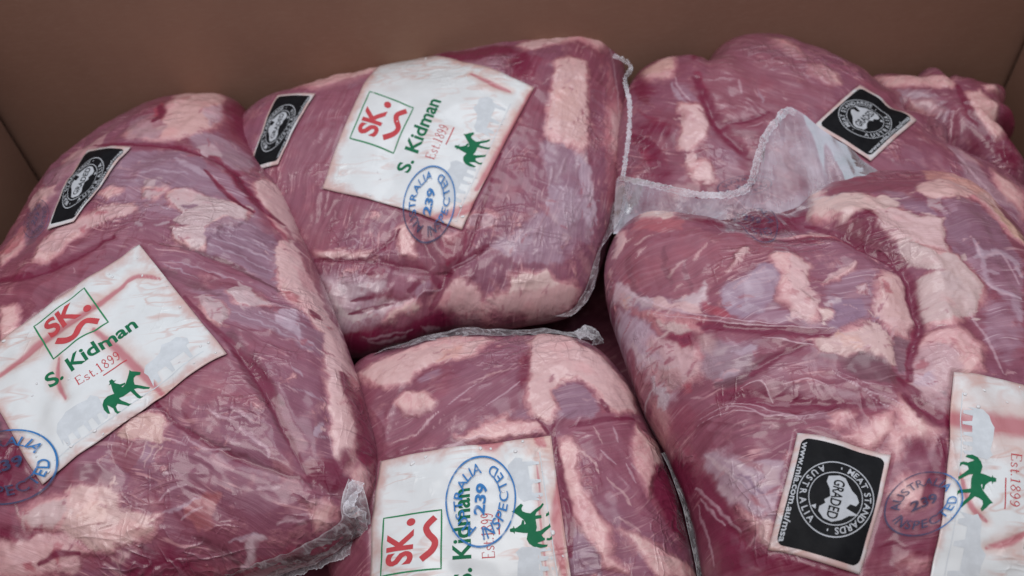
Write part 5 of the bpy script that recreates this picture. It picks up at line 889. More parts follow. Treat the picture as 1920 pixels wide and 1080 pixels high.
[-8.4,-37.6],[-9.3,-38.3],[-10.2,-38.9],[-11.1,-39.3],[-12.0,-39.5],[-12.7,-39.3],[-13.3,-38.7],[-13.7,-37.7],[-13.9,-36.2],[-13.9,-34.5],[-13.8,-32.5],[-13.7,-30.6],
[-13.5,-28.9],[-13.5,-27.5],[-13.5,-26.4],[-13.8,-25.8],[-14.1,-25.4],[-14.7,-25.2],[-15.3,-25.2],[-15.9,-25.2],[-16.5,-25.1],[-16.9,-24.9],[-17.3,-24.4],[-17.5,-23.8],
[-17.7,-23.1],[-17.8,-22.4],[-17.9,-21.7],[-18.2,-21.2],[-18.7,-21.0],[-19.4,-21.0],[-20.4,-21.2],[-21.7,-21.6],[-23.0,-22.0],[-24.1,-22.3],[-25.1,-22.2],[-25.7,-21.8],
[-25.9,-21.1],[-25.8,-20.1],[-25.4,-18.9],[-24.9,-17.7],[-24.3,-16.4],[-23.7,-15.2],[-23.1,-14.1],[-22.5,-13.0],[-22.0,-12.0],[-21.5,-11.1],[-21.2,-10.2],[-20.9,-9.4],
[-20.7,-8.7],[-20.5,-8.0],[-20.5,-7.3],[-20.6,-6.7],[-20.7,-6.1],[-21.0,-5.5],[-21.4,-4.9],[-21.9,-4.3],[-22.6,-3.8],[-23.4,-3.1],[-24.4,-2.5],[-25.6,-1.7],[-26.9,-0.9],
[-28.4,0.0],[-30.0,1.1],[-31.8,2.3],[-33.7,3.6],[-35.7,5.2]],"H":32,"H2":40,"a":2.6,"b":2.0,"seed":41,"amp":0.6,"gather":0.1,"fib":10,"res":[500,90],"paint":[[0,3,[0.17,
0.03,0.055],0.6,[[4.0,-21.7],[15.8,-34.5],[29.8,-42.7],[22.7,-49.4],[3.1,-31.7]]],[0,3,[0.3,0.2,0.24],0.6,[[-27.3,18.1],[-10.6,11.5],[-3.6,-9.5],[-8.9,-14.1],[-19.4,
2.2]]]],"feat":{"fat":[[2,[[-33.2,36.7],[-22.3,32.4],[-6.3,28.8],[9.2,19.3],[4.3,11.5],[-14.8,17.8],[-31.4,24.1]]],[2,[[10.3,5.4],[21.0,7.0],[26.6,-5.9],[24.9,-25.4],
[14.7,-32.8],[11.7,-21.6],[6.9,-11.3]]],[2,[[-22.9,6.9],[-10.4,3.4],[-7.7,-8.1],[-13.8,-6.7],[-22.0,2.4]]],[1.5,[[24.9,12.1],[33.1,13.5],[33.7,9.2],[24.7,7.2]]]],
"silver":[[3,[[-27.3,18.1],[-10.6,11.5],[-3.6,-9.5],[-8.9,-14.1],[-19.4,2.2]]]],"dark":[[5,[[4.0,-21.7],[15.8,-34.5],[29.8,-42.7],[22.7,-49.4],[3.1,-31.7]]],[5,[[30.7,
-5.1],[49.9,-2.1],[28.6,-39.9],[22.6,-34.5]]]],"pale":[],"darkline":[[2,[[8.3,13.3],[7.8,8.7],[7.6,2.8],[7.3,-4.1],[6.9,-11.3],[8.0,-17.7],[9.6,-24.5],[11.4,-30.4],[12.8,
-34.1]]]],"paleline":[],"crease":[[[0.9,4],[[6.7,13.5],[6.4,8.8],[6.0,2.4],[5.4,-4.9],[5.4,-11.0],[6.5,-15.8],[7.7,-20.4],[9.1,-24.3],[10.0,-26.9]]],[[0.8,4],[[-25.1,
10.0],[-22.1,8.7],[-17.6,7.2],[-12.7,5.5],[-8.8,3.1],[-6.4,-0.8],[-5.4,-6.7],[-4.6,-12.0],[-3.5,-14.9]]]],"ridge":[]},"labels":[],"stamps":[],"flaps":[]},{"name":"D",
"label":"big beef pack at the right front with a black grading sticker facing up","rot":[[0.99863,0.0,0.05234],[0.00274,0.99863,-0.05226],[-0.05226,0.05234,0.99726]],
"loc":[0.14776,-0.07504,0.112],"outline":[[-91.5,6.3],[-92.2,9.2],[-92.8,12.2],[-93.3,15.3],[-93.8,18.5],[-94.3,21.8],[-94.7,25.3],[-95.2,28.8],[-95.7,32.5],[-96.1,36.4],
[-96.6,40.4],[-97.2,44.7],[-97.7,49.2],[-98.4,53.9],[-99.0,58.9],[-99.6,64.1],[-100.0,69.6],[-100.1,75.1],[-99.9,80.7],[-99.3,86.3],[-98.2,91.7],[-96.7,96.9],[-94.8,
102.0],[-92.4,106.8],[-89.6,111.2],[-86.2,114.9],[-82.2,117.8],[-77.5,119.6],[-72.1,120.1],[-66.4,119.4],[-60.4,117.6],[-54.5,115.3],[-48.9,112.8],[-43.9,110.7],[-39.5,
109.4],[-35.6,109.1],[-32.2,109.9],[-29.1,111.5],[-26.0,113.5],[-22.9,115.2],[-19.7,116.1],[-16.4,116.2],[-13.0,115.4],[-9.7,114.1],[-6.6,113.0],[-3.6,112.4],[-0.7,
112.6],[2.2,113.8],[5.1,115.8],[8.1,118.6],[11.3,121.7],[14.7,125.0],[18.1,128.4],[21.7,131.6],[25.4,134.6],[29.1,137.2],[32.8,139.3],[36.4,140.9],[40.1,142.1],[43.6,
142.9],[47.2,143.5],[50.7,144.1],[54.3,144.5],[57.8,144.8],[61.3,145.0],[64.8,145.0],[68.3,144.9],[71.8,144.7],[75.2,144.4],[78.7,144.1],[82.2,143.8],[85.7,143.3],[89.2,
142.9],[92.8,142.3],[96.2,141.6],[99.6,140.7],[102.9,139.6],[105.9,138.1],[108.7,136.2],[111.3,134.1],[113.5,131.6],[115.5,128.8],[117.2,125.8],[118.7,122.5],[120.0,
119.1],[121.1,115.6],[122.0,112.0],[122.8,108.4],[123.4,104.7],[123.9,100.9],[124.4,97.2],[124.8,93.5],[125.1,89.9],[125.4,86.3],[125.7,82.7],[125.9,79.1],[126.0,75.4],
[126.0,71.8],[125.9,68.2],[125.7,64.6],[125.6,61.1],[125.4,57.5],[125.2,54.0],[124.9,50.5],[124.7,47.1],[124.5,43.6],[124.2,40.2],[123.9,36.7],[123.5,33.3],[123.2,29.9],
[122.8,26.5],[122.4,23.1],[122.0,19.7],[121.4,16.2],[120.8,12.8],[120.1,9.3],[119.3,5.9],[118.5,2.4],[117.6,-1.1],[116.7,-4.6],[115.8,-8.0],[114.8,-11.5],[113.8,-15.0],
[112.7,-18.5],[111.5,-22.0],[110.3,-25.6],[109.1,-29.1],[107.8,-32.6],[106.5,-36.2],[105.1,-39.8],[103.6,-43.4],[102.1,-46.9],[100.4,-50.5],[98.6,-54.0],[96.7,-57.5],
[94.7,-61.0],[92.6,-64.4],[90.5,-67.9],[88.3,-71.3],[86.1,-74.8],[83.8,-78.2],[81.5,-81.7],[79.1,-85.1],[76.6,-88.5],[74.0,-91.8],[71.4,-95.2],[68.7,-98.5],[65.8,-101.6],
[62.8,-104.6],[59.7,-107.4],[56.4,-109.8],[52.9,-111.9],[49.3,-113.5],[45.5,-114.8],[41.8,-115.8],[38.0,-116.4],[34.2,-116.9],[30.5,-117.1],[26.9,-117.3],[23.4,-117.3],
[19.9,-117.3],[16.5,-117.3],[13.2,-117.2],[10.0,-117.1],[6.9,-117.0],[3.8,-116.8],[0.8,-116.7],[-2.2,-116.5],[-5.1,-116.3],[-8.0,-116.1],[-10.8,-116.0],[-13.6,-115.8],
[-16.3,-115.5],[-19.0,-115.2],[-21.7,-114.9],[-24.3,-114.6],[-26.9,-114.2],[-29.4,-113.8],[-32.0,-113.3],[-34.5,-112.9],[-37.0,-112.5],[-39.4,-112.0],[-41.9,-111.5],
[-44.3,-111.0],[-46.7,-110.4],[-49.1,-109.8],[-51.5,-109.2],[-53.8,-108.5],[-56.2,-107.8],[-58.5,-107.1],[-60.8,-106.3],[-63.0,-105.4],[-65.3,-104.5],[-67.4,-103.4],
[-69.4,-102.2],[-71.3,-100.7],[-73.1,-99.1],[-74.6,-97.2],[-75.9,-95.1],[-77.0,-92.7],[-77.9,-90.2],[-78.6,-87.7],[-79.3,-85.0],[-79.8,-82.3],[-80.2,-79.6],[-80.5,-76.8],
[-80.6,-74.0],[-80.7,-71.2],[-80.7,-68.4],[-80.6,-65.7],[-80.5,-62.9],[-80.4,-60.2],[-80.3,-57.7],[-80.2,-55.2],[-80.2,-52.7],[-80.2,-50.4],[-80.3,-48.1],[-80.4,-45.8],
[-80.5,-43.6],[-80.7,-41.5],[-80.9,-39.3],[-81.1,-37.2],[-81.4,-35.1],[-81.7,-33.0],[-82.1,-31.0],[-82.5,-28.9],[-82.9,-26.8],[-83.3,-24.7],[-83.8,-22.6],[-84.2,-20.4],
[-84.5,-18.2],[-84.9,-16.0],[-85.4,-13.8],[-85.9,-11.5],[-86.5,-9.1],[-87.2,-6.8],[-88.1,-4.3],[-89.0,-1.8],[-89.8,0.8],[-90.7,3.5]],"H":48,"H2":55,"a":2.7,"b":2.0,
"seed":53,"amp":1.0,"gather":0.5,"fib":8,"res":[960,190],"paint":[[0,6,[0.29,0.105,0.135],0.6,[[-87.5,97.0],[-80.3,104.2],[-62.0,95.0],[-55.0,78.0],[-34.3,70.2],[-30.1,
65.2],[-26.2,60.1],[-37.4,50.6],[-52.0,45.1],[-57.1,45.0],[-63.6,37.4],[-75.6,42.2],[-85.6,48.7],[-93.1,61.0],[-97.6,73.6],[-97.5,88.4]]],[0,3,[0.4,0.13,0.15],0.7,
[[-81.6,104.0],[-72.9,98.3],[-65.0,94.9],[-59.4,93.9],[-64.0,82.7],[-72.6,84.2],[-80.1,91.5],[-85.8,97.1]]],[0,2,[0.6,0.435,0.425],0.8,[[-92.4,97.3],[-88.7,96.3],[-88.8,
89.7],[-92.3,84.9],[-94.2,82.9],[-95.8,86.4]]],[1,0.8,[0.6,0.435,0.425],0.6,[[-85.7,82.5],[-84.6,82.9],[-83.1,83.3],[-81.6,83.8],[-80.2,83.9],[-78.7,83.9],[-77.7,84.0]]],
[1,1,[0.6,0.435,0.425],0.6,[[-76.5,54.9],[-75.4,55.8],[-73.9,56.9],[-72.2,58.1],[-70.4,59.3],[-68.7,60.1],[-67.4,60.8]]],[1,1,[0.6,0.435,0.425],0.6,[[-63.6,59.1],[-62.8,
60.3],[-61.7,61.8],[-60.5,63.4],[-59.0,65.2],[-57.4,67.1],[-56.2,68.2]]],[1,0.7,[0.6,0.435,0.425],0.5,[[-74.9,46.4],[-71.0,48.0]]],[0,1.5,[0.6,0.435,0.425],0.85,[[-53.6,
47.0],[-47.9,51.3],[-44.6,57.8],[-39.0,62.0],[-40.3,57.8],[-46.1,52.3]]],[0,2,[0.6,0.435,0.425],0.5,[[-87.0,77.8],[-84.8,78.3],[-83.0,76.3],[-85.9,75.0]]],[0,1.5,[0.6,
0.435,0.425],0.7,[[-98.6,80.9],[-97.4,77.4],[-98.3,76.1],[-99.0,78.3]]],[1,2,[0.115,0.033,0.053],0.4,[[-90.4,77.0],[-90.7,74.5],[-91.1,71.0],[-91.3,67.4],[-90.9,63.9],
[-90.4,60.3],[-89.6,56.8],[-88.5,53.1],[-87.2,49.7],[-86.3,47.3]]],[1,1.6,[0.115,0.033,0.053],0.4,[[-74.9,72.9],[-75.4,70.5],[-76.0,67.2],[-76.4,64.2],[-76.7,61.5],
[-76.7,59.1],[-76.7,56.6],[-76.6,53.7],[-76.2,50.9],[-76.0,49.0]]],[1,1.4,[0.115,0.033,0.053],0.35,[[-67.3,61.4],[-67.7,59.3],[-68.2,56.0],[-68.6,52.6],[-68.4,49.1],
[-68.0,45.4],[-67.8,42.7]]],[0,2,[0.52,0.44,0.46],0.8,[[-76.2,41.4],[-70.2,40.5],[-63.8,42.1],[-61.5,46.0],[-60.8,44.3],[-64.3,34.3],[-65.4,33.6],[-70.8,36.9]]],[0,2,
[0.5,0.43,0.46],0.9,[[-98.1,68.9],[-94.6,65.6],[-90.4,54.2],[-85.0,46.3],[-85.1,41.9],[-90.5,49.3],[-93.8,51.0],[-96.2,55.2],[-98.2,63.8]]],[0,3,[0.6,0.36,0.27],0.5,
[[-95.7,59.8],[-94.0,53.7],[-93.8,50.6],[-95.8,54.5]]],[0,2,[0.6,0.435,0.425],0.8,[[-85.3,47.8],[-81.5,45.7],[-78.3,40.6],[-73.5,39.4],[-66.7,34.7],[-66.3,29.2],[-71.6,
32.3],[-78.7,37.7],[-84.1,41.8]]],[0,1.5,[0.3,0.225,0.295],0.8,[[-90.5,49.3],[-85.1,41.9],[-78.1,35.5],[-78.2,34.6],[-85.7,40.9],[-92.0,49.4]]],[0,3,[0.43,0.18,0.195],
0.75,[[-93.3,50.5],[-86.9,42.8],[-77.2,35.0],[-67.4,28.4],[-63.5,23.3],[-70.6,27.2],[-81.0,35.9],[-87.3,39.9],[-91.0,45.3]]],[0,3,[0.34,0.06,0.09],0.7,[[-64.9,36.0],
[-60.1,30.4],[-54.6,25.8],[-57.0,22.3],[-63.1,27.7],[-65.7,31.7]]],[0,2.5,[0.3,0.225,0.295],0.85,[[-57.0,38.1],[-53.2,41.5],[-47.7,41.0],[-42.4,43.8],[-35.2,49.2],[-30.6,
46.5],[-30.6,39.5],[-34.3,32.7],[-38.4,26.0],[-41.9,22.2],[-52.0,21.9],[-56.4,24.8],[-55.9,31.1]]],[0,4,[0.43,0.355,0.42],0.5,[[-49.0,39.5],[-43.2,40.5],[-43.6,36.2],
[-49.4,33.2]]],[0,4,[0.43,0.355,0.42],0.4,[[-56.4,35.9],[-52.5,37.4],[-51.2,29.7],[-54.8,27.3]]],[0,3,[0.15,0.04,0.06],0.8,[[-63.0,101.9],[-37.0,128.0],[-21.6,127.9],
[-18.2,128.1],[-15.3,101.6],[12.3,130.7],[-14.0,75.0],[-29.3,75.8],[-38.6,75.3],[-44.6,84.0],[-58.0,88.4]]],[0,3,[0.13,0.09,0.12],0.7,[[-42.5,84.5],[-20.7,125.9],[-20.3,
106.5],[-16.7,95.3],[-17.3,86.4],[-24.6,80.5],[-34.6,77.9],[-42.3,78.2]]],[0,1.5,[0.61,0.49,0.45],0.9,[[-79.2,106.6],[-69.9,131.8],[-61.8,132.1],[-62.1,107.0],[-63.7,
97.7],[-69.9,96.3],[-73.7,102.3]]],[0,4,[0.43,0.355,0.42],0.9,[[-97.5,55.5],[-91.2,43.7],[-87.5,35.0],[-84.5,25.3],[-81.7,19.0],[-79.1,5.9],[-82.9,10.9],[-88.2,19.0],
[-92.5,24.3],[-95.9,34.7],[-96.9,44.2]]],[0,5,[0.52,0.36,0.37],0.9,[[-88.2,29.6],[-82.7,24.5],[-77.2,17.3],[-73.2,13.4],[-72.8,7.8],[-72.0,4.1],[-74.3,0.7],[-78.8,1.1],
[-81.8,5.8],[-84.2,14.8],[-88.6,23.4]]],[0,3,[0.43,0.18,0.195],0.75,[[-90.2,43.9],[-83.9,36.5],[-72.2,28.8],[-62.3,20.3],[-71.3,23.6],[-77.9,30.3],[-84.1,34.8],[-83.0,
29.1],[-79.9,24.0],[-85.0,28.7],[-87.3,36.7]]],[0,2.5,[0.55,0.43,0.41],0.9,[[-84.1,34.8],[-77.9,30.3],[-73.0,24.6],[-71.5,22.3],[-78.9,24.6],[-82.0,29.6]]],[0,2.5,[0.28,
0.022,0.06],0.95,[[-82.7,25.1],[-78.8,24.8],[-72.2,21.4],[-73.0,14.6],[-75.6,15.6],[-78.6,20.6]]],[0,1.5,[0.46,0.42,0.45],0.9,[[-91.2,15.1],[-89.0,12.1],[-87.8,6.8],
[-84.7,3.0],[-83.8,-0.5],[-84.4,-3.4],[-86.1,-4.3],[-87.5,-1.1],[-88.7,5.2],[-90.4,10.9]]],[1,1.2,[0.52,0.44,0.46],0.7,[[-95.2,35.8],[-93.6,30.9],[-91.2,24.9],[-89.0,
19.8],[-87.4,16.3],[-86.0,13.4],[-84.7,11.2],[-83.4,9.6],[-82.2,8.8],[-81.4,8.2]]],[0,2,[0.23,0.07,0.1],0.85,[[-95.9,35.0],[-93.4,28.0],[-92.7,21.9],[-89.8,12.6],[-88.7,
5.2],[-87.5,-2.5],[-90.6,4.9],[-93.3,15.7],[-94.8,26.0]]],[0,3,[0.36,0.18,0.19],0.7,[[-90.9,5.6],[-88.2,-0.1],[-85.3,-5.8],[-85.1,-13.3],[-87.2,-6.7],[-90.4,2.7]]],[0,4,
[0.33,0.22,0.22],0.6,[[-87.8,15.1],[-82.6,6.4],[-79.7,1.1],[-83.3,-0.0],[-86.0,8.0]]],[0,1.2,[0.34,0.06,0.09],0.7,[[-89.3,24.8],[-86.7,23.5],[-87.2,22.9],[-89.0,23.9]]],
[0,4,[0.28,0.2,0.24],0.8,[[-69.8,11.6],[-64.1,12.0],[-59.4,9.0],[-53.4,6.0],[-48.1,5.5],[-52.3,-0.1],[-54.7,-4.9],[-60.7,-7.1],[-67.1,-6.1],[-71.0,-1.5],[-71.9,4.6],
[-69.6,7.3]]],[0,2,[0.43,0.355,0.42],0.7,[[-64.1,-3.7],[-60.5,-3.6],[-58.2,-6.0],[-62.3,-6.3]]],[0,3,[0.43,0.355,0.42],0.6,[[-57.9,5.3],[-48.6,5.5],[-50.9,2.3],[-56.6,
2.1]]],[0,3,[0.42,0.34,0.36],0.6,[[-65.2,8.7],[-60.1,8.5],[-63.3,4.3],[-66.3,5.1]]],[0,4,[0.4,0.27,0.27],0.7,[[-70.9,18.5],[-65.4,17.0],[-64.1,12.0],[-67.1,6.0],[-69.8,
11.6]]],[1,3.5,[0.115,0.033,0.053],0.75,[[-67.2,-6.7],[-64.9,-7.0],[-61.6,-7.5],[-58.5,-7.4],[-55.8,-6.6],[-53.1,-5.1],[-50.7,-3.8],[-48.9,-2.9],[-47.3,-2.1],[-45.4,
-1.4],[-42.2,-0.2],[-38.8,0.7],[-36.4,1.3]]],[1,2.4,[0.2,0.017,0.052],0.95,[[-68.0,25.2],[-66.6,24.0],[-64.6,22.2],[-62.3,20.3],[-60.0,18.8],[-57.3,17.7],[-53.3,16.5],
[-46.9,14.7],[-39.3,12.6],[-34.2,10.9]]],[1,5,[0.2,0.017,0.052],0.8,[[-65.9,-12.0],[-64.3,-12.4],[-62.0,-12.8],[-59.6,-13.7],[-57.0,-14.9],[-54.3,-16.5],[-51.4,-17.9],
[-47.9,-19.0],[-44.4,-20.2],[-41.9,-20.9]]],[0,3,[0.34,0.06,0.09],0.7,[[-79.0,-0.3],[-75.9,-1.0],[-75.9,-4.9],[-78.5,-4.3]]],[0,4,[0.24,0.06,0.095],0.6,[[-84.9,-4.4],
[-78.2,-8.8],[-74.9,-15.7],[-78.2,-22.2],[-84.9,-13.9]]],[0,5,[0.29,0.145,0.18],0.5,[[-56.7,-10.6],[-43.3,-3.3],[-37.0,-1.3],[-41.6,-19.4],[-49.1,-17.8]]],[0,2,[0.245,
0.16,0.235],0.8,[[-12.6,25.1],[2.4,24.8],[0.7,16.9],[-6.8,11.4],[-14.2,7.9],[-18.5,10.2],[-13.6,16.1]]],[0,2,[0.24,0.16,0.18],0.6,[[-25.0,-2.7],[-19.8,-4.3],[-11.8,-4.3],
[-3.8,-3.9],[1.1,-7.9],[2.1,-13.6],[-1.7,-10.1],[-11.5,-6.9],[-22.4,-7.1]]],[0,1.8,[0.56,0.42,0.395],0.95,[[-25.9,1.3],[-26.1,4.2],[-19.1,4.5],[-13.7,6.1],[-6.6,6.1],
[-2.7,10.8],[1.9,11.5],[6.2,3.3],[6.3,-2.2],[4.4,-10.2],[0.7,-10.3],[-0.3,-6.1],[-4.9,-4.0],[-10.7,-3.7],[-16.7,-4.0],[-23.1,-2.6]]],[0,3,[0.58,0.37,0.31],0.5,[[-15.4,
3.9],[-7.2,4.3],[-7.0,-1.1],[-15.1,-1.8]]],[0,3,[0.6,0.435,0.425],0.85,[[7.7,24.6],[24.2,24.6],[21.1,13.9],[16.6,5.3],[11.5,5.9],[6.9,10.4],[4.7,16.2]]],[0,1.5,[0.61,
0.49,0.45],0.85,[[-18.9,18.7],[-14.6,19.1],[-14.5,14.9],[-20.9,12.3]]],[0,1.5,[0.3,0.225,0.295],0.7,[[2.5,14.8],[6.1,15.6],[4.9,12.3],[1.9,11.5]]],[0,2,[0.2,0.115,0.145],
0.9,[[8.1,4.1],[18.3,4.5],[13.9,-5.3],[9.7,-12.5],[4.5,-12.6],[5.7,-5.0]]],[0,4,[0.125,0.045,0.065],0.8,[[-18.7,-7.6],[-10.8,-4.4],[-3.4,-6.1],[0.6,-10.8],[5.2,-14.8],
[6.3,-18.4],[-3.9,-19.1],[-10.9,-18.4],[-15.6,-13.8]]],[0,3,[0.3,0.16,0.2],0.6,[[-46.2,-2.9],[-35.9,-0.5],[-31.9,-1.9],[-24.4,-7.3],[-30.8,-10.7],[-34.1,-12.4],[-41.3,
-12.5],[-47.5,-8.3]]],[0,2,[0.28,0.155,0.19],0.65,[[-43.5,-15.5],[-28.7,-15.4],[-22.2,-20.1],[-14.9,-23.4],[-6.2,-28.7],[-8.5,-30.0],[-19.6,-26.2],[-26.6,-22.9],[-34.8,
-20.8],[-43.3,-19.0]]],[0,2,[0.29,0.16,0.2],0.6,[[-50.9,-24.2],[-41.6,-26.9],[-34.8,-25.7],[-30.7,-27.1],[-27.9,-32.8],[-35.2,-32.4],[-43.7,-30.6],[-51.4,-26.1]]],[0,2.5,
[0.155,0.018,0.045],0.85,[[-49.8,-18.8],[-40.8,-20.1],[-31.9,-22.3],[-22.2,-25.8],[-24.3,-26.9],[-35.2,-25.7],[-41.6,-26.9],[-48.3,-24.4],[-50.5,-22.2]]],[0,3,[0.2,0.017,
0.052],0.6,[[-21.6,-27.0],[-15.7,-28.8],[-7.8,-30.5],[-12.3,-32.8],[-21.9,-30.7]]],[0,2,[0.2,0.017,0.052],0.9,[[4.0,-25.6],[7.0,-25.7],[4.9,-32.5],[3.0,-31.3]]],[0,1.5,
[0.2,0.017,0.052],0.9,[[1.5,-17.7],[8.8,-14.8],[6.2,-18.9]]],[1,2.2,[0.2,0.017,0.052],0.9,[[-42.6,11.7],[-39.7,10.8],[-35.7,9.3],[-31.3,8.4],[-26.9,7.4],[-22.4,6.6],
[-19.2,6.1]]],[0,4,[0.47,0.34,0.36],0.8,[[16.6,-1.1],[22.3,0.8],[29.9,-2.1],[31.4,-9.2],[26.7,-20.4],[21.2,-25.1],[16.4,-34.5],[10.7,-32.0],[6.9,-27.3],[5.6,-22.8],[11.9,
-10.4]]],[0,2.5,[0.34,0.06,0.09],0.6,[[13.0,-7.6],[18.4,-7.6],[18.1,-11.0],[12.5,-11.7]]],[0,2,[0.2,0.14,0.16],0.7,[[17.5,-24.0],[21.4,-24.6],[18.9,-26.3]]],[0,3,[0.43,
0.355,0.42],0.6,[[10.3,-14.9],[18.8,-14.4],[16.8,-19.8],[8.7,-20.4]]],[0,2,[0.34,0.06,0.09],0.6,[[31.6,2.1],[34.2,-1.3],[32.1,-3.8],[30.8,-2.2]]],[0,2,[0.31,0.03,0.07],
0.9,[[6.2,-27.7],[14.6,-34.4],[20.9,-35.7],[19.0,-40.0],[11.1,-38.3],[6.6,-32.8]]],[1,2,[0.2,0.017,0.052],0.9,[[25.2,24.6],[24.4,21.8],[23.7,18.3],[23.2,15.2],[23.6,
12.9],[24.2,11.0],[24.7,9.8]]],[1,2.2,[0.2,0.017,0.052],0.85,[[21.6,9.6],[20.6,7.6],[19.4,4.9],[17.8,2.0],[16.3,-0.6],[14.7,-3.1],[13.2,-5.8],[11.8,-9.0],[10.3,-12.4],
[9.3,-14.8]]],[0,3,[0.21,0.06,0.09],0.75,[[27.1,140.3],[31.4,129.9],[67.5,156.9],[72.4,131.0],[72.9,118.2],[62.8,106.1],[54.0,98.1],[43.6,102.1],[33.8,97.3],[28.3,103.5],
[18.3,102.4]]],[0,2.5,[0.25,0.15,0.21],0.8,[[43.4,88.6],[57.8,87.8],[58.4,76.5],[49.1,78.6]]],[0,2.5,[0.22,0.115,0.165],0.85,[[61.2,74.3],[75.0,85.2],[86.1,89.5],[90.6,
78.5],[90.1,61.8],[90.9,50.7],[84.9,45.8],[72.9,45.2],[64.7,49.4],[52.9,48.3],[55.6,60.5]]],[0,1.8,[0.61,0.49,0.45],0.9,[[24.7,138.0],[12.8,105.2],[16.4,99.5],[21.2,
102.4],[26.9,100.4],[32.3,100.8],[34.6,95.6],[41.8,95.4],[44.7,88.3],[41.3,83.8],[34.8,82.8],[28.3,81.6],[18.6,79.7],[13.0,75.6],[10.3,82.6],[9.3,90.2],[5.5,90.6],[0.8,
87.2],[5.9,102.5]]],[0,2,[0.58,0.43,0.42],0.95,[[29.0,81.5],[39.2,82.5],[46.1,81.7],[49.2,75.9],[60.3,74.2],[55.2,62.8],[51.6,52.1],[47.1,51.8],[41.4,54.6],[35.5,57.3],
[30.4,54.9],[29.0,62.1],[25.9,70.6]]],[0,2.2,[0.53,0.435,0.415],0.92,[[30.1,55.9],[36.9,57.2],[40.5,52.6],[45.5,48.2],[52.9,48.3],[57.8,42.0],[62.1,32.7],[54.1,21.9],
[48.0,14.0],[35.9,11.3],[24.2,11.7],[26.0,22.2],[32.3,36.0],[40.3,38.1],[36.0,40.6],[32.6,45.7]]],[0,5,[0.46,0.38,0.38],0.4,[[41.5,37.9],[50.9,34.7],[50.9,26.4],[41.1,
27.1]]],[1,0.8,[0.45,0.25,0.24],0.7,[[35.7,57.7],[37.0,56.8],[38.8,55.3],[40.9,53.6],[44.0,52.0],[47.7,50.6],[50.7,50.0]]],[1,0.8,[0.42,0.24,0.24],0.6,[[10.0,91.8],[10.3,
88.7],[11.1,84.7],[11.7,81.2],[12.3,78.9],[12.7,76.8],[13.0,75.6]]],[1,0.7,[0.45,0.27,0.26],0.5,[[26.6,70.6],[28.2,69.7],[30.4,68.5],[32.4,67.0],[33.7,64.9],[34.9,62.8],
[35.7,61.3]]],[0,2.5,[0.155,0.03,0.05],0.88,[[8.5,77.8],[17.5,78.7],[26.3,80.5],[23.5,69.9],[26.9,62.2],[29.8,53.2],[31.0,45.0],[29.0,43.4],[25.0,51.1],[20.1,60.9],[13.6,
69.1]]],[0,3,[0.6,0.33,0.27],0.7,[[89.4,155.9],[83.5,131.0],[115.7,152.8],[122.9,144.6],[109.1,111.7],[92.1,98.9],[90.4,107.7],[82.1,111.7],[73.4,113.6]]],[0,2,[0.6,0.42,
0.39],0.9,[[61.7,104.1],[72.6,109.4],[82.6,109.8],[89.7,104.0],[90.5,98.1],[77.6,91.8],[66.7,90.4],[60.0,90.6],[58.8,97.2]]],[0,2.5,[0.55,0.38,0.28],0.8,[[99.4,98.3],
[103.1,85.5],[106.6,72.6],[100.6,64.2],[95.9,71.7],[95.1,85.8]]],[0,2,[0.52,0.44,0.46],0.6,[[60.0,90.6],[66.7,90.4],[61.9,79.0],[57.0,80.0]]],[1,2,[0.43,0.355,0.42],0.8,
[[69.2,59.0],[69.2,57.2],[69.2,54.4],[68.9,51.7],[68.3,49.0],[67.3,46.0],[66.8,44.1]]],[1,2.2,[0.43,0.355,0.42],0.75,[[63.7,47.4],[67.7,49.2],[73.5,51.8],[79.0,53.7],
[82.6,53.4],[85.4,52.0],[86.9,49.8],[87.0,46.6],[86.2,43.2],[85.6,40.8]]],[1,2,[0.43,0.355,0.42],0.75,[[66.8,44.1],[65.9,41.8],[65.2,38.9],[65.2,36.2],[66.0,34.0],[67.0,
31.5],[68.6,29.4],[71.2,27.7],[74.9,26.7],[77.5,26.1]]],[1,1.5,[0.43,0.355,0.42],0.6,[[67.1,41.0],[73.5,39.5]]],[1,2.5,[0.43,0.355,0.42],0.5,[[73.8,28.0],[73.5,25.7],
[72.8,22.3],[72.0,19.1],[71.4,16.5],[70.4,13.9],[69.8,12.2]]],[0,2.5,[0.55,0.38,0.36],0.9,[[14.7,37.6],[21.8,41.3],[28.0,40.3],[26.8,31.7],[24.7,22.3],[21.7,11.9],[7.8,
13.0],[8.7,22.7]]],[0,1.8,[0.34,0.06,0.09],0.65,[[14.6,35.6],[17.3,33.8],[14.8,26.2],[12.0,26.1]]],[0,2.5,[0.6,0.435,0.425],0.9,[[-22.4,51.5],[-16.2,50.4],[-16.0,42.6],
[-20.5,32.1],[-16.3,28.4],[-19.0,20.0],[-25.8,14.3],[-32.8,15.7]]],[0,1.2,[0.34,0.06,0.09],0.45,[[-27.7,32.1],[-25.3,29.1],[-27.4,26.7],[-29.2,28.9]]],[0,1.2,[0.34,0.06,
0.09],0.4,[[-23.9,25.3],[-20.4,26.0],[-22.6,21.0],[-24.9,22.1]]],[1,2.4,[0.2,0.017,0.052],0.95,[[29.1,41.7],[29.1,39.4],[29.0,36.0],[28.5,32.5],[27.6,29.1],[26.5,25.7],
[25.4,22.2],[24.5,18.7],[23.9,15.5],[23.5,13.4]]],[1,2.4,[0.12,0.02,0.035],0.9,[[11.0,69.6],[13.3,66.4],[16.1,61.4],[19.0,57.5],[21.2,54.8],[23.0,52.5],[24.7,50.2],[26.4,
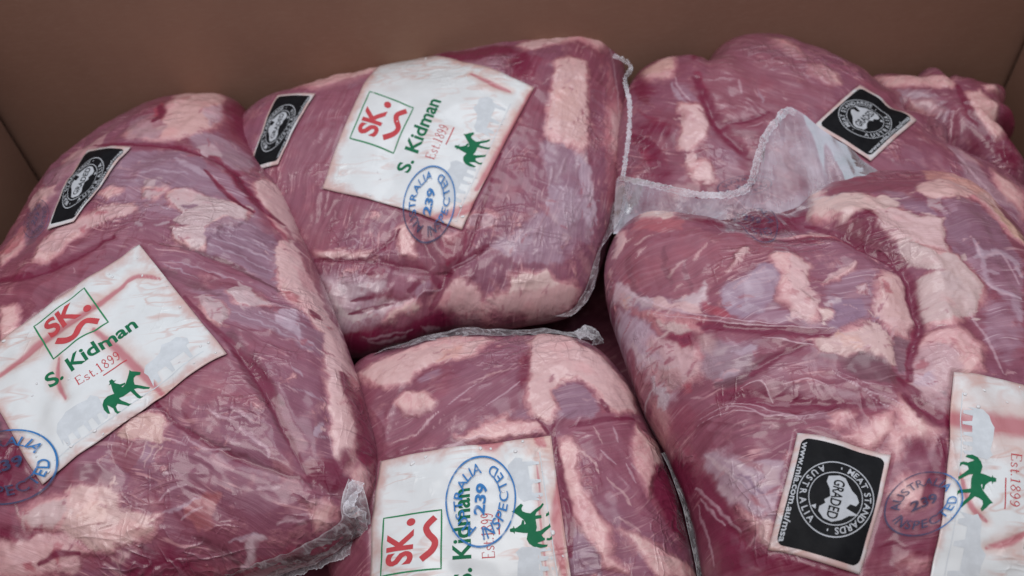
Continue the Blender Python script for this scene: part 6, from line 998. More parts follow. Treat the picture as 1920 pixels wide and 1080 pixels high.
47.6],[27.8,44.6],[28.7,42.6]]],[1,1.8,[0.6,0.435,0.425],0.75,[[-12.0,34.8],[-9.2,36.9],[-5.4,39.6],[-1.6,42.1],[1.4,43.6],[4.4,45.0],[6.5,46.0]]],[0,2,[0.52,0.44,0.46],
0.7,[[2.1,32.5],[6.6,32.1],[4.5,27.9],[1.4,28.8]]],[0,2,[0.52,0.44,0.46],0.6,[[-16.0,23.1],[-7.8,25.7],[-8.1,22.9],[-15.5,20.7]]],[1,3,[0.36,0.06,0.09],0.8,[[-17.3,65.8],
[-14.6,65.6],[-10.8,65.4],[-6.0,66.6],[-1.2,68.0],[3.1,68.5],[6.9,67.8],[10.5,65.5],[13.6,62.3],[15.8,60.0]]],[0,2,[0.6,0.435,0.425],0.7,[[-2.4,79.3],[5.5,76.7],[7.2,
70.6],[-0.2,72.4]]],[0,3,[0.23,0.06,0.092],0.7,[[-84.6,-16.2],[-78.1,-27.0],[-75.2,-39.2],[-73.1,-50.0],[-69.8,-61.9],[-66.0,-74.9],[-69.9,-72.3],[-74.3,-58.6],[-77.8,
-45.2],[-81.9,-28.6]]],[0,2.5,[0.4,0.31,0.36],0.88,[[-76.2,-30.8],[-71.0,-35.5],[-67.3,-40.7],[-59.5,-44.4],[-50.5,-46.0],[-53.0,-51.7],[-56.6,-59.6],[-58.5,-66.4],
[-62.3,-69.4],[-66.7,-63.6],[-71.4,-56.3],[-73.1,-47.6],[-75.1,-38.2]]],[1,0.9,[0.52,0.44,0.46],0.7,[[-75.6,-32.6],[-74.4,-35.1],[-72.6,-38.6],[-70.8,-42.1],[-69.1,
-45.9],[-67.3,-49.7],[-66.1,-52.5]]],[1,0.9,[0.52,0.44,0.46],0.7,[[-73.3,-38.0],[-72.0,-40.5],[-70.3,-44.0],[-68.6,-47.2],[-67.2,-50.3],[-65.9,-53.4],[-65.0,-55.5]]],[1,
0.9,[0.52,0.44,0.46],0.6,[[-69.0,-39.8],[-67.9,-41.4],[-66.3,-43.7],[-64.7,-46.4],[-63.2,-49.7],[-61.5,-53.2],[-60.4,-55.7]]],[1,1,[0.52,0.44,0.46],0.6,[[-72.9,-46.5],
[-72.2,-48.7],[-71.1,-51.7],[-70.2,-54.7],[-69.1,-57.3],[-67.9,-59.7],[-67.2,-61.3]]],[1,0.8,[0.2,0.13,0.2],0.7,[[-66.8,-47.1],[-65.8,-48.5],[-64.6,-50.5],[-63.4,-52.6],
[-62.4,-54.7],[-61.6,-56.9],[-61.0,-58.3]]],[1,0.7,[0.2,0.13,0.2],0.6,[[-69.8,-44.0],[-69.0,-45.8],[-67.8,-48.3],[-66.6,-50.8],[-65.6,-53.6],[-64.6,-56.5],[-63.8,
-58.4]]],[0,2.5,[0.33,0.1,0.12],0.7,[[-66.9,-55.7],[-63.5,-59.1],[-62.1,-63.4],[-65.6,-60.4]]],[0,2,[0.53,0.38,0.36],0.92,[[-65.6,-67.2],[-60.3,-68.4],[-62.4,-77.6],
[-64.3,-75.5],[-65.8,-71.1]]],[0,3,[0.46,0.36,0.37],0.7,[[-58.2,-47.2],[-52.7,-48.9],[-54.8,-56.7],[-59.2,-54.8]]],[0,2,[0.28,0.09,0.11],0.6,[[-65.3,-40.1],[-60.4,-44.1],
[-57.7,-49.2],[-61.2,-47.4],[-65.8,-42.2]]],[0,2.5,[0.2,0.017,0.052],0.75,[[-83.1,-25.5],[-79.1,-40.1],[-74.6,-51.1],[-71.8,-63.0],[-68.5,-74.0],[-63.4,-80.5],[-66.5,
-77.7],[-71.2,-69.6],[-74.8,-58.9],[-78.6,-45.4]]],[0,3,[0.16,0.03,0.055],0.8,[[-78.9,-45.8],[-76.8,-54.8],[-74.1,-66.8],[-69.9,-78.1],[-67.4,-84.5],[-78.1,-78.9],[-79.2,
-62.5]]],[0,3,[0.19,0.035,0.06],0.8,[[-69.6,-75.4],[-63.0,-78.3],[-53.4,-82.9],[-35.8,-88.7],[-35.8,-89.5],[-67.4,-84.5]]],[0,2,[0.4,0.26,0.28],0.7,[[-72.7,-73.8],[-69.0,
-77.5],[-66.5,-84.0],[-69.8,-82.8]]]],"feat":{"fat":[[2,[[-72.1,131.1],[-54.7,130.8],[-62.9,98.0],[-68.5,95.8],[-80.8,102.8]]],[1.6,[[12.3,114.7],[14.8,110.6],[14.1,
98.2],[23.2,102.4],[34.3,98.2],[34.5,84.1],[43.3,83.5],[48.5,75.8],[59.0,73.5],[51.4,51.4],[44.0,51.5],[36.9,57.7],[28.8,58.5],[25.1,71.4],[21.9,82.2],[13.8,79.9],[5.9,
83.2],[1.7,87.0]]],[2,[[34.0,56.2],[44.0,51.5],[55.2,48.4],[61.0,37.3],[61.3,31.8],[53.5,20.9],[46.6,15.6],[35.9,8.9],[26.9,9.2],[25.3,16.5],[31.5,33.6],[41.4,39.1],
[34.6,45.1],[31.9,50.4]]],[2,[[64.9,108.4],[80.1,115.4],[119.6,148.2],[127.8,138.9],[105.0,96.1],[102.9,72.4],[100.7,64.0],[94.0,68.9],[91.9,87.1],[86.0,95.7],[68.3,
90.1],[59.6,96.1]]],[1.5,[[-32.5,52.8],[-27.1,54.8],[-18.1,52.3],[-15.2,45.8],[-18.7,36.4],[-23.7,31.8],[-19.8,22.4],[-21.6,12.7],[-27.1,16.3],[-30.1,21.1],[-33.6,27.9],
[-32.7,35.9],[-29.0,41.3]]],[1.2,[[-18.4,19.5],[-13.3,17.7],[-14.8,13.4],[-19.1,13.8]]],[1.8,[[-26.0,4.4],[-16.1,5.6],[-1.5,12.0],[1.4,7.6],[5.8,3.7],[5.8,-5.4],[0.6,
-10.4],[-2.9,-4.3],[-13.5,-3.9],[-24.3,-0.9]]],[2,[[13.5,36.0],[20.6,41.3],[27.2,40.4],[24.3,24.6],[20.5,9.8],[14.4,5.2],[8.1,3.7],[6.1,13.5],[7.7,24.6]]],[2,[[19.7,4.7],
[29.7,7.7],[41.2,4.8],[44.5,-3.2],[39.4,-13.1],[28.7,-20.2],[17.4,-23.3],[7.7,-28.9],[5.8,-22.8],[10.8,-13.0],[19.3,-10.1],[16.6,-3.2]]],[3,[[-88.5,42.3],[-77.3,31.5],
[-69.5,21.8],[-75.1,25.1],[-83.5,32.7]]],[4,[[-86.7,24.7],[-76.0,20.0],[-71.4,11.6],[-72.1,1.2],[-78.9,1.6],[-84.7,10.2]]],[1,[[-52.4,47.0],[-41.9,61.0],[-38.4,60.6],
[-44.6,51.3]]],[1,[[-12.8,32.9],[-1.0,41.8],[6.9,45.9],[3.5,41.7]]],[1.5,[[-27.5,71.7],[-15.6,69.7],[-0.0,76.9],[7.1,74.3],[9.4,67.5],[2.8,68.6],[-9.7,68.7]]],[1,[[-90.6,
113.5],[-87.7,99.6],[-91.0,87.7],[-94.6,86.8]]],[1,[[3.4,32.3],[6.3,32.1],[4.1,27.7],[1.6,28.7]]],[2,[[-26.7,-39.9],[-18.0,-37.1],[-12.2,-32.8],[-5.7,-32.4],[-6.5,-39.3],
[-17.7,-46.1],[-21.7,-44.1]]],[3,[[0.9,-26.9],[6.2,-32.5],[9.0,-39.6],[3.6,-45.3],[-3.5,-43.3],[-11.1,-50.4],[-9.6,-43.9]]],[3,[[-9.8,-57.2],[-2.0,-61.9],[-4.7,-67.6],
[-11.6,-68.5],[-15.9,-63.1]]],[2,[[-18.1,-85.9],[-12.5,-85.2],[-8.6,-86.9],[-14.5,-88.7]]],[2,[[-69.7,-61.1],[-60.7,-71.4],[-62.3,-76.4],[-66.8,-69.3]]],[2.5,[[-28.1,
-29.7],[-22.5,-26.3],[-14.8,-26.4],[-20.9,-31.0],[-28.6,-36.1]]],[2,[[-84.5,1.4],[-86.6,-2.2],[-85.2,-11.8],[-85.9,-11.0],[-89.1,-1.2],[-88.1,1.2]]]],"silver":[[2.5,
[[-55.1,39.2],[-46.4,43.8],[-35.2,47.6],[-30.8,43.2],[-33.3,33.4],[-35.2,25.6],[-27.1,16.3],[-19.9,11.1],[-38.4,13.5],[-51.6,20.9],[-56.5,28.0]]],[2.5,[[-14.0,29.7],[2.9,
42.9],[15.5,41.0],[6.7,21.9],[0.2,10.4],[-16.1,9.3]]],[2,[[66.0,88.0],[82.0,94.3],[90.6,84.7],[91.4,64.5],[92.4,49.7],[66.0,1.4],[66.7,27.5],[61.0,37.3],[53.2,49.8],
[58.0,69.7]]],[3,[[6.4,2.4],[17.1,3.6],[10.3,-14.2],[4.7,-14.2]]],[3,[[-70.1,13.5],[-48.2,8.7],[-52.9,-2.8],[-63.6,-7.0],[-70.6,-1.7]]],[2.5,[[56.1,21.1],[70.1,24.4],
[66.0,1.4],[52.3,-11.9],[46.9,1.3]]],[2.5,[[45.2,110.1],[55.4,90.8],[45.5,83.0],[36.8,86.4]]],[2,[[-20.3,-36.9],[-9.1,-33.0],[-16.0,-40.6],[-22.7,-42.4]]]],"dark":[[3,
[[-81.5,24.6],[-71.9,20.2],[-72.5,14.1],[-79.1,20.5]]],[4,[[-60.5,97.1],[-24.9,127.1],[-13.4,98.3],[10.4,114.9],[-0.4,85.0],[-19.4,76.5],[-36.1,83.1],[-52.4,85.6]]],[2.5,
[[17.9,78.4],[25.8,82.1],[25.7,69.5],[29.3,56.7],[25.4,58.9],[19.9,70.4]]],[4,[[-22.0,-76.7],[-6.8,-78.3],[-6.7,-84.5],[-15.4,-86.1],[-24.7,-82.8]]],[4,[[-60.7,-78.8],
[-52.0,-83.6],[-38.8,-88.1],[-43.2,-90.0],[-59.8,-86.5]]],[3,[[-79.2,-45.7],[-75.3,-55.8],[-72.0,-67.1],[-67.8,-75.5],[-59.9,-80.0],[-60.8,-86.3],[-77.3,-79.7],[-79.3,
-60.9]]],[3,[[-3.8,-44.1],[4.4,-45.3],[1.9,-50.6],[-3.9,-48.9]]]],"pale":[[2,[[-97.2,68.0],[-92.0,56.8],[-84.8,46.0],[-73.0,37.7],[-62.0,43.3],[-63.3,36.7],[-66.3,32.2],
[-74.1,31.3],[-82.8,37.6],[-88.5,42.3],[-92.8,50.7],[-96.9,60.6]]],[2.5,[[-97.4,55.3],[-91.6,42.8],[-86.2,28.2],[-84.3,20.1],[-78.1,7.9],[-79.1,0.6],[-81.5,-4.0],[-85.1,
-5.4],[-88.1,3.1],[-90.0,13.3],[-94.6,32.3],[-97.1,45.3]]],[3.5,[[-75.3,-32.9],[-68.1,-37.2],[-60.0,-47.1],[-57.2,-55.0],[-60.2,-65.1],[-63.1,-59.7],[-68.4,-51.8],[-72.9,
-41.7]]],[2,[[34.8,30.1],[48.2,31.8],[40.9,19.5],[29.4,17.8]]]],"darkline":[[2,[[-0.4,85.0],[1.2,83.0],[3.4,79.9],[5.8,76.6],[8.1,73.9],[10.1,71.5],[12.0,69.3],[13.8,
66.9],[15.5,64.4],[17.1,61.6],[18.9,59.0],[20.9,56.8],[22.6,54.5],[24.1,52.3],[25.6,50.2],[26.9,48.2],[27.9,46.1],[28.6,43.8],[29.1,41.7],[29.4,39.5],[29.4,36.9],[28.9,
33.7],[27.8,29.7],[26.4,25.4],[25.0,21.1],[24.6,17.9],[24.6,15.1],[24.5,12.4],[23.8,9.6],[22.0,6.7],[19.6,3.5],[17.0,0.4],[14.5,-3.1],[12.6,-6.7],[10.9,-10.6],[9.3,
-14.2],[8.3,-16.6]]],[2.2,[[-66.3,21.7],[-64.0,20.5],[-60.6,18.6],[-56.6,17.3],[-52.7,16.2],[-49.3,15.2],[-46.1,14.3],[-42.5,13.6],[-38.7,12.2],[-34.0,10.4],[-28.1,8.9],
[-22.8,7.4],[-19.1,6.5]]],[2.8,[[-65.4,-11.9],[-63.2,-13.0],[-60.2,-14.5],[-56.5,-16.3],[-52.0,-17.9],[-46.5,-19.7],[-40.2,-21.7],[-33.4,-23.2],[-27.6,-24.8],[-22.4,
-26.2],[-16.8,-26.6],[-11.9,-26.7],[-8.3,-26.8]]],[1.5,[[-53.8,-7.3],[-51.8,-6.1],[-48.9,-4.2],[-45.4,-1.9],[-41.7,0.1],[-37.9,1.4],[-33.7,2.3],[-29.9,3.0],[-27.4,3.4]]],
[3.5,[[2.9,-26.0],[3.6,-26.6],[4.4,-27.5],[5.4,-28.5],[6.4,-29.8],[7.5,-31.2],[8.7,-32.8],[10.1,-34.3],[11.3,-35.5],[12.6,-36.4],[14.0,-36.9],[15.2,-37.3],[15.9,-37.7]]],
[2,[[-4.7,-67.6],[-2.8,-65.0],[0.0,-61.0],[3.0,-56.8],[5.5,-53.3],[6.9,-50.8],[8.0,-48.8],[8.9,-47.1],[9.6,-45.8]]],[2,[[-29.2,66.8],[-25.8,66.6],[-21.1,66.3],[-15.9,
65.6],[-11.0,65.1],[-5.1,66.5],[0.3,66.7],[4.6,66.2],[7.6,65.8]]],[2,[[3.7,-16.7],[4.4,-18.3],[5.6,-20.4],[6.7,-22.7],[7.0,-25.3],[6.7,-27.7],[5.9,-30.4],[5.1,-32.8],
[4.5,-34.4]]],[1.6,[[-83.6,-23.0],[-83.1,-25.1],[-82.3,-27.8],[-81.4,-31.1],[-80.4,-34.3],[-79.4,-37.5],[-78.1,-40.6],[-76.9,-43.9],[-75.7,-47.6],[-74.6,-52.6],[-73.7,
-58.6],[-72.7,-63.7],[-72.0,-67.1]]]],"paleline":[[0.9,[[69.3,56.1],[69.0,54.4],[68.2,51.9],[67.9,49.5],[68.3,48.2],[70.3,48.7],[73.5,50.5],[77.0,52.6],[79.5,53.5],[81.0,
53.1],[81.8,51.9],[82.2,50.0],[82.5,47.9],[82.4,44.8],[82.2,41.2],[82.1,38.0],[82.0,35.8]]],[0.9,[[62.5,37.6],[63.3,36.0],[64.8,33.9],[66.1,31.3],[67.6,29.1],[69.6,27.4],
[72.5,26.5],[75.5,26.0],[77.6,25.6]]],[0.8,[[47.7,15.5],[48.2,12.5],[48.8,8.1],[49.2,3.2],[49.0,-1.5],[48.7,-5.8],[48.3,-10.0],[47.7,-13.8],[47.5,-16.2]]],[0.35,[[-75.2,
-18.0],[-74.0,-17.8],[-72.2,-17.5],[-70.0,-17.0],[-67.9,-17.0],[-65.6,-17.3],[-63.3,-18.0],[-61.0,-18.9],[-58.8,-19.9],[-57.2,-21.4],[-55.7,-23.1],[-54.4,-24.9],[-52.7,
-26.1],[-50.7,-26.9],[-48.3,-27.1],[-46.0,-27.2],[-44.1,-27.5],[-42.8,-28.4],[-41.8,-29.4],[-41.2,-30.5],[-40.7,-31.2]]],[0.35,[[-65.5,-16.3],[-64.0,-16.6],[-61.9,-17.1],
[-59.4,-17.7],[-57.1,-18.7],[-54.9,-20.3],[-52.7,-22.1],[-50.4,-24.0],[-48.1,-25.6],[-45.8,-27.1],[-43.2,-28.2],[-40.8,-29.1],[-38.6,-29.6],[-36.6,-29.5],[-34.8,-29.1],
[-33.2,-28.5],[-32.0,-27.9]]],[0.3,[[-58.7,-11.3],[-57.2,-11.0],[-55.1,-10.6],[-52.9,-10.6],[-51.1,-11.2],[-50.1,-13.1],[-49.2,-15.7],[-48.8,-18.4],[-48.3,-20.2]]],[0.4,
[[-22.4,-10.5],[-21.8,-11.3],[-21.1,-12.6],[-20.1,-14.0],[-19.1,-15.5],[-17.8,-16.9],[-16.3,-18.3],[-14.7,-19.8],[-13.0,-21.0],[-11.2,-22.3],[-9.2,-23.5],[-7.1,-24.5],
[-5.2,-25.7],[-3.4,-27.2],[-1.6,-28.8],[0.1,-30.1],[1.1,-31.1]]],[0.3,[[-76.2,-19.8],[-74.0,-19.9],[-70.8,-19.7],[-67.0,-19.5],[-63.3,-19.9],[-59.7,-21.5],[-55.9,-23.6],
[-52.2,-25.7],[-48.6,-27.3],[-45.2,-28.4],[-41.9,-28.9],[-38.6,-29.2],[-35.5,-29.3],[-32.4,-29.1],[-29.1,-28.5],[-26.3,-28.0],[-24.4,-27.6]]],[0.3,[[-19.3,-16.4],[-17.7,
-17.8],[-15.5,-19.9],[-13.0,-22.1],[-11.0,-24.2],[-9.3,-26.0],[-7.4,-27.6],[-6.0,-29.0],[-4.9,-30.0]]],[0.4,[[-97.2,68.0],[-95.4,63.4],[-92.9,57.5],[-89.7,51.2],[-85.9,
45.5],[-81.5,40.4],[-76.5,35.6],[-70.9,31.4],[-65.1,27.3],[-58.5,22.7],[-50.4,19.5],[-43.0,16.9],[-38.1,14.8]]],[0.4,[[-86.6,40.6],[-82.7,37.0],[-76.9,32.6],[-70.7,28.6],
[-65.6,25.3],[-62.3,23.0],[-59.9,21.3],[-57.0,19.7],[-52.2,18.2],[-44.3,15.8],[-34.6,12.6],[-25.0,10.4],[-18.3,9.0]]],[0.4,[[-45.7,9.7],[-26.6,2.1]]],[0.35,[[-43.2,
-14.2],[-41.3,-14.1],[-38.5,-13.7],[-35.3,-13.3],[-32.5,-13.3],[-30.3,-14.1],[-28.4,-15.5],[-26.9,-17.1],[-25.8,-18.1]]],[0.35,[[-20.6,-10.7],[-18.9,-12.4],[-16.5,-14.9],
[-13.7,-17.4],[-10.9,-19.3],[-7.9,-20.4],[-4.6,-21.1],[-1.5,-21.5],[0.8,-21.5]]],[0.5,[[-79.1,-41.1],[-78.7,-42.4],[-78.2,-44.2],[-77.5,-46.5],[-76.7,-49.0],[-75.9,
-52.1],[-74.8,-55.6],[-73.8,-59.0],[-72.9,-61.8],[-72.1,-64.0],[-71.3,-65.6],[-70.7,-67.0],[-70.3,-68.0]]],[0.4,[[-78.5,-46.7],[-78.1,-48.7],[-77.6,-51.6],[-77.0,-54.7],
[-76.4,-57.2],[-75.8,-59.3],[-75.1,-60.9],[-74.5,-62.4],[-74.0,-63.3]]],[0.3,[[-79.4,-47.7],[-79.3,-49.7],[-79.3,-52.8],[-79.2,-56.3],[-79.2,-59.8],[-79.2,-63.9],[-79.1,
-68.4],[-78.8,-72.1],[-78.7,-74.7]]]],"crease":[[[8,7],[[-1.1,83.3],[0.7,81.6],[3.0,78.8],[5.3,75.4],[7.8,72.9],[9.9,70.7],[11.8,68.5],[13.5,66.1],[15.1,63.4],[16.9,
60.8],[18.8,58.4],[20.7,56.0],[22.4,53.7],[23.8,51.2],[25.5,48.9],[26.8,46.8],[27.7,45.3]]],[[6,6],[[27.7,45.3],[28.0,43.8],[28.6,41.8],[29.2,39.6],[29.4,36.9],[28.9,
33.7],[27.8,29.7],[26.4,25.4],[25.0,21.1],[24.6,17.9],[24.6,15.1],[24.5,12.4],[23.8,9.6],[22.0,6.7],[19.6,3.5],[17.0,0.4],[14.5,-3.1],[12.6,-6.7],[10.9,-10.6],[9.3,
-14.2],[8.3,-16.6]]],[[4.5,14],[[-54.8,86.1],[-51.6,84.4],[-46.9,82.8],[-40.9,82.5],[-34.4,84.0],[-29.0,83.7],[-24.4,81.6],[-20.2,79.5],[-16.2,78.5],[-11.5,80.0],[-6.5,
82.8],[-2.3,85.4],[0.1,86.3]]],[[1.5,3],[[-66.3,21.7],[-64.0,20.5],[-60.6,18.6],[-56.6,17.3],[-52.7,16.2],[-49.3,15.2],[-46.1,14.3],[-42.5,13.6],[-38.7,12.2],[-34.0,
10.4],[-28.1,8.9],[-22.8,7.4],[-19.1,6.5]]],[[2,4],[[-65.4,-11.9],[-63.2,-13.0],[-60.2,-14.5],[-56.5,-16.3],[-52.0,-17.9],[-46.5,-19.7],[-40.2,-21.7],[-33.4,-23.2],
[-27.6,-24.8],[-22.4,-26.2],[-16.8,-26.6],[-11.9,-26.7],[-8.3,-26.8]]],[[1.8,4],[[-53.8,-7.3],[-51.8,-6.1],[-48.9,-4.2],[-45.4,-1.9],[-41.7,0.1],[-37.9,1.4],[-33.7,2.3],
[-29.9,3.0],[-27.4,3.4]]],[[0.9,3.5],[[-90.5,76.0],[-90.4,73.0],[-90.2,68.9],[-89.8,64.8],[-89.2,61.4],[-88.6,58.0],[-87.7,54.9],[-86.9,52.0],[-86.4,50.1]]],[[0.9,3.5],
[[-75.5,75.2],[-75.8,71.9],[-76.3,67.6],[-76.6,63.0],[-76.6,58.8],[-76.2,54.6],[-75.4,50.6],[-74.6,47.3],[-74.0,45.0]]],[[0.9,3.5],[[-66.9,67.6],[-67.0,64.9],[-67.3,
60.9],[-67.6,56.5],[-67.5,52.8],[-67.0,49.7],[-66.2,46.8],[-65.4,44.5],[-64.9,42.9]]],[[0.9,3.5],[[-82.2,77.4],[-82.4,74.5],[-82.7,70.4],[-82.9,66.3],[-82.9,62.5],[-82.6,
58.5],[-82.1,54.1],[-81.6,50.3],[-81.3,47.6]]],[[0.8,3],[[-57.3,65.7],[-57.4,63.3],[-57.7,59.4],[-57.9,55.5],[-58.0,52.3],[-57.8,49.9],[-57.7,47.6],[-57.5,45.7],[-57.3,
44.5]]],[[1.8,3],[[2.9,-26.0],[3.6,-26.6],[4.4,-27.5],[5.4,-28.5],[6.4,-29.8],[7.6,-31.3],[9.0,-32.9],[10.5,-34.4],[11.3,-35.5]]],[[2.5,5],[[-84.2,-20.1],[-83.6,-22.9],
[-82.7,-26.6],[-81.5,-30.5],[-80.4,-34.3],[-79.4,-37.7],[-78.1,-40.8],[-76.8,-43.9],[-75.7,-47.6],[-74.7,-52.4],[-73.9,-57.9],[-73.0,-63.1],[-72.0,-67.1],[-70.9,-70.0],
[-69.7,-72.5],[-68.6,-74.3],[-67.8,-75.5]]],[[1.2,3],[[-93.9,30.8],[-92.9,26.7],[-91.5,20.9],[-90.0,15.0],[-88.4,10.5],[-86.9,7.0],[-85.4,4.0],[-83.9,1.8],[-83.0,0.1]]]],
"ridge":[[[0.8,1.4],[[-75.2,-18.0],[-74.0,-17.8],[-72.2,-17.5],[-70.0,-17.0],[-67.9,-17.0],[-65.6,-17.3],[-63.3,-18.0],[-61.0,-18.9],[-58.8,-19.9],[-57.2,-21.4],[-55.7,
-23.1],[-54.4,-24.9],[-52.7,-26.1],[-50.7,-26.9],[-48.3,-27.1],[-46.0,-27.2],[-44.1,-27.5],[-42.8,-28.4],[-41.8,-29.4],[-41.2,-30.5],[-40.7,-31.2]]],[[0.8,1.4],[[-65.5,
-16.3],[-64.0,-16.6],[-61.9,-17.1],[-59.4,-17.7],[-57.1,-18.7],[-54.9,-20.3],[-52.7,-22.1],[-50.4,-24.0],[-48.1,-25.6],[-45.8,-27.1],[-43.2,-28.2],[-40.8,-29.1],[-38.6,
-29.6],[-36.6,-29.5],[-34.8,-29.1],[-33.2,-28.5],[-32.0,-27.9]]],[[0.8,1.4],[[-58.7,-11.3],[-57.2,-11.0],[-55.1,-10.6],[-52.9,-10.6],[-51.1,-11.2],[-50.1,-13.1],[-49.2,
-15.7],[-48.8,-18.4],[-48.3,-20.2]]],[[0.9,1.6],[[-22.4,-10.5],[-21.8,-11.3],[-21.1,-12.6],[-20.1,-14.0],[-19.1,-15.5],[-17.8,-16.9],[-16.3,-18.3],[-14.7,-19.8],[-13.0,
-21.0],[-11.2,-22.3],[-9.2,-23.5],[-7.1,-24.5],[-5.2,-25.7],[-3.4,-27.2],[-1.6,-28.8],[0.1,-30.1],[1.1,-31.1]]],[[0.7,1.3],[[-76.2,-19.8],[-74.0,-19.9],[-70.8,-19.7],
[-67.0,-19.5],[-63.3,-19.9],[-59.7,-21.5],[-55.9,-23.6],[-52.2,-25.7],[-48.6,-27.3],[-45.2,-28.4],[-41.9,-28.9],[-38.6,-29.2],[-35.5,-29.3],[-32.4,-29.1],[-29.1,-28.5],
[-26.3,-28.0],[-24.4,-27.6]]],[[0.7,1.3],[[-97.2,68.0],[-95.4,63.4],[-92.9,57.5],[-89.7,51.2],[-85.9,45.5],[-81.5,40.4],[-76.5,35.6],[-70.9,31.4],[-65.1,27.3],[-58.5,
22.7],[-50.4,19.5],[-43.0,16.9],[-38.1,14.8]]],[[0.8,1.3],[[-86.6,40.6],[-82.7,37.0],[-76.9,32.6],[-70.7,28.6],[-65.6,25.3],[-62.3,23.0],[-59.9,21.3],[-57.0,19.7],[-52.2,
18.2],[-44.3,15.8],[-34.6,12.6],[-25.0,10.4],[-18.3,9.0]]],[[0.8,1.5],[[-45.7,9.7],[-26.6,2.1]]],[[0.8,1.5],[[-43.2,-14.2],[-41.3,-14.1],[-38.5,-13.7],[-35.3,-13.3],
[-32.5,-13.3],[-30.3,-14.1],[-28.4,-15.5],[-26.9,-17.1],[-25.8,-18.1]]],[[0.8,1.5],[[-20.6,-10.7],[-18.9,-12.4],[-16.5,-14.9],[-13.7,-17.4],[-10.9,-19.3],[-7.9,-20.4],
[-4.6,-21.1],[-1.5,-21.5],[0.8,-21.5]]],[[0.8,1.5],[[-79.1,-41.1],[-78.7,-42.4],[-78.2,-44.2],[-77.5,-46.5],[-76.7,-49.0],[-75.9,-52.1],[-74.8,-55.6],[-73.8,-59.0],
[-72.9,-61.8],[-72.1,-64.0],[-71.3,-65.6],[-70.7,-67.0],[-70.3,-68.0]]],[[0.7,1.3],[[-78.5,-46.7],[-78.1,-48.7],[-77.6,-51.6],[-77.0,-54.7],[-76.4,-57.2],[-75.8,-59.3],
[-75.1,-60.9],[-74.5,-62.4],[-74.0,-63.3]]],[[0.7,1.3],[[-80.9,-14.6],[-79.8,-15.2],[-78.1,-16.0],[-76.2,-17.0],[-74.2,-18.1],[-72.2,-19.4],[-70.1,-21.0],[-67.9,-22.6],
[-65.6,-24.1],[-63.1,-26.0],[-60.4,-27.9],[-57.8,-29.5],[-56.1,-30.6]]],[[0.7,1.3],[[-75.7,-21.5],[-74.4,-22.5],[-72.4,-23.9],[-70.3,-25.5],[-68.2,-26.8],[-66.4,-28.2],
[-64.6,-29.6],[-62.8,-30.8],[-60.8,-31.7],[-58.2,-32.0],[-55.3,-31.9],[-52.6,-31.6],[-50.7,-31.4]]],[[1.1,2.6],[[-71.0,-4.9],[-69.2,-6.6],[-66.6,-8.9],[-63.7,-11.7],
[-60.6,-13.8],[-57.5,-15.8],[-54.2,-17.4],[-50.5,-18.7],[-46.7,-19.7],[-42.8,-20.4],[-38.8,-20.8],[-34.4,-21.0],[-30.0,-21.5],[-25.4,-23.1],[-20.2,-24.8],[-15.3,-26.0],
[-11.8,-26.8]]],[[1.1,2.6],[[-68.8,-18.3],[-66.8,-20.0],[-64.0,-22.4],[-60.7,-24.9],[-57.4,-26.8],[-54.1,-28.1],[-50.6,-29.3],[-47.2,-30.6],[-43.7,-31.4],[-39.8,-32.0],
[-35.7,-32.4],[-31.7,-32.5],[-28.9,-32.4]]],[[1,2.4],[[-53.3,-7.0],[-50.8,-8.5],[-47.3,-10.6],[-43.2,-12.6],[-39.3,-14.2],[-35.5,-15.3],[-31.6,-16.0],[-27.9,-16.7],
[-24.3,-17.4],[-20.1,-17.5],[-15.4,-17.1],[-11.3,-16.6],[-8.2,-16.1]]],[[0.9,2],[[-44.5,-34.1],[-42.8,-34.4],[-40.2,-34.8],[-37.2,-35.0],[-34.7,-35.6],[-32.2,-36.2],
[-29.8,-36.9],[-27.6,-37.6],[-26.1,-38.1]]],[[0.9,1.6],[[-13.1,-11.6],[-12.5,-13.1],[-11.6,-15.0],[-10.4,-17.1],[-9.1,-18.8],[-7.5,-20.0],[-5.8,-21.1],[-4.1,-22.1],[-2.6,
-23.1],[-1.7,-24.7],[-0.8,-26.2],[-0.1,-27.6],[0.3,-28.6]]],[[0.9,2],[[-64.3,0.8],[-62.3,0.9],[-59.2,1.2],[-55.7,1.4],[-52.0,1.6],[-47.7,1.6],[-42.6,1.7],[-38.1,1.7],
[-35.1,1.4]]],[[0.9,1.8],[[-76.0,39.2],[-73.9,37.4],[-70.8,34.9],[-67.5,32.3],[-64.6,30.0],[-61.9,28.2],[-59.2,26.5],[-56.8,25.3],[-55.1,24.6]]]]},
"labels":[{"kind":"brand","stain":[[4.2,[[12.1,-35.6],[13.9,-36.0],[16.6,-36.6],[20.1,-37.2],[23.8,-38.1],[28.4,-38.9],[34.0,-39.5],[40.3,-39.8],[45.8,-40.3],[51.8,
-40.2],[58.7,-39.5],[64.4,-39.2],[68.0,-39.2]]],[1,[[11.7,-58.6],[11.7,-60.8],[11.3,-64.1],[10.9,-67.8],[11.0,-70.6],[11.9,-72.5],[13.4,-74.0],[14.8,-75.1],[15.6,
-76.0]]],[1.2,[[13.5,-84.2],[15.3,-84.0],[17.7,-83.7],[20.4,-83.3],[22.7,-82.9],[24.7,-82.2],[26.4,-81.6],[28.0,-80.9],[29.1,-80.5]]]],"quad":[[25.6,-16.1],[-13.2,
-102.1],[51.2,-113.0],[91.3,-28.0]]},{"kind":"grade","quad":[[-43.4,-36.2],[-62.9,-77.5],[-33.2,-89.2],[-11.8,-49.7]],"stain":[]}],"stamps":[{"c":[-5.7,-68.1],"A":[15.0,
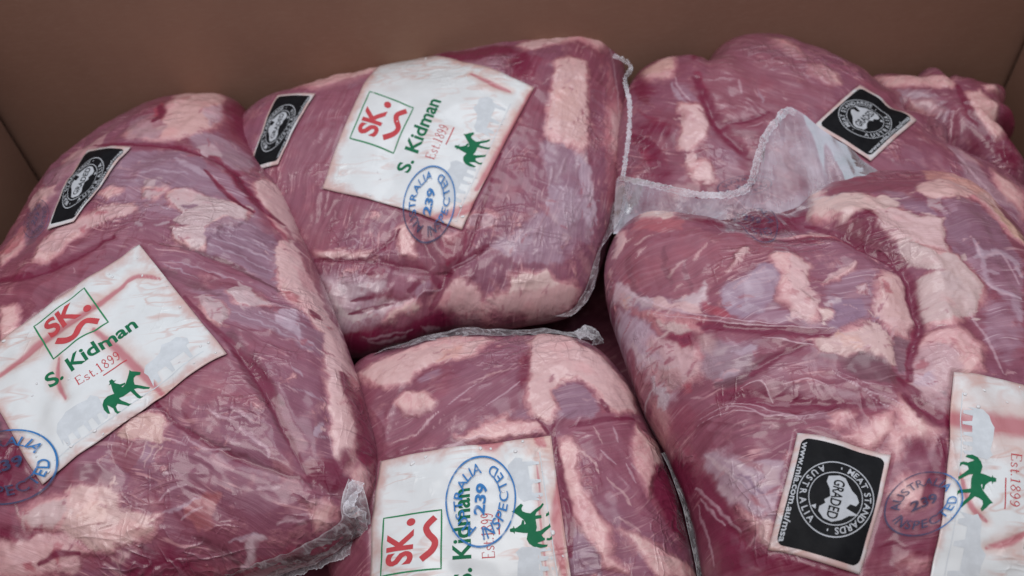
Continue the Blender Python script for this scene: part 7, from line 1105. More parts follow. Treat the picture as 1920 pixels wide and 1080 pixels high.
4.0],"B":[-0.3,9.9],"faint":0},{"c":[-25.2,93.3],"A":[5.4,-18.8],"B":[10.4,24.4],"faint":1}],"flaps":[{"kind":"film","name":"bag_end","ns":90,"nt":24,"rows":[[[-82.8,
154.8,2.7],[-73.1,138.4,14.3],[-58.3,125.9,19.4],[-45.1,119.9,19.5],[-28.4,118.3,20.9],[-16.0,122.0,24.0],[-10.6,133.3,29.2],[-3.3,149.6,35.6],[10.5,166.4,39.4],[17.9,
164.2,38.5],[52.9,130.4,24.9],[58.3,127.1,22.8]],[[-91.8,108.2,7.6],[-80.3,108.4,8.2],[-63.1,109.4,10.0],[-46.8,107.6,14.0],[-30.2,106.9,15.9],[-16.3,105.9,16.7],[-8.0,
106.3,18.1],[0.3,107.3,20.5],[11.7,109.5,22.9],[21.7,108.3,26.5],[44.9,113.4,30.5],[53.0,113.3,31.9]]]},{"kind":"crimp","name":"bag_seal","width":4.6,"rows":[[[-82.3,
152.7,7.2],[-73.5,138.0,17.0],[-58.8,125.4,22.3],[-45.7,119.6,23.0],[-29.1,118.0,23.8],[-19.1,121.2,26.4],[-12.3,134.7,32.0],[-5.8,147.5,36.4],[0.8,155.1,39.4],[9.2,
163.2,41.2],[14.3,161.8,40.5]]]}]},{"name":"E","label":"beef pack lowest at the front middle with thick fat across its top end","rot":[[0.99939,0.0,-0.0349],[-0.00365,
0.99452,-0.10446],[0.03471,0.10453,0.99392]],"loc":[-0.00833,-0.09063,0.088],"outline":[[-91.0,9.7],[-91.0,12.2],[-90.9,14.8],[-90.7,17.3],[-90.5,19.8],[-90.3,22.4],
[-90.0,24.9],[-89.7,27.4],[-89.4,30.0],[-89.0,32.6],[-88.6,35.1],[-88.2,37.7],[-87.8,40.3],[-87.3,43.0],[-86.9,45.6],[-86.3,48.3],[-85.8,51.0],[-85.1,53.7],[-84.4,56.4],
[-83.6,59.0],[-82.7,61.7],[-81.7,64.3],[-80.6,66.9],[-79.3,69.3],[-77.7,71.5],[-75.9,73.5],[-73.7,75.2],[-71.3,76.5],[-68.6,77.4],[-65.8,78.2],[-62.9,78.7],[-60.1,79.2],
[-57.4,79.7],[-54.8,80.2],[-52.2,80.7],[-49.7,81.2],[-47.2,81.7],[-44.8,82.1],[-42.3,82.4],[-39.9,82.7],[-37.5,82.9],[-35.1,83.1],[-32.8,83.3],[-30.5,83.4],[-28.2,83.5],
[-25.9,83.5],[-23.7,83.6],[-21.5,83.6],[-19.3,83.6],[-17.2,83.6],[-15.0,83.6],[-12.9,83.5],[-10.8,83.4],[-8.7,83.2],[-6.6,83.1],[-4.5,82.9],[-2.4,82.7],[-0.4,82.4],[1.7,
82.2],[3.7,81.9],[5.7,81.6],[7.8,81.3],[9.8,81.0],[11.8,80.6],[13.8,80.3],[15.8,79.9],[17.9,79.5],[19.9,79.1],[21.9,78.8],[24.0,78.4],[26.1,78.0],[28.2,77.6],[30.3,77.1],
[32.4,76.6],[34.5,76.1],[36.6,75.5],[38.7,74.8],[40.8,74.0],[42.8,73.1],[44.8,72.1],[46.7,70.9],[48.4,69.5],[50.1,68.0],[51.7,66.4],[53.2,64.7],[54.5,62.8],[55.8,61.0],
[57.0,59.0],[58.2,57.1],[59.3,55.1],[60.3,53.1],[61.3,51.0],[62.2,49.0],[63.0,46.9],[63.7,44.7],[64.3,42.6],[64.9,40.4],[65.4,38.3],[65.8,36.2],[66.2,34.1],[66.6,32.0],
[67.1,29.9],[67.5,27.9],[67.9,25.9],[68.4,23.9],[68.9,22.0],[69.3,20.0],[69.8,18.1],[70.4,16.1],[70.9,14.2],[71.4,12.2],[71.8,10.3],[72.3,8.3],[72.7,6.3],[73.1,4.3],
[73.5,2.3],[74.0,0.3],[74.4,-1.8],[74.8,-3.9],[75.1,-6.0],[75.5,-8.1],[75.8,-10.2],[76.0,-12.4],[76.2,-14.5],[76.4,-16.7],[76.6,-19.0],[76.8,-21.2],[76.9,-23.5],[77.0,
-25.8],[77.1,-28.2],[77.2,-30.6],[77.3,-33.1],[77.4,-35.6],[77.5,-38.1],[77.6,-40.8],[77.6,-43.4],[77.5,-46.1],[77.3,-48.8],[77.2,-51.6],[77.1,-54.5],[77.2,-57.6],[77.4,
-60.9],[77.6,-64.4],[77.9,-68.1],[78.1,-71.9],[78.1,-75.6],[77.7,-79.2],[76.8,-82.4],[75.5,-85.2],[73.7,-87.5],[71.4,-89.3],[68.7,-90.5],[65.8,-91.4],[62.8,-92.0],[59.8,
-92.4],[56.7,-92.7],[53.7,-92.9],[50.8,-93.1],[47.9,-93.2],[45.0,-93.3],[42.2,-93.4],[39.5,-93.5],[36.8,-93.5],[34.2,-93.6],[31.6,-93.6],[29.1,-93.6],[26.6,-93.6],[24.1,
-93.6],[21.6,-93.6],[19.2,-93.6],[16.8,-93.5],[14.4,-93.5],[12.1,-93.4],[9.7,-93.4],[7.4,-93.3],[5.1,-93.2],[2.7,-93.2],[0.4,-93.1],[-1.9,-93.1],[-4.2,-93.0],[-6.5,
-93.0],[-8.9,-92.9],[-11.2,-92.9],[-13.6,-92.8],[-16.0,-92.7],[-18.4,-92.7],[-20.8,-92.6],[-23.2,-92.5],[-25.7,-92.3],[-28.2,-92.1],[-30.7,-91.9],[-33.3,-91.7],[-35.9,
-91.4],[-38.4,-91.0],[-41.1,-90.6],[-43.7,-90.1],[-46.3,-89.5],[-48.9,-88.8],[-51.4,-87.8],[-53.9,-86.8],[-56.2,-85.4],[-58.4,-83.9],[-60.5,-82.1],[-62.4,-80.2],[-64.2,
-78.1],[-65.8,-75.8],[-67.3,-73.4],[-68.6,-71.0],[-69.9,-68.5],[-71.0,-66.0],[-72.2,-63.5],[-73.2,-61.0],[-74.3,-58.5],[-75.3,-56.0],[-76.3,-53.6],[-77.3,-51.2],[-78.3,
-48.8],[-79.3,-46.4],[-80.2,-44.1],[-81.1,-41.7],[-82.0,-39.3],[-82.8,-36.9],[-83.6,-34.5],[-84.3,-32.1],[-85.0,-29.7],[-85.7,-27.3],[-86.3,-24.9],[-86.9,-22.5],[-87.4,
-20.0],[-88.0,-17.6],[-88.5,-15.2],[-88.9,-12.7],[-89.4,-10.3],[-89.8,-7.8],[-90.1,-5.3],[-90.4,-2.8],[-90.7,-0.3],[-90.8,2.2],[-91.0,4.7],[-91.0,7.2]],"H":42,"H2":50,
"a":3.0,"b":2.0,"seed":67,"amp":1.0,"gather":0.5,"fib":25,"res":[700,140],"paint":[[0,5,[0.24,0.095,0.135],0.5,[[-11.1,53.1],[13.7,60.6],[9.3,23.6],[-7.1,18.6],[-21.1,
11.5],[-54.6,13.7],[-57.3,29.6],[-28.0,25.9]]],[0,2,[0.57,0.41,0.39],0.85,[[-67.2,54.3],[-54.2,60.0],[-31.5,64.8],[-6.3,67.5],[-11.2,58.2],[-28.4,53.3],[-39.5,49.5],
[-43.0,43.2],[-55.3,43.0]]],[0,3,[0.58,0.33,0.28],0.5,[[-27.6,62.0],[-16.4,64.6],[-18.6,54.8],[-26.0,53.9]]],[0,2,[0.6,0.435,0.42],0.9,[[17.5,62.4],[25.4,70.5],[33.7,
82.8],[38.2,56.5],[47.6,52.9],[55.0,43.3],[61.9,31.3],[60.6,23.8],[52.6,19.5],[48.1,21.0],[43.6,31.2],[36.1,37.0],[28.8,35.7],[22.4,29.8],[23.7,18.3],[21.0,13.3],[15.5,
15.5],[12.7,23.4],[14.6,33.2],[15.5,47.7]]],[0,2,[0.245,0.145,0.2],0.8,[[24.2,29.8],[34.5,33.1],[40.7,27.0],[43.0,17.4],[33.1,11.2],[26.8,15.4]]],[0,1.8,[0.34,0.06,0.09],
0.5,[[44.7,21.8],[49.3,21.3],[46.3,16.5]]],[0,2,[0.43,0.18,0.195],0.7,[[10.0,46.6],[14.7,56.1],[13.8,36.3],[10.2,29.0]]],[0,4,[0.25,0.085,0.125],0.5,[[24.2,11.8],[59.8,
19.4],[55.5,-6.4],[64.8,-30.8],[72.5,-39.5],[52.6,-37.1],[38.8,-22.2],[33.6,-3.4]]],[0,2.5,[0.24,0.06,0.09],0.7,[[62.9,-9.9],[74.0,4.6],[77.5,-14.8],[78.4,-34.0],[67.6,
-34.5],[59.5,-22.8]]],[0,2,[0.22,0.14,0.19],0.6,[[23.7,-33.7],[31.1,-41.4],[35.3,-48.6],[34.5,-54.8],[22.4,-53.8]]],[1,0.8,[0.6,0.435,0.425],0.5,[[30.9,1.8],[32.5,-0.2],
[34.8,-3.0],[36.6,-5.8],[37.7,-8.6],[38.4,-11.6],[38.9,-13.9]]],[1,0.8,[0.6,0.435,0.425],0.5,[[43.1,-15.0],[44.6,-16.9],[46.8,-19.6],[48.6,-21.9],[49.4,-23.7],[49.8,
-25.3],[50.0,-26.4]]],[1,0.8,[0.6,0.435,0.425],0.5,[[-48.4,12.3],[-45.6,12.8],[-41.5,13.5],[-37.6,15.0],[-34.0,17.7],[-30.4,20.9],[-28.0,23.4]]],[1,0.7,[0.6,0.435,0.425],
0.5,[[39.7,9.3],[43.1,1.6]]],[1,0.8,[0.6,0.435,0.425],0.5,[[44.7,-33.1],[52.6,-37.1]]],[1,0.7,[0.6,0.435,0.425],0.4,[[-11.2,36.2],[-8.7,37.6],[-5.2,39.7],[-1.6,41.2],
[2.0,42.4],[5.6,43.1],[8.1,43.5]]]],"feat":{"fat":[[2,[[-68.8,55.2],[-57.0,61.0],[-40.9,67.8],[-22.3,75.2],[-6.4,70.6],[-1.3,67.0],[-11.1,56.1],[-24.8,53.8],[-33.3,50.9],
[-38.2,47.7],[-41.7,42.2],[-55.2,41.5],[-63.8,49.3]]],[1.2,[[-48.2,33.2],[-44.0,38.1],[-35.4,35.6],[-29.1,28.9],[-31.6,24.1],[-37.7,23.1],[-43.9,24.5]]],[1.6,[[16.4,
65.4],[25.9,86.7],[34.1,85.7],[38.5,59.1],[49.2,55.2],[56.6,45.7],[63.9,35.0],[61.8,23.9],[52.4,18.0],[46.7,19.3],[42.3,30.3],[35.9,35.4],[28.7,34.2],[23.5,28.3],[24.8,
18.2],[21.9,11.8],[15.3,13.6],[11.5,23.5],[13.4,33.2],[14.3,47.9]]],[1.3,[[-20.0,8.9],[-9.6,12.3],[3.1,17.9],[4.0,13.9],[8.5,13.2],[18.6,12.1],[19.2,6.9],[10.2,6.9],
[-3.3,6.7],[-16.8,6.2]]],[1.5,[[24.4,3.2],[30.1,4.3],[33.8,-2.2],[30.6,-9.9],[31.7,-19.6],[36.7,-29.9],[41.0,-37.5],[39.5,-47.8],[44.8,-53.6],[38.9,-52.4],[33.8,-44.7],
[28.0,-32.9],[24.9,-22.5],[23.6,-9.3]]],[1.5,[[60.3,15.2],[64.2,9.7],[72.1,14.1],[69.1,-3.3],[62.5,-12.5],[59.7,-21.6],[56.8,-12.5],[55.1,-1.7]]],[1.5,[[45.2,-37.5],
[52.3,-39.2],[61.1,-44.6],[73.1,-47.8],[78.1,-52.0],[58.7,-57.3],[51.2,-45.7]]]],"silver":[[1.5,[[-39.3,44.8],[-28.3,48.9],[-28.1,43.9],[-36.7,39.5]]],[2,[[4.3,19.2],
[12.5,20.7],[12.0,13.9],[6.3,14.9]]],[1.5,[[23.6,29.9],[34.5,33.8],[41.9,27.2],[44.2,17.6],[33.0,10.5],[25.7,15.5]]],[2,[[23.7,-33.7],[35.4,-47.7],[34.5,-54.8],[22.4,
-53.8]]]],"dark":[[2,[[10.5,44.8],[14.5,56.1],[13.9,38.0],[10.2,29.0],[8.8,35.1]]],[2,[[64.7,-6.9],[74.0,4.6],[77.5,-14.8],[75.6,-37.6],[67.6,-34.5],[62.3,-19.8]]]],
"pale":[],"darkline":[[1.2,[[22.3,4.4],[22.6,1.2],[22.9,-3.7],[23.3,-9.0],[23.7,-14.1],[24.0,-18.8],[24.5,-23.2],[24.8,-27.5],[25.0,-31.7],[24.8,-35.9],[24.5,-40.2],
[24.0,-43.9],[23.8,-46.5]]],[1.5,[[45.5,23.4],[47.7,18.2]]],[1,[[59.5,17.8],[56.8,16.7],[53.0,15.5],[48.8,14.6],[44.8,13.7],[40.7,12.5],[36.2,11.1],[32.3,10.1],[29.5,
9.3]]],[1,[[15.3,13.6],[15.9,13.1],[16.7,12.5],[17.6,11.7],[18.5,10.7],[19.2,9.3],[20.0,7.6],[20.7,6.2],[21.3,5.6],[21.9,6.5],[22.4,8.3],[22.8,10.4],[23.1,11.7]]]],
"paleline":[[0.6,[[41.5,-2.2],[42.0,-2.8],[42.8,-3.7],[43.6,-4.7],[44.4,-5.6],[45.2,-6.2],[46.1,-6.7],[46.9,-7.2],[47.4,-7.5]]],[0.6,[[48.9,10.2],[50.0,2.5]]],[0.5,
[[-24.4,25.2],[-23.4,26.0],[-21.9,27.2],[-20.3,28.7],[-18.5,30.1],[-16.3,31.6],[-13.9,33.3],[-11.6,34.8],[-10.0,36.0]]],[0.5,[[-40.0,13.0],[-38.7,14.2],[-36.7,15.9],
[-34.7,17.7],[-32.8,19.2],[-31.3,20.3],[-30.0,21.6],[-28.8,22.6],[-28.0,23.4]]],[0.6,[[52.0,-6.9],[54.9,-16.5]]],[0.5,[[-6.9,22.7],[-4.9,24.0],[-2.0,26.0],[1.2,28.1],
[3.8,29.9],[5.9,31.3],[7.6,32.8],[9.0,33.9],[10.0,34.9]]],[0.8,[[-28.2,4.2],[-26.7,4.5],[-24.4,5.0],[-21.8,5.7],[-19.0,6.4],[-15.6,7.1],[-11.6,7.6],[-8.0,8.2],[-5.4,
8.6]]]],"crease":[[[1.2,3],[[22.3,4.4],[22.6,1.2],[22.9,-3.7],[23.3,-9.0],[23.7,-14.1],[24.0,-18.8],[24.5,-23.2],[24.8,-27.5],[25.0,-31.7],[24.8,-35.9],[24.5,-40.2],
[24.0,-43.9],[23.8,-46.5]]],[[1.5,3],[[15.3,13.6],[15.9,13.1],[16.7,12.5],[17.6,11.7],[18.5,10.7],[19.3,9.4],[20.1,8.0],[20.8,6.6],[21.3,5.6]]],[[1,3],[[-38.2,47.7],
[-37.4,48.3],[-36.3,49.1],[-34.9,50.1],[-33.3,50.9],[-31.5,51.5],[-29.5,52.1],[-27.3,53.0],[-24.8,53.8],[-21.4,54.7],[-17.5,55.4],[-13.7,55.9],[-11.1,56.1]]],[[1.2,4],
[[23.5,28.3],[24.4,29.5],[25.6,31.3],[27.1,33.1],[28.7,34.2],[30.5,34.8],[32.6,35.0],[34.5,35.2],[35.9,35.4]]],[[0.9,3],[[-30.8,70.1],[-27.3,56.1]]],[[1,3],[[44.8,13.7],
[41.8,12.7],[37.5,11.4],[33.1,10.3],[29.5,9.3],[27.0,8.2],[25.0,7.1],[23.5,6.2],[22.4,5.7]]]],"ridge":[[[0.8,1.6],[[-46.6,41.4],[-47.4,39.0],[-48.7,35.7],[-50.0,31.9],
[-51.1,28.3],[-51.9,24.3],[-52.5,20.1],[-53.1,16.2],[-53.3,13.4]]],[[0.7,1.4],[[-61.3,33.3],[-60.0,31.5],[-58.1,29.2],[-56.2,26.5],[-54.7,23.9],[-53.8,21.0],[-53.1,18.0],
[-52.5,15.2],[-52.1,13.1]]]]},"labels":[{"kind":"brand","stain":[[2,[[22.6,-14.0],[21.9,-18.3],[20.8,-24.4],[19.8,-30.9],[19.3,-36.4],[19.3,-41.3],[19.6,-46.3],[20.1,
-50.7],[20.3,-53.7]]],[2.2,[[-10.1,5.6],[-9.3,5.2],[-8.2,4.6],[-7.0,4.0],[-5.8,3.6],[-4.5,3.7],[-3.2,4.0],[-2.0,4.5],[-1.2,4.7]]],[2,[[14.5,4.5],[15.1,3.9],[16.0,3.0],
[16.9,2.1],[17.6,1.5]]],[0.5,[[14.5,-1.6],[14.1,-8.0],[13.7,-17.7],[13.3,-28.1],[13.0,-35.6],[13.0,-41.3],[13.1,-46.3],[13.2,-50.3],[13.3,-53.0]]]],"quad":[[23.5,-75.1],
[21.0,5.0],[-54.5,3.9],[-62.5,-68.6]]}],"stamps":[{"c":[-10.7,-20.6],"A":[2.8,19.0],"B":[-14.2,3.0],"faint":0}],"flaps":[{"kind":"crimp","name":"bag_knot","width":7,
"rows":[[[40.2,79.1,5.2],[45.4,80.0,7.5],[50.0,76.9,5.3],[50.7,74.3,2.4]]]},{"kind":"film","name":"bag_end","ns":60,"nt":8,"rows":[[[-62.6,67.0,26.0],[-35.4,70.3,27.8],
[-14.1,72.6,25.6],[7.1,71.6,23.2],[28.7,82.8,3.5],[47.7,76.3,2.7]],[[-62.2,84.8,3.3],[-36.3,90.3,3.8],[-18.9,91.3,5.1],[3.6,89.5,2.5],[31.8,85.6,2.0],[52.4,80.3,1.8]]]},
{"kind":"film","name":"bag_edge","ns":60,"nt":6,"rows":[[[71.2,7.1,8.8],[74.0,-7.1,10.2],[75.9,-22.2,9.7],[76.3,-41.3,9.7],[75.9,-56.9,9.4]],[[74.3,7.3,8.7],[76.6,-6.0,
10.0],[78.7,-22.5,9.7],[79.5,-41.6,9.6],[79.9,-57.3,9.3]]]}]},{"name":"G","label":"dark beef pack of the lower layer glimpsed in the gaps between upper packs",
"rot":[[1.0,0.0,0.0],[0.0,1.0,0.0],[0.0,0.0,1.0]],"loc":[-0.1,-0.05,0.024],"outline":[[-205.0,-0.0],[-205.0,-10.0],[-205.0,-20.0],[-205.0,-30.1],[-205.0,-40.4],[-204.9,
-50.9],[-204.9,-61.7],[-204.7,-72.8],[-204.3,-84.3],[-203.6,-96.2],[-202.5,-108.3],[-200.6,-120.7],[-197.6,-133.0],[-193.1,-144.9],[-186.8,-155.9],[-178.5,-165.4],
[-168.2,-173.1],[-156.4,-179.0],[-143.5,-183.1],[-130.2,-185.9],[-116.9,-187.7],[-103.7,-188.7],[-91.0,-189.3],[-78.6,-189.7],[-66.6,-189.9],[-54.9,-189.9],[-43.6,
-190.0],[-32.5,-190.0],[-21.5,-190.0],[-10.7,-190.0],[0.0,-190.0],[10.7,-190.0],[21.5,-190.0],[32.5,-190.0],[43.6,-190.0],[54.9,-189.9],[66.6,-189.9],[78.6,-189.7],[91.0,
-189.3],[103.7,-188.7],[116.9,-187.7],[130.2,-185.9],[143.5,-183.1],[156.4,-179.0],[168.2,-173.1],[178.5,-165.4],[186.8,-155.9],[193.1,-144.9],[197.6,-133.0],[200.6,
-120.7],[202.5,-108.3],[203.6,-96.2],[204.3,-84.3],[204.7,-72.8],[204.9,-61.7],[204.9,-50.9],[205.0,-40.4],[205.0,-30.1],[205.0,-20.0],[205.0,-10.0],[205.0,0.0],[205.0,
10.0],[205.0,20.0],[205.0,30.1],[205.0,40.4],[204.9,50.9],[204.9,61.7],[204.7,72.8],[204.3,84.3],[203.6,96.2],[202.5,108.3],[200.6,120.7],[197.6,133.0],[193.1,144.9],
[186.8,155.9],[178.5,165.4],[168.2,173.1],[156.4,179.0],[143.5,183.1],[130.2,185.9],[116.9,187.7],[103.7,188.7],[91.0,189.3],[78.6,189.7],[66.6,189.9],[54.9,189.9],[43.6,
190.0],[32.5,190.0],[21.5,190.0],[10.7,190.0],[0.0,190.0],[-10.7,190.0],[-21.5,190.0],[-32.5,190.0],[-43.6,190.0],[-54.9,189.9],[-66.6,189.9],[-78.6,189.7],[-91.0,189.3],
[-103.7,188.7],[-116.9,187.7],[-130.2,185.9],[-143.5,183.1],[-156.4,179.0],[-168.2,173.1],[-178.5,165.4],[-186.8,155.9],[-193.1,144.9],[-197.6,133.0],[-200.6,120.7],
[-202.5,108.3],[-203.6,96.2],[-204.3,84.3],[-204.7,72.8],[-204.9,61.7],[-204.9,50.9],[-205.0,40.4],[-205.0,30.1],[-205.0,20.0],[-205.0,10.0]],"H":18,"H2":16,"a":3.5,
"b":2.0,"seed":83,"amp":1.0,"gather":0.5,"fib":40,"res":[300,60],"paint":[],"feat":{"fat":[],"silver":[],"dark":[],"pale":[],"darkline":[],"paleline":[],"crease":[],
"ridge":[]},"labels":[],"stamps":[],"flaps":[]}]


class Pack(Body):
    def prepare(self):
        self.quads = [np.array(l['quad']) for l in self.d['labels']]

    def near(self, pts, u, v, pad):
        p = np.asarray(pts)
        return (u > p[:, 0].min() - pad) & (u < p[:, 0].max() + pad) & (v > p[:, 1].min() - pad) & (v < p[:, 1].max() + pad)

    def field_poly(self, items, u, v):
        f = np.full(u.shape, -1.0)
        for soft, P in items:
            m = self.near(P, u, v, soft * 2.2)
            if m.any():
                f[m] = np.maximum(f[m], np.clip(poly_sd(u[m], v[m], P) / (1.7 * soft), -1, 1))
        return f

    def field_line(self, items, u, v):
        f = np.full(u.shape, -1.0)
        for wd, L in items:
            m = self.near(L, u, v, wd * 4)
            if m.any():
                d, w = line_dist(u[m], v[m], L)
                ww = wd * (0.55 + 0.6 * np.sin(np.pi * np.clip(w, 0.04, 0.96)))
                f[m] = np.maximum(f[m], np.clip(1 - d / ww, -1, 1))
        return f

    def flecks(self):
        """ragged crumbs of fat and lean along the fat's edges, and short pale dashes of marbling through the lean"""
        rng = np.random.default_rng(self.seed + 900)
        out = []
        a0 = math.radians(self.d['fib'])
        polys = [(np.array(P), col) for kind, wd, col, al, P in self.d['paint'] if kind == 0 and col[0] > 0.42 and col[1] > 0.30]
        for P, col in polys:
            per = np.concatenate([P, P[:1]])
            seg = np.linalg.norm(np.diff(per, axis=0), axis=1)
            n = int(min(26, seg.sum() / 6))
            cum = np.concatenate([[0], np.cumsum(seg)])
            for _ in range(n):
                t = rng.random() * cum[-1]
                q = np.array([np.interp(t, cum, per[:, 0]), np.interp(t, cum, per[:, 1])]) + rng.normal(0, 1.7, 2)
                a = a0 + rng.normal(0, 0.6)
                ln = 0.6 + 2.6 * rng.random() ** 2
                dv = ln * np.array([math.cos(a), math.sin(a)])
                w = 0.45 + 0.75 * rng.random()
                c = col if rng.random() < 0.55 else (0.30, 0.105, 0.14)
                out.append([1, w, c, 0.45 + 0.4 * rng.random(), [(q - dv).tolist(), (q + dv).tolist()]])
        R = self.r.max()
        k = 0
        while k < 170:
            q = rng.uniform(-R, R, 2)
            if math.hypot(*q) > 0.93 * float(self.radius(math.atan2(q[1], q[0]))):
                continue
            k += 1
            if fbm(np.array([q[0] / 28]), np.array([q[1] / 28]), self.seed + 77, 2)[0] < -0.08:
                continue
            a = a0 + 0.5 * fbm(np.array([q[0] / 50]), np.array([q[1] / 50]), self.seed + 78, 1)[0] * 2 + rng.normal(0, 0.14)
            ln = 1.2 + 3.2 * rng.random() ** 2
            dv = ln * np.array([math.cos(a), math.sin(a)])
            bend = rng.normal(0, 0.35, 2)
            out.append([1, 0.35 + 0.4 * rng.random(), (0.50, 0.33, 0.355), 0.3 + 0.4 * rng.random(), [(q - dv).tolist(), (q + bend).tolist(), (q + dv).tolist()]])
        return out

    def tints(self, u, v):
        """colours by area: lean, fat, membrane, held blood, plus painted highlights and film sheen"""
        n = len(u)
        acc = np.zeros((n, 3))
        cov = np.zeros(n)
        for kind, wd, col, al, L in self.d['paint'] + self.flecks():
            m = self.near(L, u, v, wd * 2 + 1)
            if not m.any():
                continue
            if kind == 0:
                a = al * sstep(-0.36 * wd, 0.36 * wd, poly_sd(u[m], v[m], L))
            else:
                d, w = line_dist(u[m], v[m], L)
                ww = wd * (0.55 + 0.6 * np.sin(np.pi * np.clip(w, 0.04, 0.96)))
                a = al * (1 - sstep(0.25 * ww, 1.1 * ww, d))
            acc[m] = acc[m] * (1 - a[:, None]) + np.array(col) * a[:, None]
            cov[m] = cov[m] * (1 - a) + a
        return acc / np.maximum(cov, 1e-4)[:, None], cov

    def mask(self, u, v):
        m = np.zeros(u.shape)
        for q in self.quads:
            k = self.near(q, u, v, 5)
            if k.any():
                m[k] = np.maximum(m[k], sstep(-2.0, 0.5, poly_sd(u[k], v[k], q)))
        return m

    def warp(self, u, v):
        return (u + 1.7 * fbm(u / 6, v / 6, self.seed + 21, 4), v + 1.7 * fbm(u / 6, v / 6, self.seed + 31, 4))

    def crease(self, u, v):
        d = np.zeros(u.shape)
        F = self.d['feat']
        for (dep, wd), L in F['crease']:
            m = self.near(L, u, v, wd * 5)
            if not m.any():
                continue
            dist, w = line_dist(u[m], v[m], L)
            fade = np.sin(np.pi * np.clip(w, 0.06, 0.94)) ** 0.6
            t = dist / wd
            d[m] += fade * dep * (-np.exp(-t ** 1.4 * 1.2) + 0.28 * np.exp(-((t - 1.9) ** 2) * 1.2))
        for (hgt, wd), L in F['ridge']:
            m = self.near(L, u, v, wd * 4)
            if not m.any():
                continue
            dist, w = line_dist(u[m], v[m], L)
            fade = np.sin(np.pi * np.clip(w, 0.06, 0.94)) ** 0.6
            d[m] += fade * hgt * np.exp(-(dist / wd) ** 1.3)
        return d

    def detail(self, u, v):
        """everything finer than the big swell"""
        s = self.seed
        uw, vw = self.warp(u, v)
        c = 0.9 * self.crease(u + 0.5 * (uw - u), v + 0.5 * (vw - v))
        fa = self.field_poly(self.d['feat']['fat'], uw, vw)
        c += 0.55 * sstep(-0.6, 0.8, fa) * (1.2 + fbm(u / 5, v / 5, s + 3, 3))
        c += 0.6 * fbm(u / 11, v / 11, s + 5, 2)
        # tension wrinkles of the film, running with and across the grain
        a = math.radians(self.d['fib'])
        p, q = u * math.cos(a) + v * math.sin(a), -u * math.sin(a) + v * math.cos(a)
        r = 1 - np.abs(fbm(p / 26 + 0.3 * fbm(u / 20, v / 20, s + 8, 2), q / 9, s + 14, 2)) * 3.4
        gate = sstep(0.05, 0.4, fbm(u / 30, v / 30, s + 17, 2))
        c += 0.5 * np.clip(r, 0, 1) ** 1.6 * gate
        r = 1 - np.abs(fbm(p / 9, q / 30 + 0.3 * fbm(u / 16, v / 16, s + 19, 2), s + 24, 2)) * 3.6
        gate = sstep(0.12, 0.45, fbm(u / 34 + 7, v / 34, s + 27, 2))
        c += 0.35 * np.clip(r, 0, 1) ** 2 * gate
        sr = np.hypot(u, v) / self.radius(np.arctan2(v, u))
        return c * (1 - 0.8 * sstep(0.86, 1.0, sr))

    def groove(self, u, v):
        """labels dip a little along the folds where juice has run"""
        d = np.zeros(np.shape(u))
        for l in self.d['labels']:
            for wd, L in l['stain']:
                m = self.near(L, u, v, wd * 5)
                if m.any():
                    dist, _ = line_dist(u[m], v[m], L)
                    d[m] = np.maximum(d[m], 0.55 * np.exp(-(dist / (wd + 0.5)) ** 2))
        return d

    def rimfade(self, u, v):
        s = np.hypot(u, v) / self.radius(np.arctan2(v, u))
        return np.clip(1 - np.clip(s, 0, 1) ** 10, 0, 1)

    def surf(self, u, v, layer):
        """point on the pack: layer 'meat' is the film over the beef; a number lifts that many mm over the label's own sheet"""
        e = 0.4
        h0 = self.base(u, v)
        hx = (self.base(u + e, v) - self.base(u - e, v)) / (2 * e)
        hy = (self.base(u, v + e) - self.base(u, v - e)) / (2 * e)
        n = np.stack([-hx, -hy, np.ones_like(hx)], -1)
        n /= np.linalg.norm(n, axis=-1, keepdims=True)
        lo = self.low(u, v) * self.rimfade(u, v)
        if layer == 'meat' or layer == 'stamp':
            m = self.mask(u, v)
            if layer == 'meat':
                d = lo * 1.0 + self.detail(u, v) * (1 - m) - (0.85 + self.groove(u, v)) * m
            else:
                d = lo + (np.maximum(self.detail(u, v), -0.6) + 1.1) * (1 - m) + 1.35 * m - self.groove(u, v) * m
        else:
            d = lo + 0.45 + layer + 0.45 * fbm(u / 15, v / 15, self.seed + 40, 2) - self.groove(u, v)
        return np.stack([u, v, h0], -1) + n * np.asarray(d)[..., None]


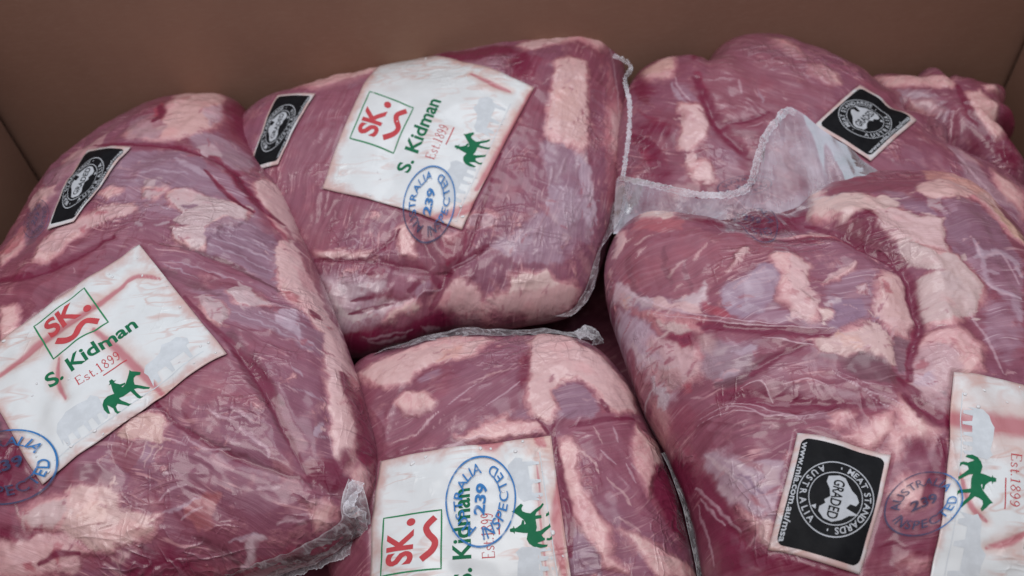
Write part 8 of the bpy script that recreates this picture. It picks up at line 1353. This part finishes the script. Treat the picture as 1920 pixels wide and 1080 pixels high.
def build_body(pk):
    nt, ns = pk.d['res']
    th = np.linspace(-np.pi, np.pi, nt, endpoint=False)
    # rows: top from centre to rim, then under
    x = np.linspace(0.0003, 1, ns)
    s_top = np.sin(x * np.pi / 2 * 0.985) ** 0.8
    s_top = 0.5 * s_top + 0.5 * x
    s_top[-1] = 0.9985
    s_bot = np.concatenate([np.linspace(1, 0.93, 8), np.linspace(0.9, 0.05, 14)])
    r = pk.radius(th)
    ct, st_ = np.cos(th), np.sin(th)
    S = s_top[:, None]
    u, v = S * r * ct, S * r * st_
    P = pk.surf(u.ravel(), v.ravel(), 'meat').reshape(ns, nt, 3)
    # loosen the film towards the rim: small gathers
    uf, vf = u.ravel(), v.ravel()
    gat = fbm(np.repeat(th[None], ns, 0).ravel() * 14, S.repeat(nt, 1).ravel() * 2.2, pk.seed + 50, 3).reshape(ns, nt)
    gat = gat * sstep(0.72, 1.0, S) * pk.d['gather'] * sstep(-0.2, 0.5, np.sin(th * 2 + pk.seed))[None] * (1 - pk.mask(uf, vf).reshape(ns, nt))
    P[..., 2] += gat
    Sb = s_bot[:, None]
    wb = -pk.H2 * np.maximum(1 - Sb ** pk.a, 0) ** (1 / pk.b) + P[-1, :, 2][None] * np.clip((Sb - 0.9) / 0.1, 0, 1) * 0.6
    B = np.stack([Sb * r * ct, Sb * r * st_, np.broadcast_to(wb, (len(s_bot), nt))], -1)
    V = np.concatenate([P, B], 0)
    nr = V.shape[0]
    V = V.reshape(-1, 3)
    faces = grid_faces(nr, nt, True)
    faces = faces[:, ::-1].copy()
    me = mesh_from('meat', V * 0.001, faces)
    uu, vv = V[:, 0], V[:, 1]
    top = np.arange(len(V)) < ns * nt
    uw, vw = pk.warp(uu, vv)
    F = pk.d['feat']
    uw2, vw2 = uu + 0.4 * (uw - uu), vv + 0.4 * (vw - vv)
    put_attr(me, 'fat', pk.field_poly(F['fat'], uw, vw))
    put_attr(me, 'silver', pk.field_poly(F['silver'], uw, vw))
    put_attr(me, 'pale', pk.field_poly(F['pale'], uw, vw))
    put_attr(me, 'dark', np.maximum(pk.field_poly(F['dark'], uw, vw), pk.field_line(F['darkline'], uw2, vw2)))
    wob = 1.25
    tint, cov = pk.tints(uu + wob * (uw - uu), vv + wob * (vw - vv))
    put_attr(me, 'tint', tint)
    put_attr(me, 'tint_cover', cov)
    put_attr(me, 'paleline', pk.field_line(F['paleline'], uw2, vw2))
    a = math.radians(pk.d['fib']) + 0.5 * fbm(uu / 60, vv / 60, pk.seed + 60, 2)
    a0 = math.radians(pk.d['fib'])
    wv = 6 * fbm(uu / 35, vv / 35, pk.seed + 61, 2)
    p = uu * math.cos(a0) + vv * math.sin(a0)
    q = -uu * math.sin(a0) + vv * math.cos(a0) + wv
    put_attr(me, 'fibre', np.stack([p, q, V[:, 2] * 0.3], -1) * 0.001)
    return me


# ---------------------------------------------------------------- flat print, laid on curved labels
def bilin(q, s, t):
    q = np.asarray(q)
    s, t = s[..., None], t[..., None]
    return q[0] * (1 - s) * (1 - t) + q[1] * s * (1 - t) + q[2] * s * t + q[3] * (1 - s) * t


def tri_mesh(verts2d, faces, maxlen):
    """triangulate and cut long edges so that the print can bend"""
    bm = bmesh.new()
    vs = [bm.verts.new((x, y, 0)) for x, y in verts2d]
    for f in faces:
        try:
            bm.faces.new([vs[i] for i in f])
        except ValueError:
            pass
    bmesh.ops.triangulate(bm, faces=bm.faces[:])
    for _ in range(5):
        es = [e for e in bm.edges if e.calc_length() > maxlen]
        if not es:
            break
        bmesh.ops.subdivide_edges(bm, edges=es, cuts=1)
        bmesh.ops.triangulate(bm, faces=[f for f in bm.faces if len(f.verts) > 3])
    bm.verts.index_update()
    V = np.array([v.co[:2] for v in bm.verts])
    Fc = [[v.index for v in f.verts] for f in bm.faces]
    bm.free()
    return V, Fc


def stroke(L, w, closed=False):
    """a line of even width as quads"""
    L = np.asarray(L, float)
    if closed:
        L = np.vstack([L, L[:1]])
    d = np.gradient(L, axis=0)
    if closed:
        d[0] = d[-1] = (L[1] - L[-2]) / 2
    d /= np.linalg.norm(d, axis=1, keepdims=True) + 1e-12
    n = np.stack([-d[:, 1], d[:, 0]], 1)
    w = np.broadcast_to(np.asarray(w, float), (len(L),))[:, None]
    V = np.vstack([L + n * w / 2, L - n * w / 2])
    m = len(L)
    return V, [[i, i + 1, m + i + 1, m + i] for i in range(m - 1)]


def join(parts):
    V, Fc, k = [], [], 0
    for v, f in parts:
        V.append(np.asarray(v))
        Fc += [[i + k for i in ff] for ff in f]
        k += len(v)
    return np.vstack(V), Fc


def densify(P, n=6, closed=True):
    P = np.asarray(P, float)
    Q = np.vstack([P, P[:1]]) if closed else P
    out = []
    for a, b in zip(Q[:-1], Q[1:]):
        for k in range(n):
            out.append(a + (b - a) * k / n)
    if not closed:
        out.append(Q[-1])
    return np.array(out)


_glyphs = {}


def text2d(txt, bold=0.0):
    key = (txt, bold)
    if key not in _glyphs:
        cu = bpy.data.curves.new('glyph', 'FONT')
        cu.body = txt
        cu.offset = bold
        cu.resolution_u = 4
        ob = bpy.data.objects.new('glyph', cu)
        COL.objects.link(ob)
        bpy.context.view_layer.update()
        me = bpy.data.meshes.new_from_object(ob.evaluated_get(bpy.context.evaluated_depsgraph_get()))
        V = np.array([v.co[:2] for v in me.vertices]) if len(me.vertices) else np.zeros((0, 2))
        Fc = [list(p.vertices) for p in me.polygons]
        bpy.data.objects.remove(ob)
        bpy.data.curves.remove(cu)
        bpy.data.meshes.remove(me)
        _glyphs[key] = (V, Fc)
    V, Fc = _glyphs[key]
    return V.copy(), [list(f) for f in Fc]


def text_box(txt, x0, y0, x1, y1, bold=0.0, maxlen=0.05):
    V, Fc = text2d(txt, bold)
    lo, hi = V.min(0), V.max(0)
    V = (V - lo) / (hi - lo) * np.array([x1 - x0, y1 - y0]) + np.array([x0, y0])
    return V, Fc


SERIF = {  # open lines for the thin serif lettering, unit box, with thick stems
    'E': [([(.1, 0), (.1, 1)], 1), ([(0, 0), (.75, 0), (.78, .2)], .6), ([(0, 1), (.7, 1), (.72, .82)], .6), ([(.1, .52), (.5, .52)], .6)],
    's': [([(.5, .5), (.3, .6), (.1, .5), (.15, .36), (.42, .24), (.5, .1), (.28, 0), (.05, .08)], .8)],
    't': [([(.2, .85), (.2, .1), (.32, 0), (.45, .08)], .9), ([(.02, .58), (.45, .58)], .6)],
    '.': [([(.1, 0), (.1, .1)], 1.3)],
    '1': [([(.3, 0), (.3, 1)], 1), ([(.08, 0), (.52, 0)], .6), ([(.3, 1), (.1, .85)], .6)],
    '8': [([(.3, .55), (.08, .75), (.3, 1), (.52, .75), (.3, .55), (.04, .25), (.3, 0), (.56, .25), (.3, .55)], .8)],
    '9': [([(.52, .6), (.3, .42), (.06, .7), (.3, 1), (.54, .7), (.5, .3), (.3, 0), (.08, .08)], .8)],
}


def serif_text(txt, x0, y0, x1, y1):
    adv = {'.': .4, 'E': .95, 's': .72, 't': .62}
    tot = sum(adv.get(c, .78) for c in txt)
    parts, x = [], 0.0
    sx, sy = (x1 - x0) / tot, (y1 - y0)
    for ch in txt:
        for L, w in SERIF[ch]:
            L = np.array(L) * [1.0, 1.0] + [x, 0]
            if len(L) > 3:
                L = catmull(L, 4, False)
            else:
                L = densify(L, 3, False)
            V, Fc = stroke(L * [sx, sy] + [x0, y0], 0.13 * w * sx)
            parts.append((V, Fc))
        x += adv.get(ch, .78)
    return join(parts)


def arc_text(txt, r_x, r_y, a0, a1, size, inward=False, bold=0.02):
    """letters along an ellipse from angle a0 to a1 (degrees), spaced by their width; inward: tops face the centre"""
    t = np.radians(np.linspace(a0, a1, 400))
    X, Y = r_x * np.cos(t), r_y * np.sin(t)
    arc = np.concatenate([[0], np.cumsum(np.hypot(np.diff(X), np.diff(Y)))])
    gl = [text2d(ch, bold) if ch != ' ' else None for ch in txt]
    wd = np.array([0.45 if g is None else np.ptp(g[0][:, 0]) + 0.16 for g in gl])
    pos = (np.cumsum(wd) - wd / 2) / wd.sum() * arc[-1]
    parts = []
    for g, p in zip(gl, pos):
        if g is None:
            continue
        a = np.interp(p, arc, t)
        V, Fc = g
        lo, hi = V.min(0), V.max(0)
        V = (V - [(lo[0] + hi[0]) / 2, 0.36]) * size
        nx, ny = math.cos(a) / r_x, math.sin(a) / r_y
        k = math.hypot(nx, ny)
        up = np.array([nx, ny]) / k * (-1 if inward else 1)
        rt = np.array([up[1], -up[0]])
        parts.append((np.array([r_x * math.cos(a), r_y * math.sin(a)]) + V[:, :1] * rt + V[:, 1:] * up, Fc))
    return join(parts)


HORSE = [(0.02, .15), (0, .3), (.03, .45), (.1, .55), (.2, .6), (.33, .56), (.335, .64), (.36, .78), (.38, .86), (.33, .875), (.37, .9), (.385, .98),
         (.45, .98), (.465, .9), (.51, .88), (.45, .86), (.47, .8), (.53, .7), (.63, .66), (.61, .62), (.52, .62), (.54, .585), (.62, .62), (.72, .74), (.8, .84),
         (.84, .91), (.86, .84), (.93, .76), (1, .66), (.96, .61), (.88, .66), (.82, .64), (.78, .55), (.76, .45), (.84, .33), (.92, .2), (.98, .12),
         (.94, .1), (.86, .17), (.77, .3), (.7, .34), (.705, .2), (.73, .04), (.77, 0), (.69, 0), (.66, .06), (.64, .2), (.62, .34), (.45, .33), (.36, .36),
         (.375, .26), (.43, .14), (.47, .04), (.51, .01), (.43, 0), (.36, .12), (.28, .24), (.22, .2), (.2, .06), (.25, 0), (.17, 0), (.15, .08),
         (.16, .2), (.12, .32), (.1, .36), (.08, .25), (.06, .12)]
HERD_A = [(0, .1), (.02, .6), (.12, .82), (.25, .9), (.35, 1), (.6, .96), (.8, .9), (.9, .98), (1, .8), (.98, .4), (.96, .05), (.9, 0), (.88, .3), (.8, .3), (.78, 0), (.72, 0),
          (.7, .32), (.6, .3), (.58, .02), (.52, 0), (.5, .3), (.36, .3), (.34, 0), (.28, 0), (.26, .3), (.16, .3), (.12, 0), (.06, 0), (.05, .3)]
HERD_B = [(0, 0), (.03, .4), (.0, .55), (.1, .7), (.3, .72), (.45, .8), (.55, 1), (.7, .92), (.85, .95), (1, .7), (.97, .5), (.9, .5), (.88, 0), (.82, 0), (.8, .35), (.5, .33), (.48, 0), (.42, 0), (.38, .3), (.2, .3), (.17, 0), (.1, 0), (.08, .2)]
CONTINENT = [(-.95, -.1), (-.9, .15), (-.62, .36), (-.45, .5), (-.3, .72), (-.05, .86), (.12, .78), (.1, .55), (.3, .42), (.36, .62), (.45, .95), (.56, .6), (.78, .35),
             (.95, 0), (.9, -.35), (.68, -.62), (.5, -.62), (.32, -.42), (.2, -.5), (.02, -.3), (-.3, -.38), (-.55, -.55), (-.82, -.52)]


def in_box(P, x0, y0, x1, y1):
    return np.asarray(P) * [x1 - x0, y1 - y0] + [x0, y0]


def rounded_rect(x0, y0, x1, y1, rx, ry, n=5):
    P = []
    for cx, cy, a in ((x1 - rx, y1 - ry, 0), (x0 + rx, y1 - ry, 90), (x0 + rx, y0 + ry, 180), (x1 - rx, y0 + ry, 270)):
        for k in range(n + 1):
            t = math.radians(a + 90 * k / n)
            P.append((cx + rx * math.cos(t), cy + ry * math.sin(t)))
    return P


def lay(pk, quad, shape, lift, mat, name, parent, maxlen=0.035, rim=False):
    V, Fc = tri_mesh(shape[0], shape[1], maxlen)
    uv = bilin(quad, V[:, 0], V[:, 1])
    P = pk.surf(uv[:, 0], uv[:, 1], lift)
    me = mesh_from(name, P * 0.001, Fc)
    # print must face outwards
    if len(Fc) and np.cross(P[Fc[0][1]] - P[Fc[0][0]], P[Fc[0][2]] - P[Fc[0][0]])[2] < 0:
        me.flip_normals()
    return link(name, me, parent, mat)


def sheet(pk, lab, name, mat, parent, n=72):
    quad = lab['quad']
    s, t = np.meshgrid(np.linspace(0, 1, n), np.linspace(0, 1, n))
    uv = bilin(quad, s.ravel(), t.ravel())
    P = pk.surf(uv[:, 0], uv[:, 1], 0.0)
    me = mesh_from(name, P * 0.001, grid_faces(n, n))
    put_attr(me, 'stain', pk.field_line([(w, L) for w, L in lab['stain']], uv[:, 0], uv[:, 1]))
    put_attr(me, 'halo', pk.field_line([(w * 3.2 + 1.0, L) for w, L in lab['stain']], uv[:, 0], uv[:, 1]))
    q = np.array(quad)
    size = np.linalg.norm(q[1] - q[0])
    dx = np.minimum(np.minimum(s, 1 - s), np.minimum(t, 1 - t)).ravel() * size
    put_attr(me, 'rim', np.clip(1 - dx / 7.0, -1, 1))
    o = link(name, me, parent, mat)
    sol = o.modifiers.new('thickness', 'SOLIDIFY')
    sol.thickness = 0.00012
    sol.offset = -1
    return o


_bead = []


def bubbles(pk, quad, parent, n, seed):
    """small trapped beads of moisture and air on the label"""
    if not _bead:
        bm = bmesh.new()
        bmesh.ops.create_uvsphere(bm, u_segments=8, v_segments=5, radius=1.0)
        me = bpy.data.meshes.new('bubble')
        bm.to_mesh(me)
        bm.free()
        me.polygons.foreach_set('use_smooth', np.ones(len(me.polygons), bool))
        me.materials.append(BEAD)
        _bead.append(me)
    rng = np.random.default_rng(seed)
    for i in range(n):
        if rng.random() < 0.6:
            k = rng.integers(4)
            a, b = rng.random(), 0.02 + 0.10 * rng.random()
            s, t = [(a, b), (a, 1 - b), (b, a), (1 - b, a)][k]
        else:
            s, t = rng.random(2)
        uv = bilin(quad, np.array([s]), np.array([t]))
        p = pk.surf(uv[:, 0], uv[:, 1], 0.15)[0] * 0.001
        r = 0.00035 + 0.0006 * rng.random() ** 2
        o = bpy.data.objects.new('bubble', _bead[0])
        COL.objects.link(o)
        o.parent = parent
        o.location = p
        o.scale = (r * (1 + rng.random() * 0.8), r, r * 0.55)
        o.rotation_euler = (0, 0, rng.random() * 3)


def brand_label(pk, lab, root):
    o = sheet(pk, lab, 'brand_label', PAPER, root)
    q = lab['quad']
    sh = lab.get('shift', (0.0, 0.0))

    def put(shape, ink, name, lift=0.12):
        V = np.array(shape[0], float)
        V[:, 0] -= sh[0] + sh[1] * np.maximum(0, V[:, 0] - 0.4)
        return lay(pk, q, (V, shape[1]), lift, INK[ink], name, o)
    poly = lambda P: (np.asarray(P), [list(range(len(P)))])
    put(stroke(densify([(.33, .622), (.64, .622), (.64, .935), (.33, .935)], 8), 0.0085, True), 'box', 'logo_frame')
    put(text_box('SK', .37, .765, .555, .91, .035), 'red', 'logo_letters')
    a = np.linspace(0, 2 * np.pi, 20, endpoint=False)
    put(poly(np.stack([.595 + .021 * np.cos(a), .785 + .024 * np.sin(a)], 1)), 'red', 'logo_dot')
    wave = catmull([(.385, .722), (.43, .668), (.475, .655), (.52, .69), (.56, .70), (.605, .655)], 8, False)
    put(stroke(wave, .034), 'red', 'logo_wave')
    put(text_box('S. Kidman', .245, .468, .745, .565, .025), 'green', 'name_lettering')
    put(serif_text('Est.1899', .365, .355, .60, .415), 'red', 'date_lettering')
    put(stroke(densify([(.48, .325), (.61, .325)], 8, False), .007), 'red', 'date_underline')
    put(poly(in_box(HERD_A, .17, .075, .41, .255)), 'grey', 'herd_silhouette', 0.08)
    put(poly(in_box(HERD_B, .64, .085, .90, .27)), 'grey', 'herd_silhouette', 0.08)
    put(stroke(densify([(.10, .06), (.92, .075)], 16, False), .005), 'grey', 'ground_line', 0.08)
    put(poly(in_box(HORSE, .40, .065, .63, .275)), 'green', 'rider_silhouette')
    bubbles(pk, q, o, 22, pk.seed)


def grade_label(pk, lab, root):
    o = sheet(pk, lab, 'grading_sticker', STICKER, root, 48)
    q = lab['quad']
    put = lambda shape, ink, name, lift: lay(pk, q, shape, lift, INK[ink], name, o)
    poly = lambda P: (np.asarray(P), [list(range(len(P)))])
    put(poly(rounded_rect(.045, .06, .955, .955, .06, .075)), 'black', 'black_panel', 0.07)
    c = np.array([.5, .535])
    k = np.array([.31, .40])      # the round emblem fills most of the sticker
    a = np.linspace(0, 2 * np.pi, 72, endpoint=False)
    circ = lambda r: c + k * r * np.stack([np.cos(a), np.sin(a)], 1)
    put(stroke(circ(.99), .010, True), 'white', 'emblem_ring', 0.13)
    put(stroke(circ(.70), .008, True), 'white', 'emblem_ring', 0.13)

    def onto(sh):
        return sh[0] * k + c, sh[1]
    put(onto(join([arc_text('MEAT STANDARDS', .845, .845, 168, 12, .235, False, .02), arc_text('AUSTRALIA', .845, .845, 208, 332, .235, True, .02)])), 'white', 'emblem_lettering', 0.13)
    for x in (-.84, .84):
        put(onto(stroke(densify([(x - .03, .0), (x + .03, .0)], 2, False), .03)), 'white', 'emblem_dash', 0.13)
    put(onto(poly(np.array(CONTINENT) * .66 + [0, .05])), 'white', 'map_emblem', 0.12)
    put(onto(poly(np.array([(.3, -.46), (.42, -.44), (.37, -.58)]) * 1.0)), 'white', 'map_emblem', 0.12)
    put(onto(text_box('GRADED', -.50, -.13, .55, .17, .02)), 'black', 'grade_lettering', 0.17)
    put(text_box('www.mla.com.au/msa', .08, .075, .93, .145, .02), 'white', 'address_lettering', 0.13)


def stamp(pk, st, root):
    C, A, B = np.array(st['c']), np.array(st['A']), np.array(st['B'])
    ink = INK['faint' if st['faint'] else 'blue']
    a = np.linspace(0, 2 * np.pi, 96, endpoint=False)
    parts = [stroke(np.stack([np.cos(a), np.sin(a)], 1), .045, True),
             arc_text('AUSTRALIA', .74, .66, 174, 8, .37, False, .012), arc_text('INSPECTED', .74, .66, 190, 348, .37, True, .012),
             text_box('239', -.36, -.16, .36, .17, .03)]
    V, Fc = join(parts)
    V, Fc = tri_mesh(V, Fc, .10)
    uv = C + V[:, :1] * A + V[:, 1:] * B
    P = pk.surf(uv[:, 0], uv[:, 1], 'stamp')
    me = mesh_from('inspection_stamp', P * 0.001, Fc)
    if np.cross(A, B) < 0:
        me.flip_normals()
    put_attr(me, 'on_label', pk.mask(uv[:, 0], uv[:, 1]))
    link('inspection_stamp', me, root, ink)


# ---------------------------------------------------------------- loose bag ends
def film_sheet(pk, fl, root):
    rows = [np.array(r) for r in fl['rows']]
    ns, nt = fl['ns'], fl['nt']

    def resample(L, n):
        L = catmull(L, 8, False)
        d = np.concatenate([[0], np.cumsum(np.linalg.norm(np.diff(L, axis=0), axis=1))])
        x = np.linspace(0, d[-1], n)
        return np.stack([np.interp(x, d, L[:, k]) for k in range(3)], 1), d[-1]
    a, la = resample(rows[0], ns)
    b, lb = resample(rows[1], ns)
    t = np.linspace(0, 1, nt)[:, None, None]
    P = a[None] * (1 - t) + b[None] * t
    nrm = np.cross(np.gradient(P, axis=1), np.gradient(P, axis=0))
    nrm /= np.linalg.norm(nrm, axis=-1, keepdims=True) + 1e-9
    x = np.linspace(0, la, ns)[None].repeat(nt, 0)
    y = (np.linspace(0, 1, nt)[:, None] * 30).repeat(ns, 1)
    w = 1.6 * fbm(x / 16, y / 40, pk.seed + 71, 2) + 0.25 * fbm(x / 5, y / 20, pk.seed + 72, 2)
    if fl.get('crinkle'):
        w = w + fl['crinkle'] * (np.abs(fbm(x / 9 + y / 30, y / 9, pk.seed + 73, 2)) * 2 + fbm(x / 4, y / 14, pk.seed + 74, 2))
    P = P + nrm * w[..., None] + [0, 0, 0.4]
    me = mesh_from(fl['name'], P.reshape(-1, 3) * 0.001, grid_faces(nt, ns))
    put_attr(me, 'sheet', np.stack([x, y, 0 * x], -1).reshape(-1, 3) * 0.01)
    tt = np.linspace(0, 1, nt)[:, None].repeat(ns, 1)
    put_attr(me, 'rim', (np.abs(tt - 0.5) * 2).ravel() ** 6 if nt < 20 else (1 - tt.ravel()) ** 10)
    link(fl['name'], me, root, FILM if nt > 16 else FILM_SOFT if nt > 8 else FILM_THIN)


def crimp(pk, fl, root):
    L = catmull(np.array(fl['rows'][0]), 14, False)
    d = np.concatenate([[0], np.cumsum(np.linalg.norm(np.diff(L, axis=0), axis=1))])
    n = max(40, int(d[-1] / 0.45))
    x = np.linspace(0, d[-1], n)
    L = np.stack([np.interp(x, d, L[:, k]) for k in range(3)], 1)
    T = np.gradient(L, axis=0)
    T /= np.linalg.norm(T, axis=1, keepdims=True) + 1e-9
    N = np.tile([0.0, -0.45, 0.9], (n, 1))
    W = np.cross(T, N)
    W /= np.linalg.norm(W, axis=1, keepdims=True) + 1e-9
    N = np.cross(W, T)
    m = 13
    t = np.linspace(-0.5, 0.5, m)
    wd = fl['width'] * (0.8 + 0.35 * fbm(x / 5, x * 0, pk.seed + 80, 2))
    P = np.zeros((m, n, 3))
    for i in range(m):
        ruf = 0.5 * fbm(x / 1.9 + 0.15 * i, np.full(n, t[i] * 2.2), pk.seed + 81, 3) * fl['width'] / 5
        side = wd * t[i] + 1.1 * fbm(x / 1.5, np.full(n, np.sign(t[i]) * 3), pk.seed + 82, 3) * abs(t[i]) * 2
        P[i] = L + W * side[:, None] + N * (ruf + 0.25 * (1 - (2 * t[i]) ** 2))[:, None]
    me = mesh_from(fl['name'], P.reshape(-1, 3) * 0.001, grid_faces(m, n))
    put_attr(me, 'sheet', np.stack([np.tile(x, m), np.repeat(t * 20, n), np.zeros(m * n)], 1) * 0.03)
    put_attr(me, 'rim', np.repeat((np.abs(t) * 2) ** 3, n))
    link(fl['name'], me, root, CRIMP)


for d in PACKS:
    pk = Pack(d)
    pk.prepare()
    root = bpy.data.objects.new('beef_pack', None)
    COL.objects.link(root)
    R = pk.R
    root.matrix_world = Matrix(((R[0, 0], R[0, 1], R[0, 2], pk.O[0]), (R[1, 0], R[1, 1], R[1, 2], pk.O[1]), (R[2, 0], R[2, 1], R[2, 2], pk.O[2]), (0, 0, 0, 1)))
    root.empty_display_size = 0.03
    root['label'] = d['label']
    root['category'] = 'beef pack'
    root['group'] = 'vacuum packs of beef in the box'
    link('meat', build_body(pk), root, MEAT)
    for lab in d['labels']:
        (brand_label if lab['kind'] == 'brand' else grade_label)(pk, lab, root)
    for st in d['stamps']:
        stamp(pk, st, root)
    for fl in d['flaps']:
        (crimp if fl['kind'] == 'crimp' else film_sheet)(pk, fl, root)

# ---------------------------------------------------------------- the carton
X0, X1, Y0, Y1, TH, TOP = -0.320, 0.349, -0.262, 0.185, 0.005, 0.255
box = bpy.data.objects.new('cardboard_box', None)
COL.objects.link(box)
box['label'] = 'open brown cardboard box holding the packs of beef'
box['category'] = 'box'


def panel(name, x0, x1, y0, y1, z0, z1):
    bm = bmesh.new()
    bmesh.ops.create_cube(bm, size=1)
    for v in bm.verts:
        v.co = (x0 + (v.co.x + .5) * (x1 - x0), y0 + (v.co.y + .5) * (y1 - y0), z0 + (v.co.z + .5) * (z1 - z0))
    bmesh.ops.bevel(bm, geom=bm.edges[:], offset=0.0012, segments=2, affect='EDGES')
    me = bpy.data.meshes.new(name)
    bm.to_mesh(me)
    bm.free()
    return link(name, me, box, CARD)


panel('bottom_panel', X0, X1, Y0, Y1, 0.0, TH)
panel('back_panel', X0 - TH, X1 + TH, Y1 + 0.0005, Y1 + TH, 0.001, TOP)
panel('front_panel', X0 - TH, X1 + TH, Y0 - TH, Y0 - 0.0005, 0.001, TOP)
panel('side_panel', X0 - TH, X0 - 0.0005, Y0, Y1 - 0.0055, 0.001, TOP)
panel('side_panel', X1 + 0.0005, X1 + TH, Y0, Y1 - 0.0055, 0.001, TOP)

for x0, x1 in ((X0 - 2 * TH, X0 - TH - 0.0006), (X1 + TH + 0.0006, X1 + 2 * TH)):
    panel('corner_flap', x0, x1, Y1 - 0.03, Y1 + TH, 0.001, TOP)

fl = mesh_from('ground', [(-3, -3, -0.004), (3, -3, -0.004), (3, 3, -0.004), (-3, 3, -0.004)], [[0, 1, 2, 3]], False)
g = link('ground', fl, None, make_floor())
g['kind'] = 'structure'
g['label'] = 'plain concrete floor under the cardboard box'
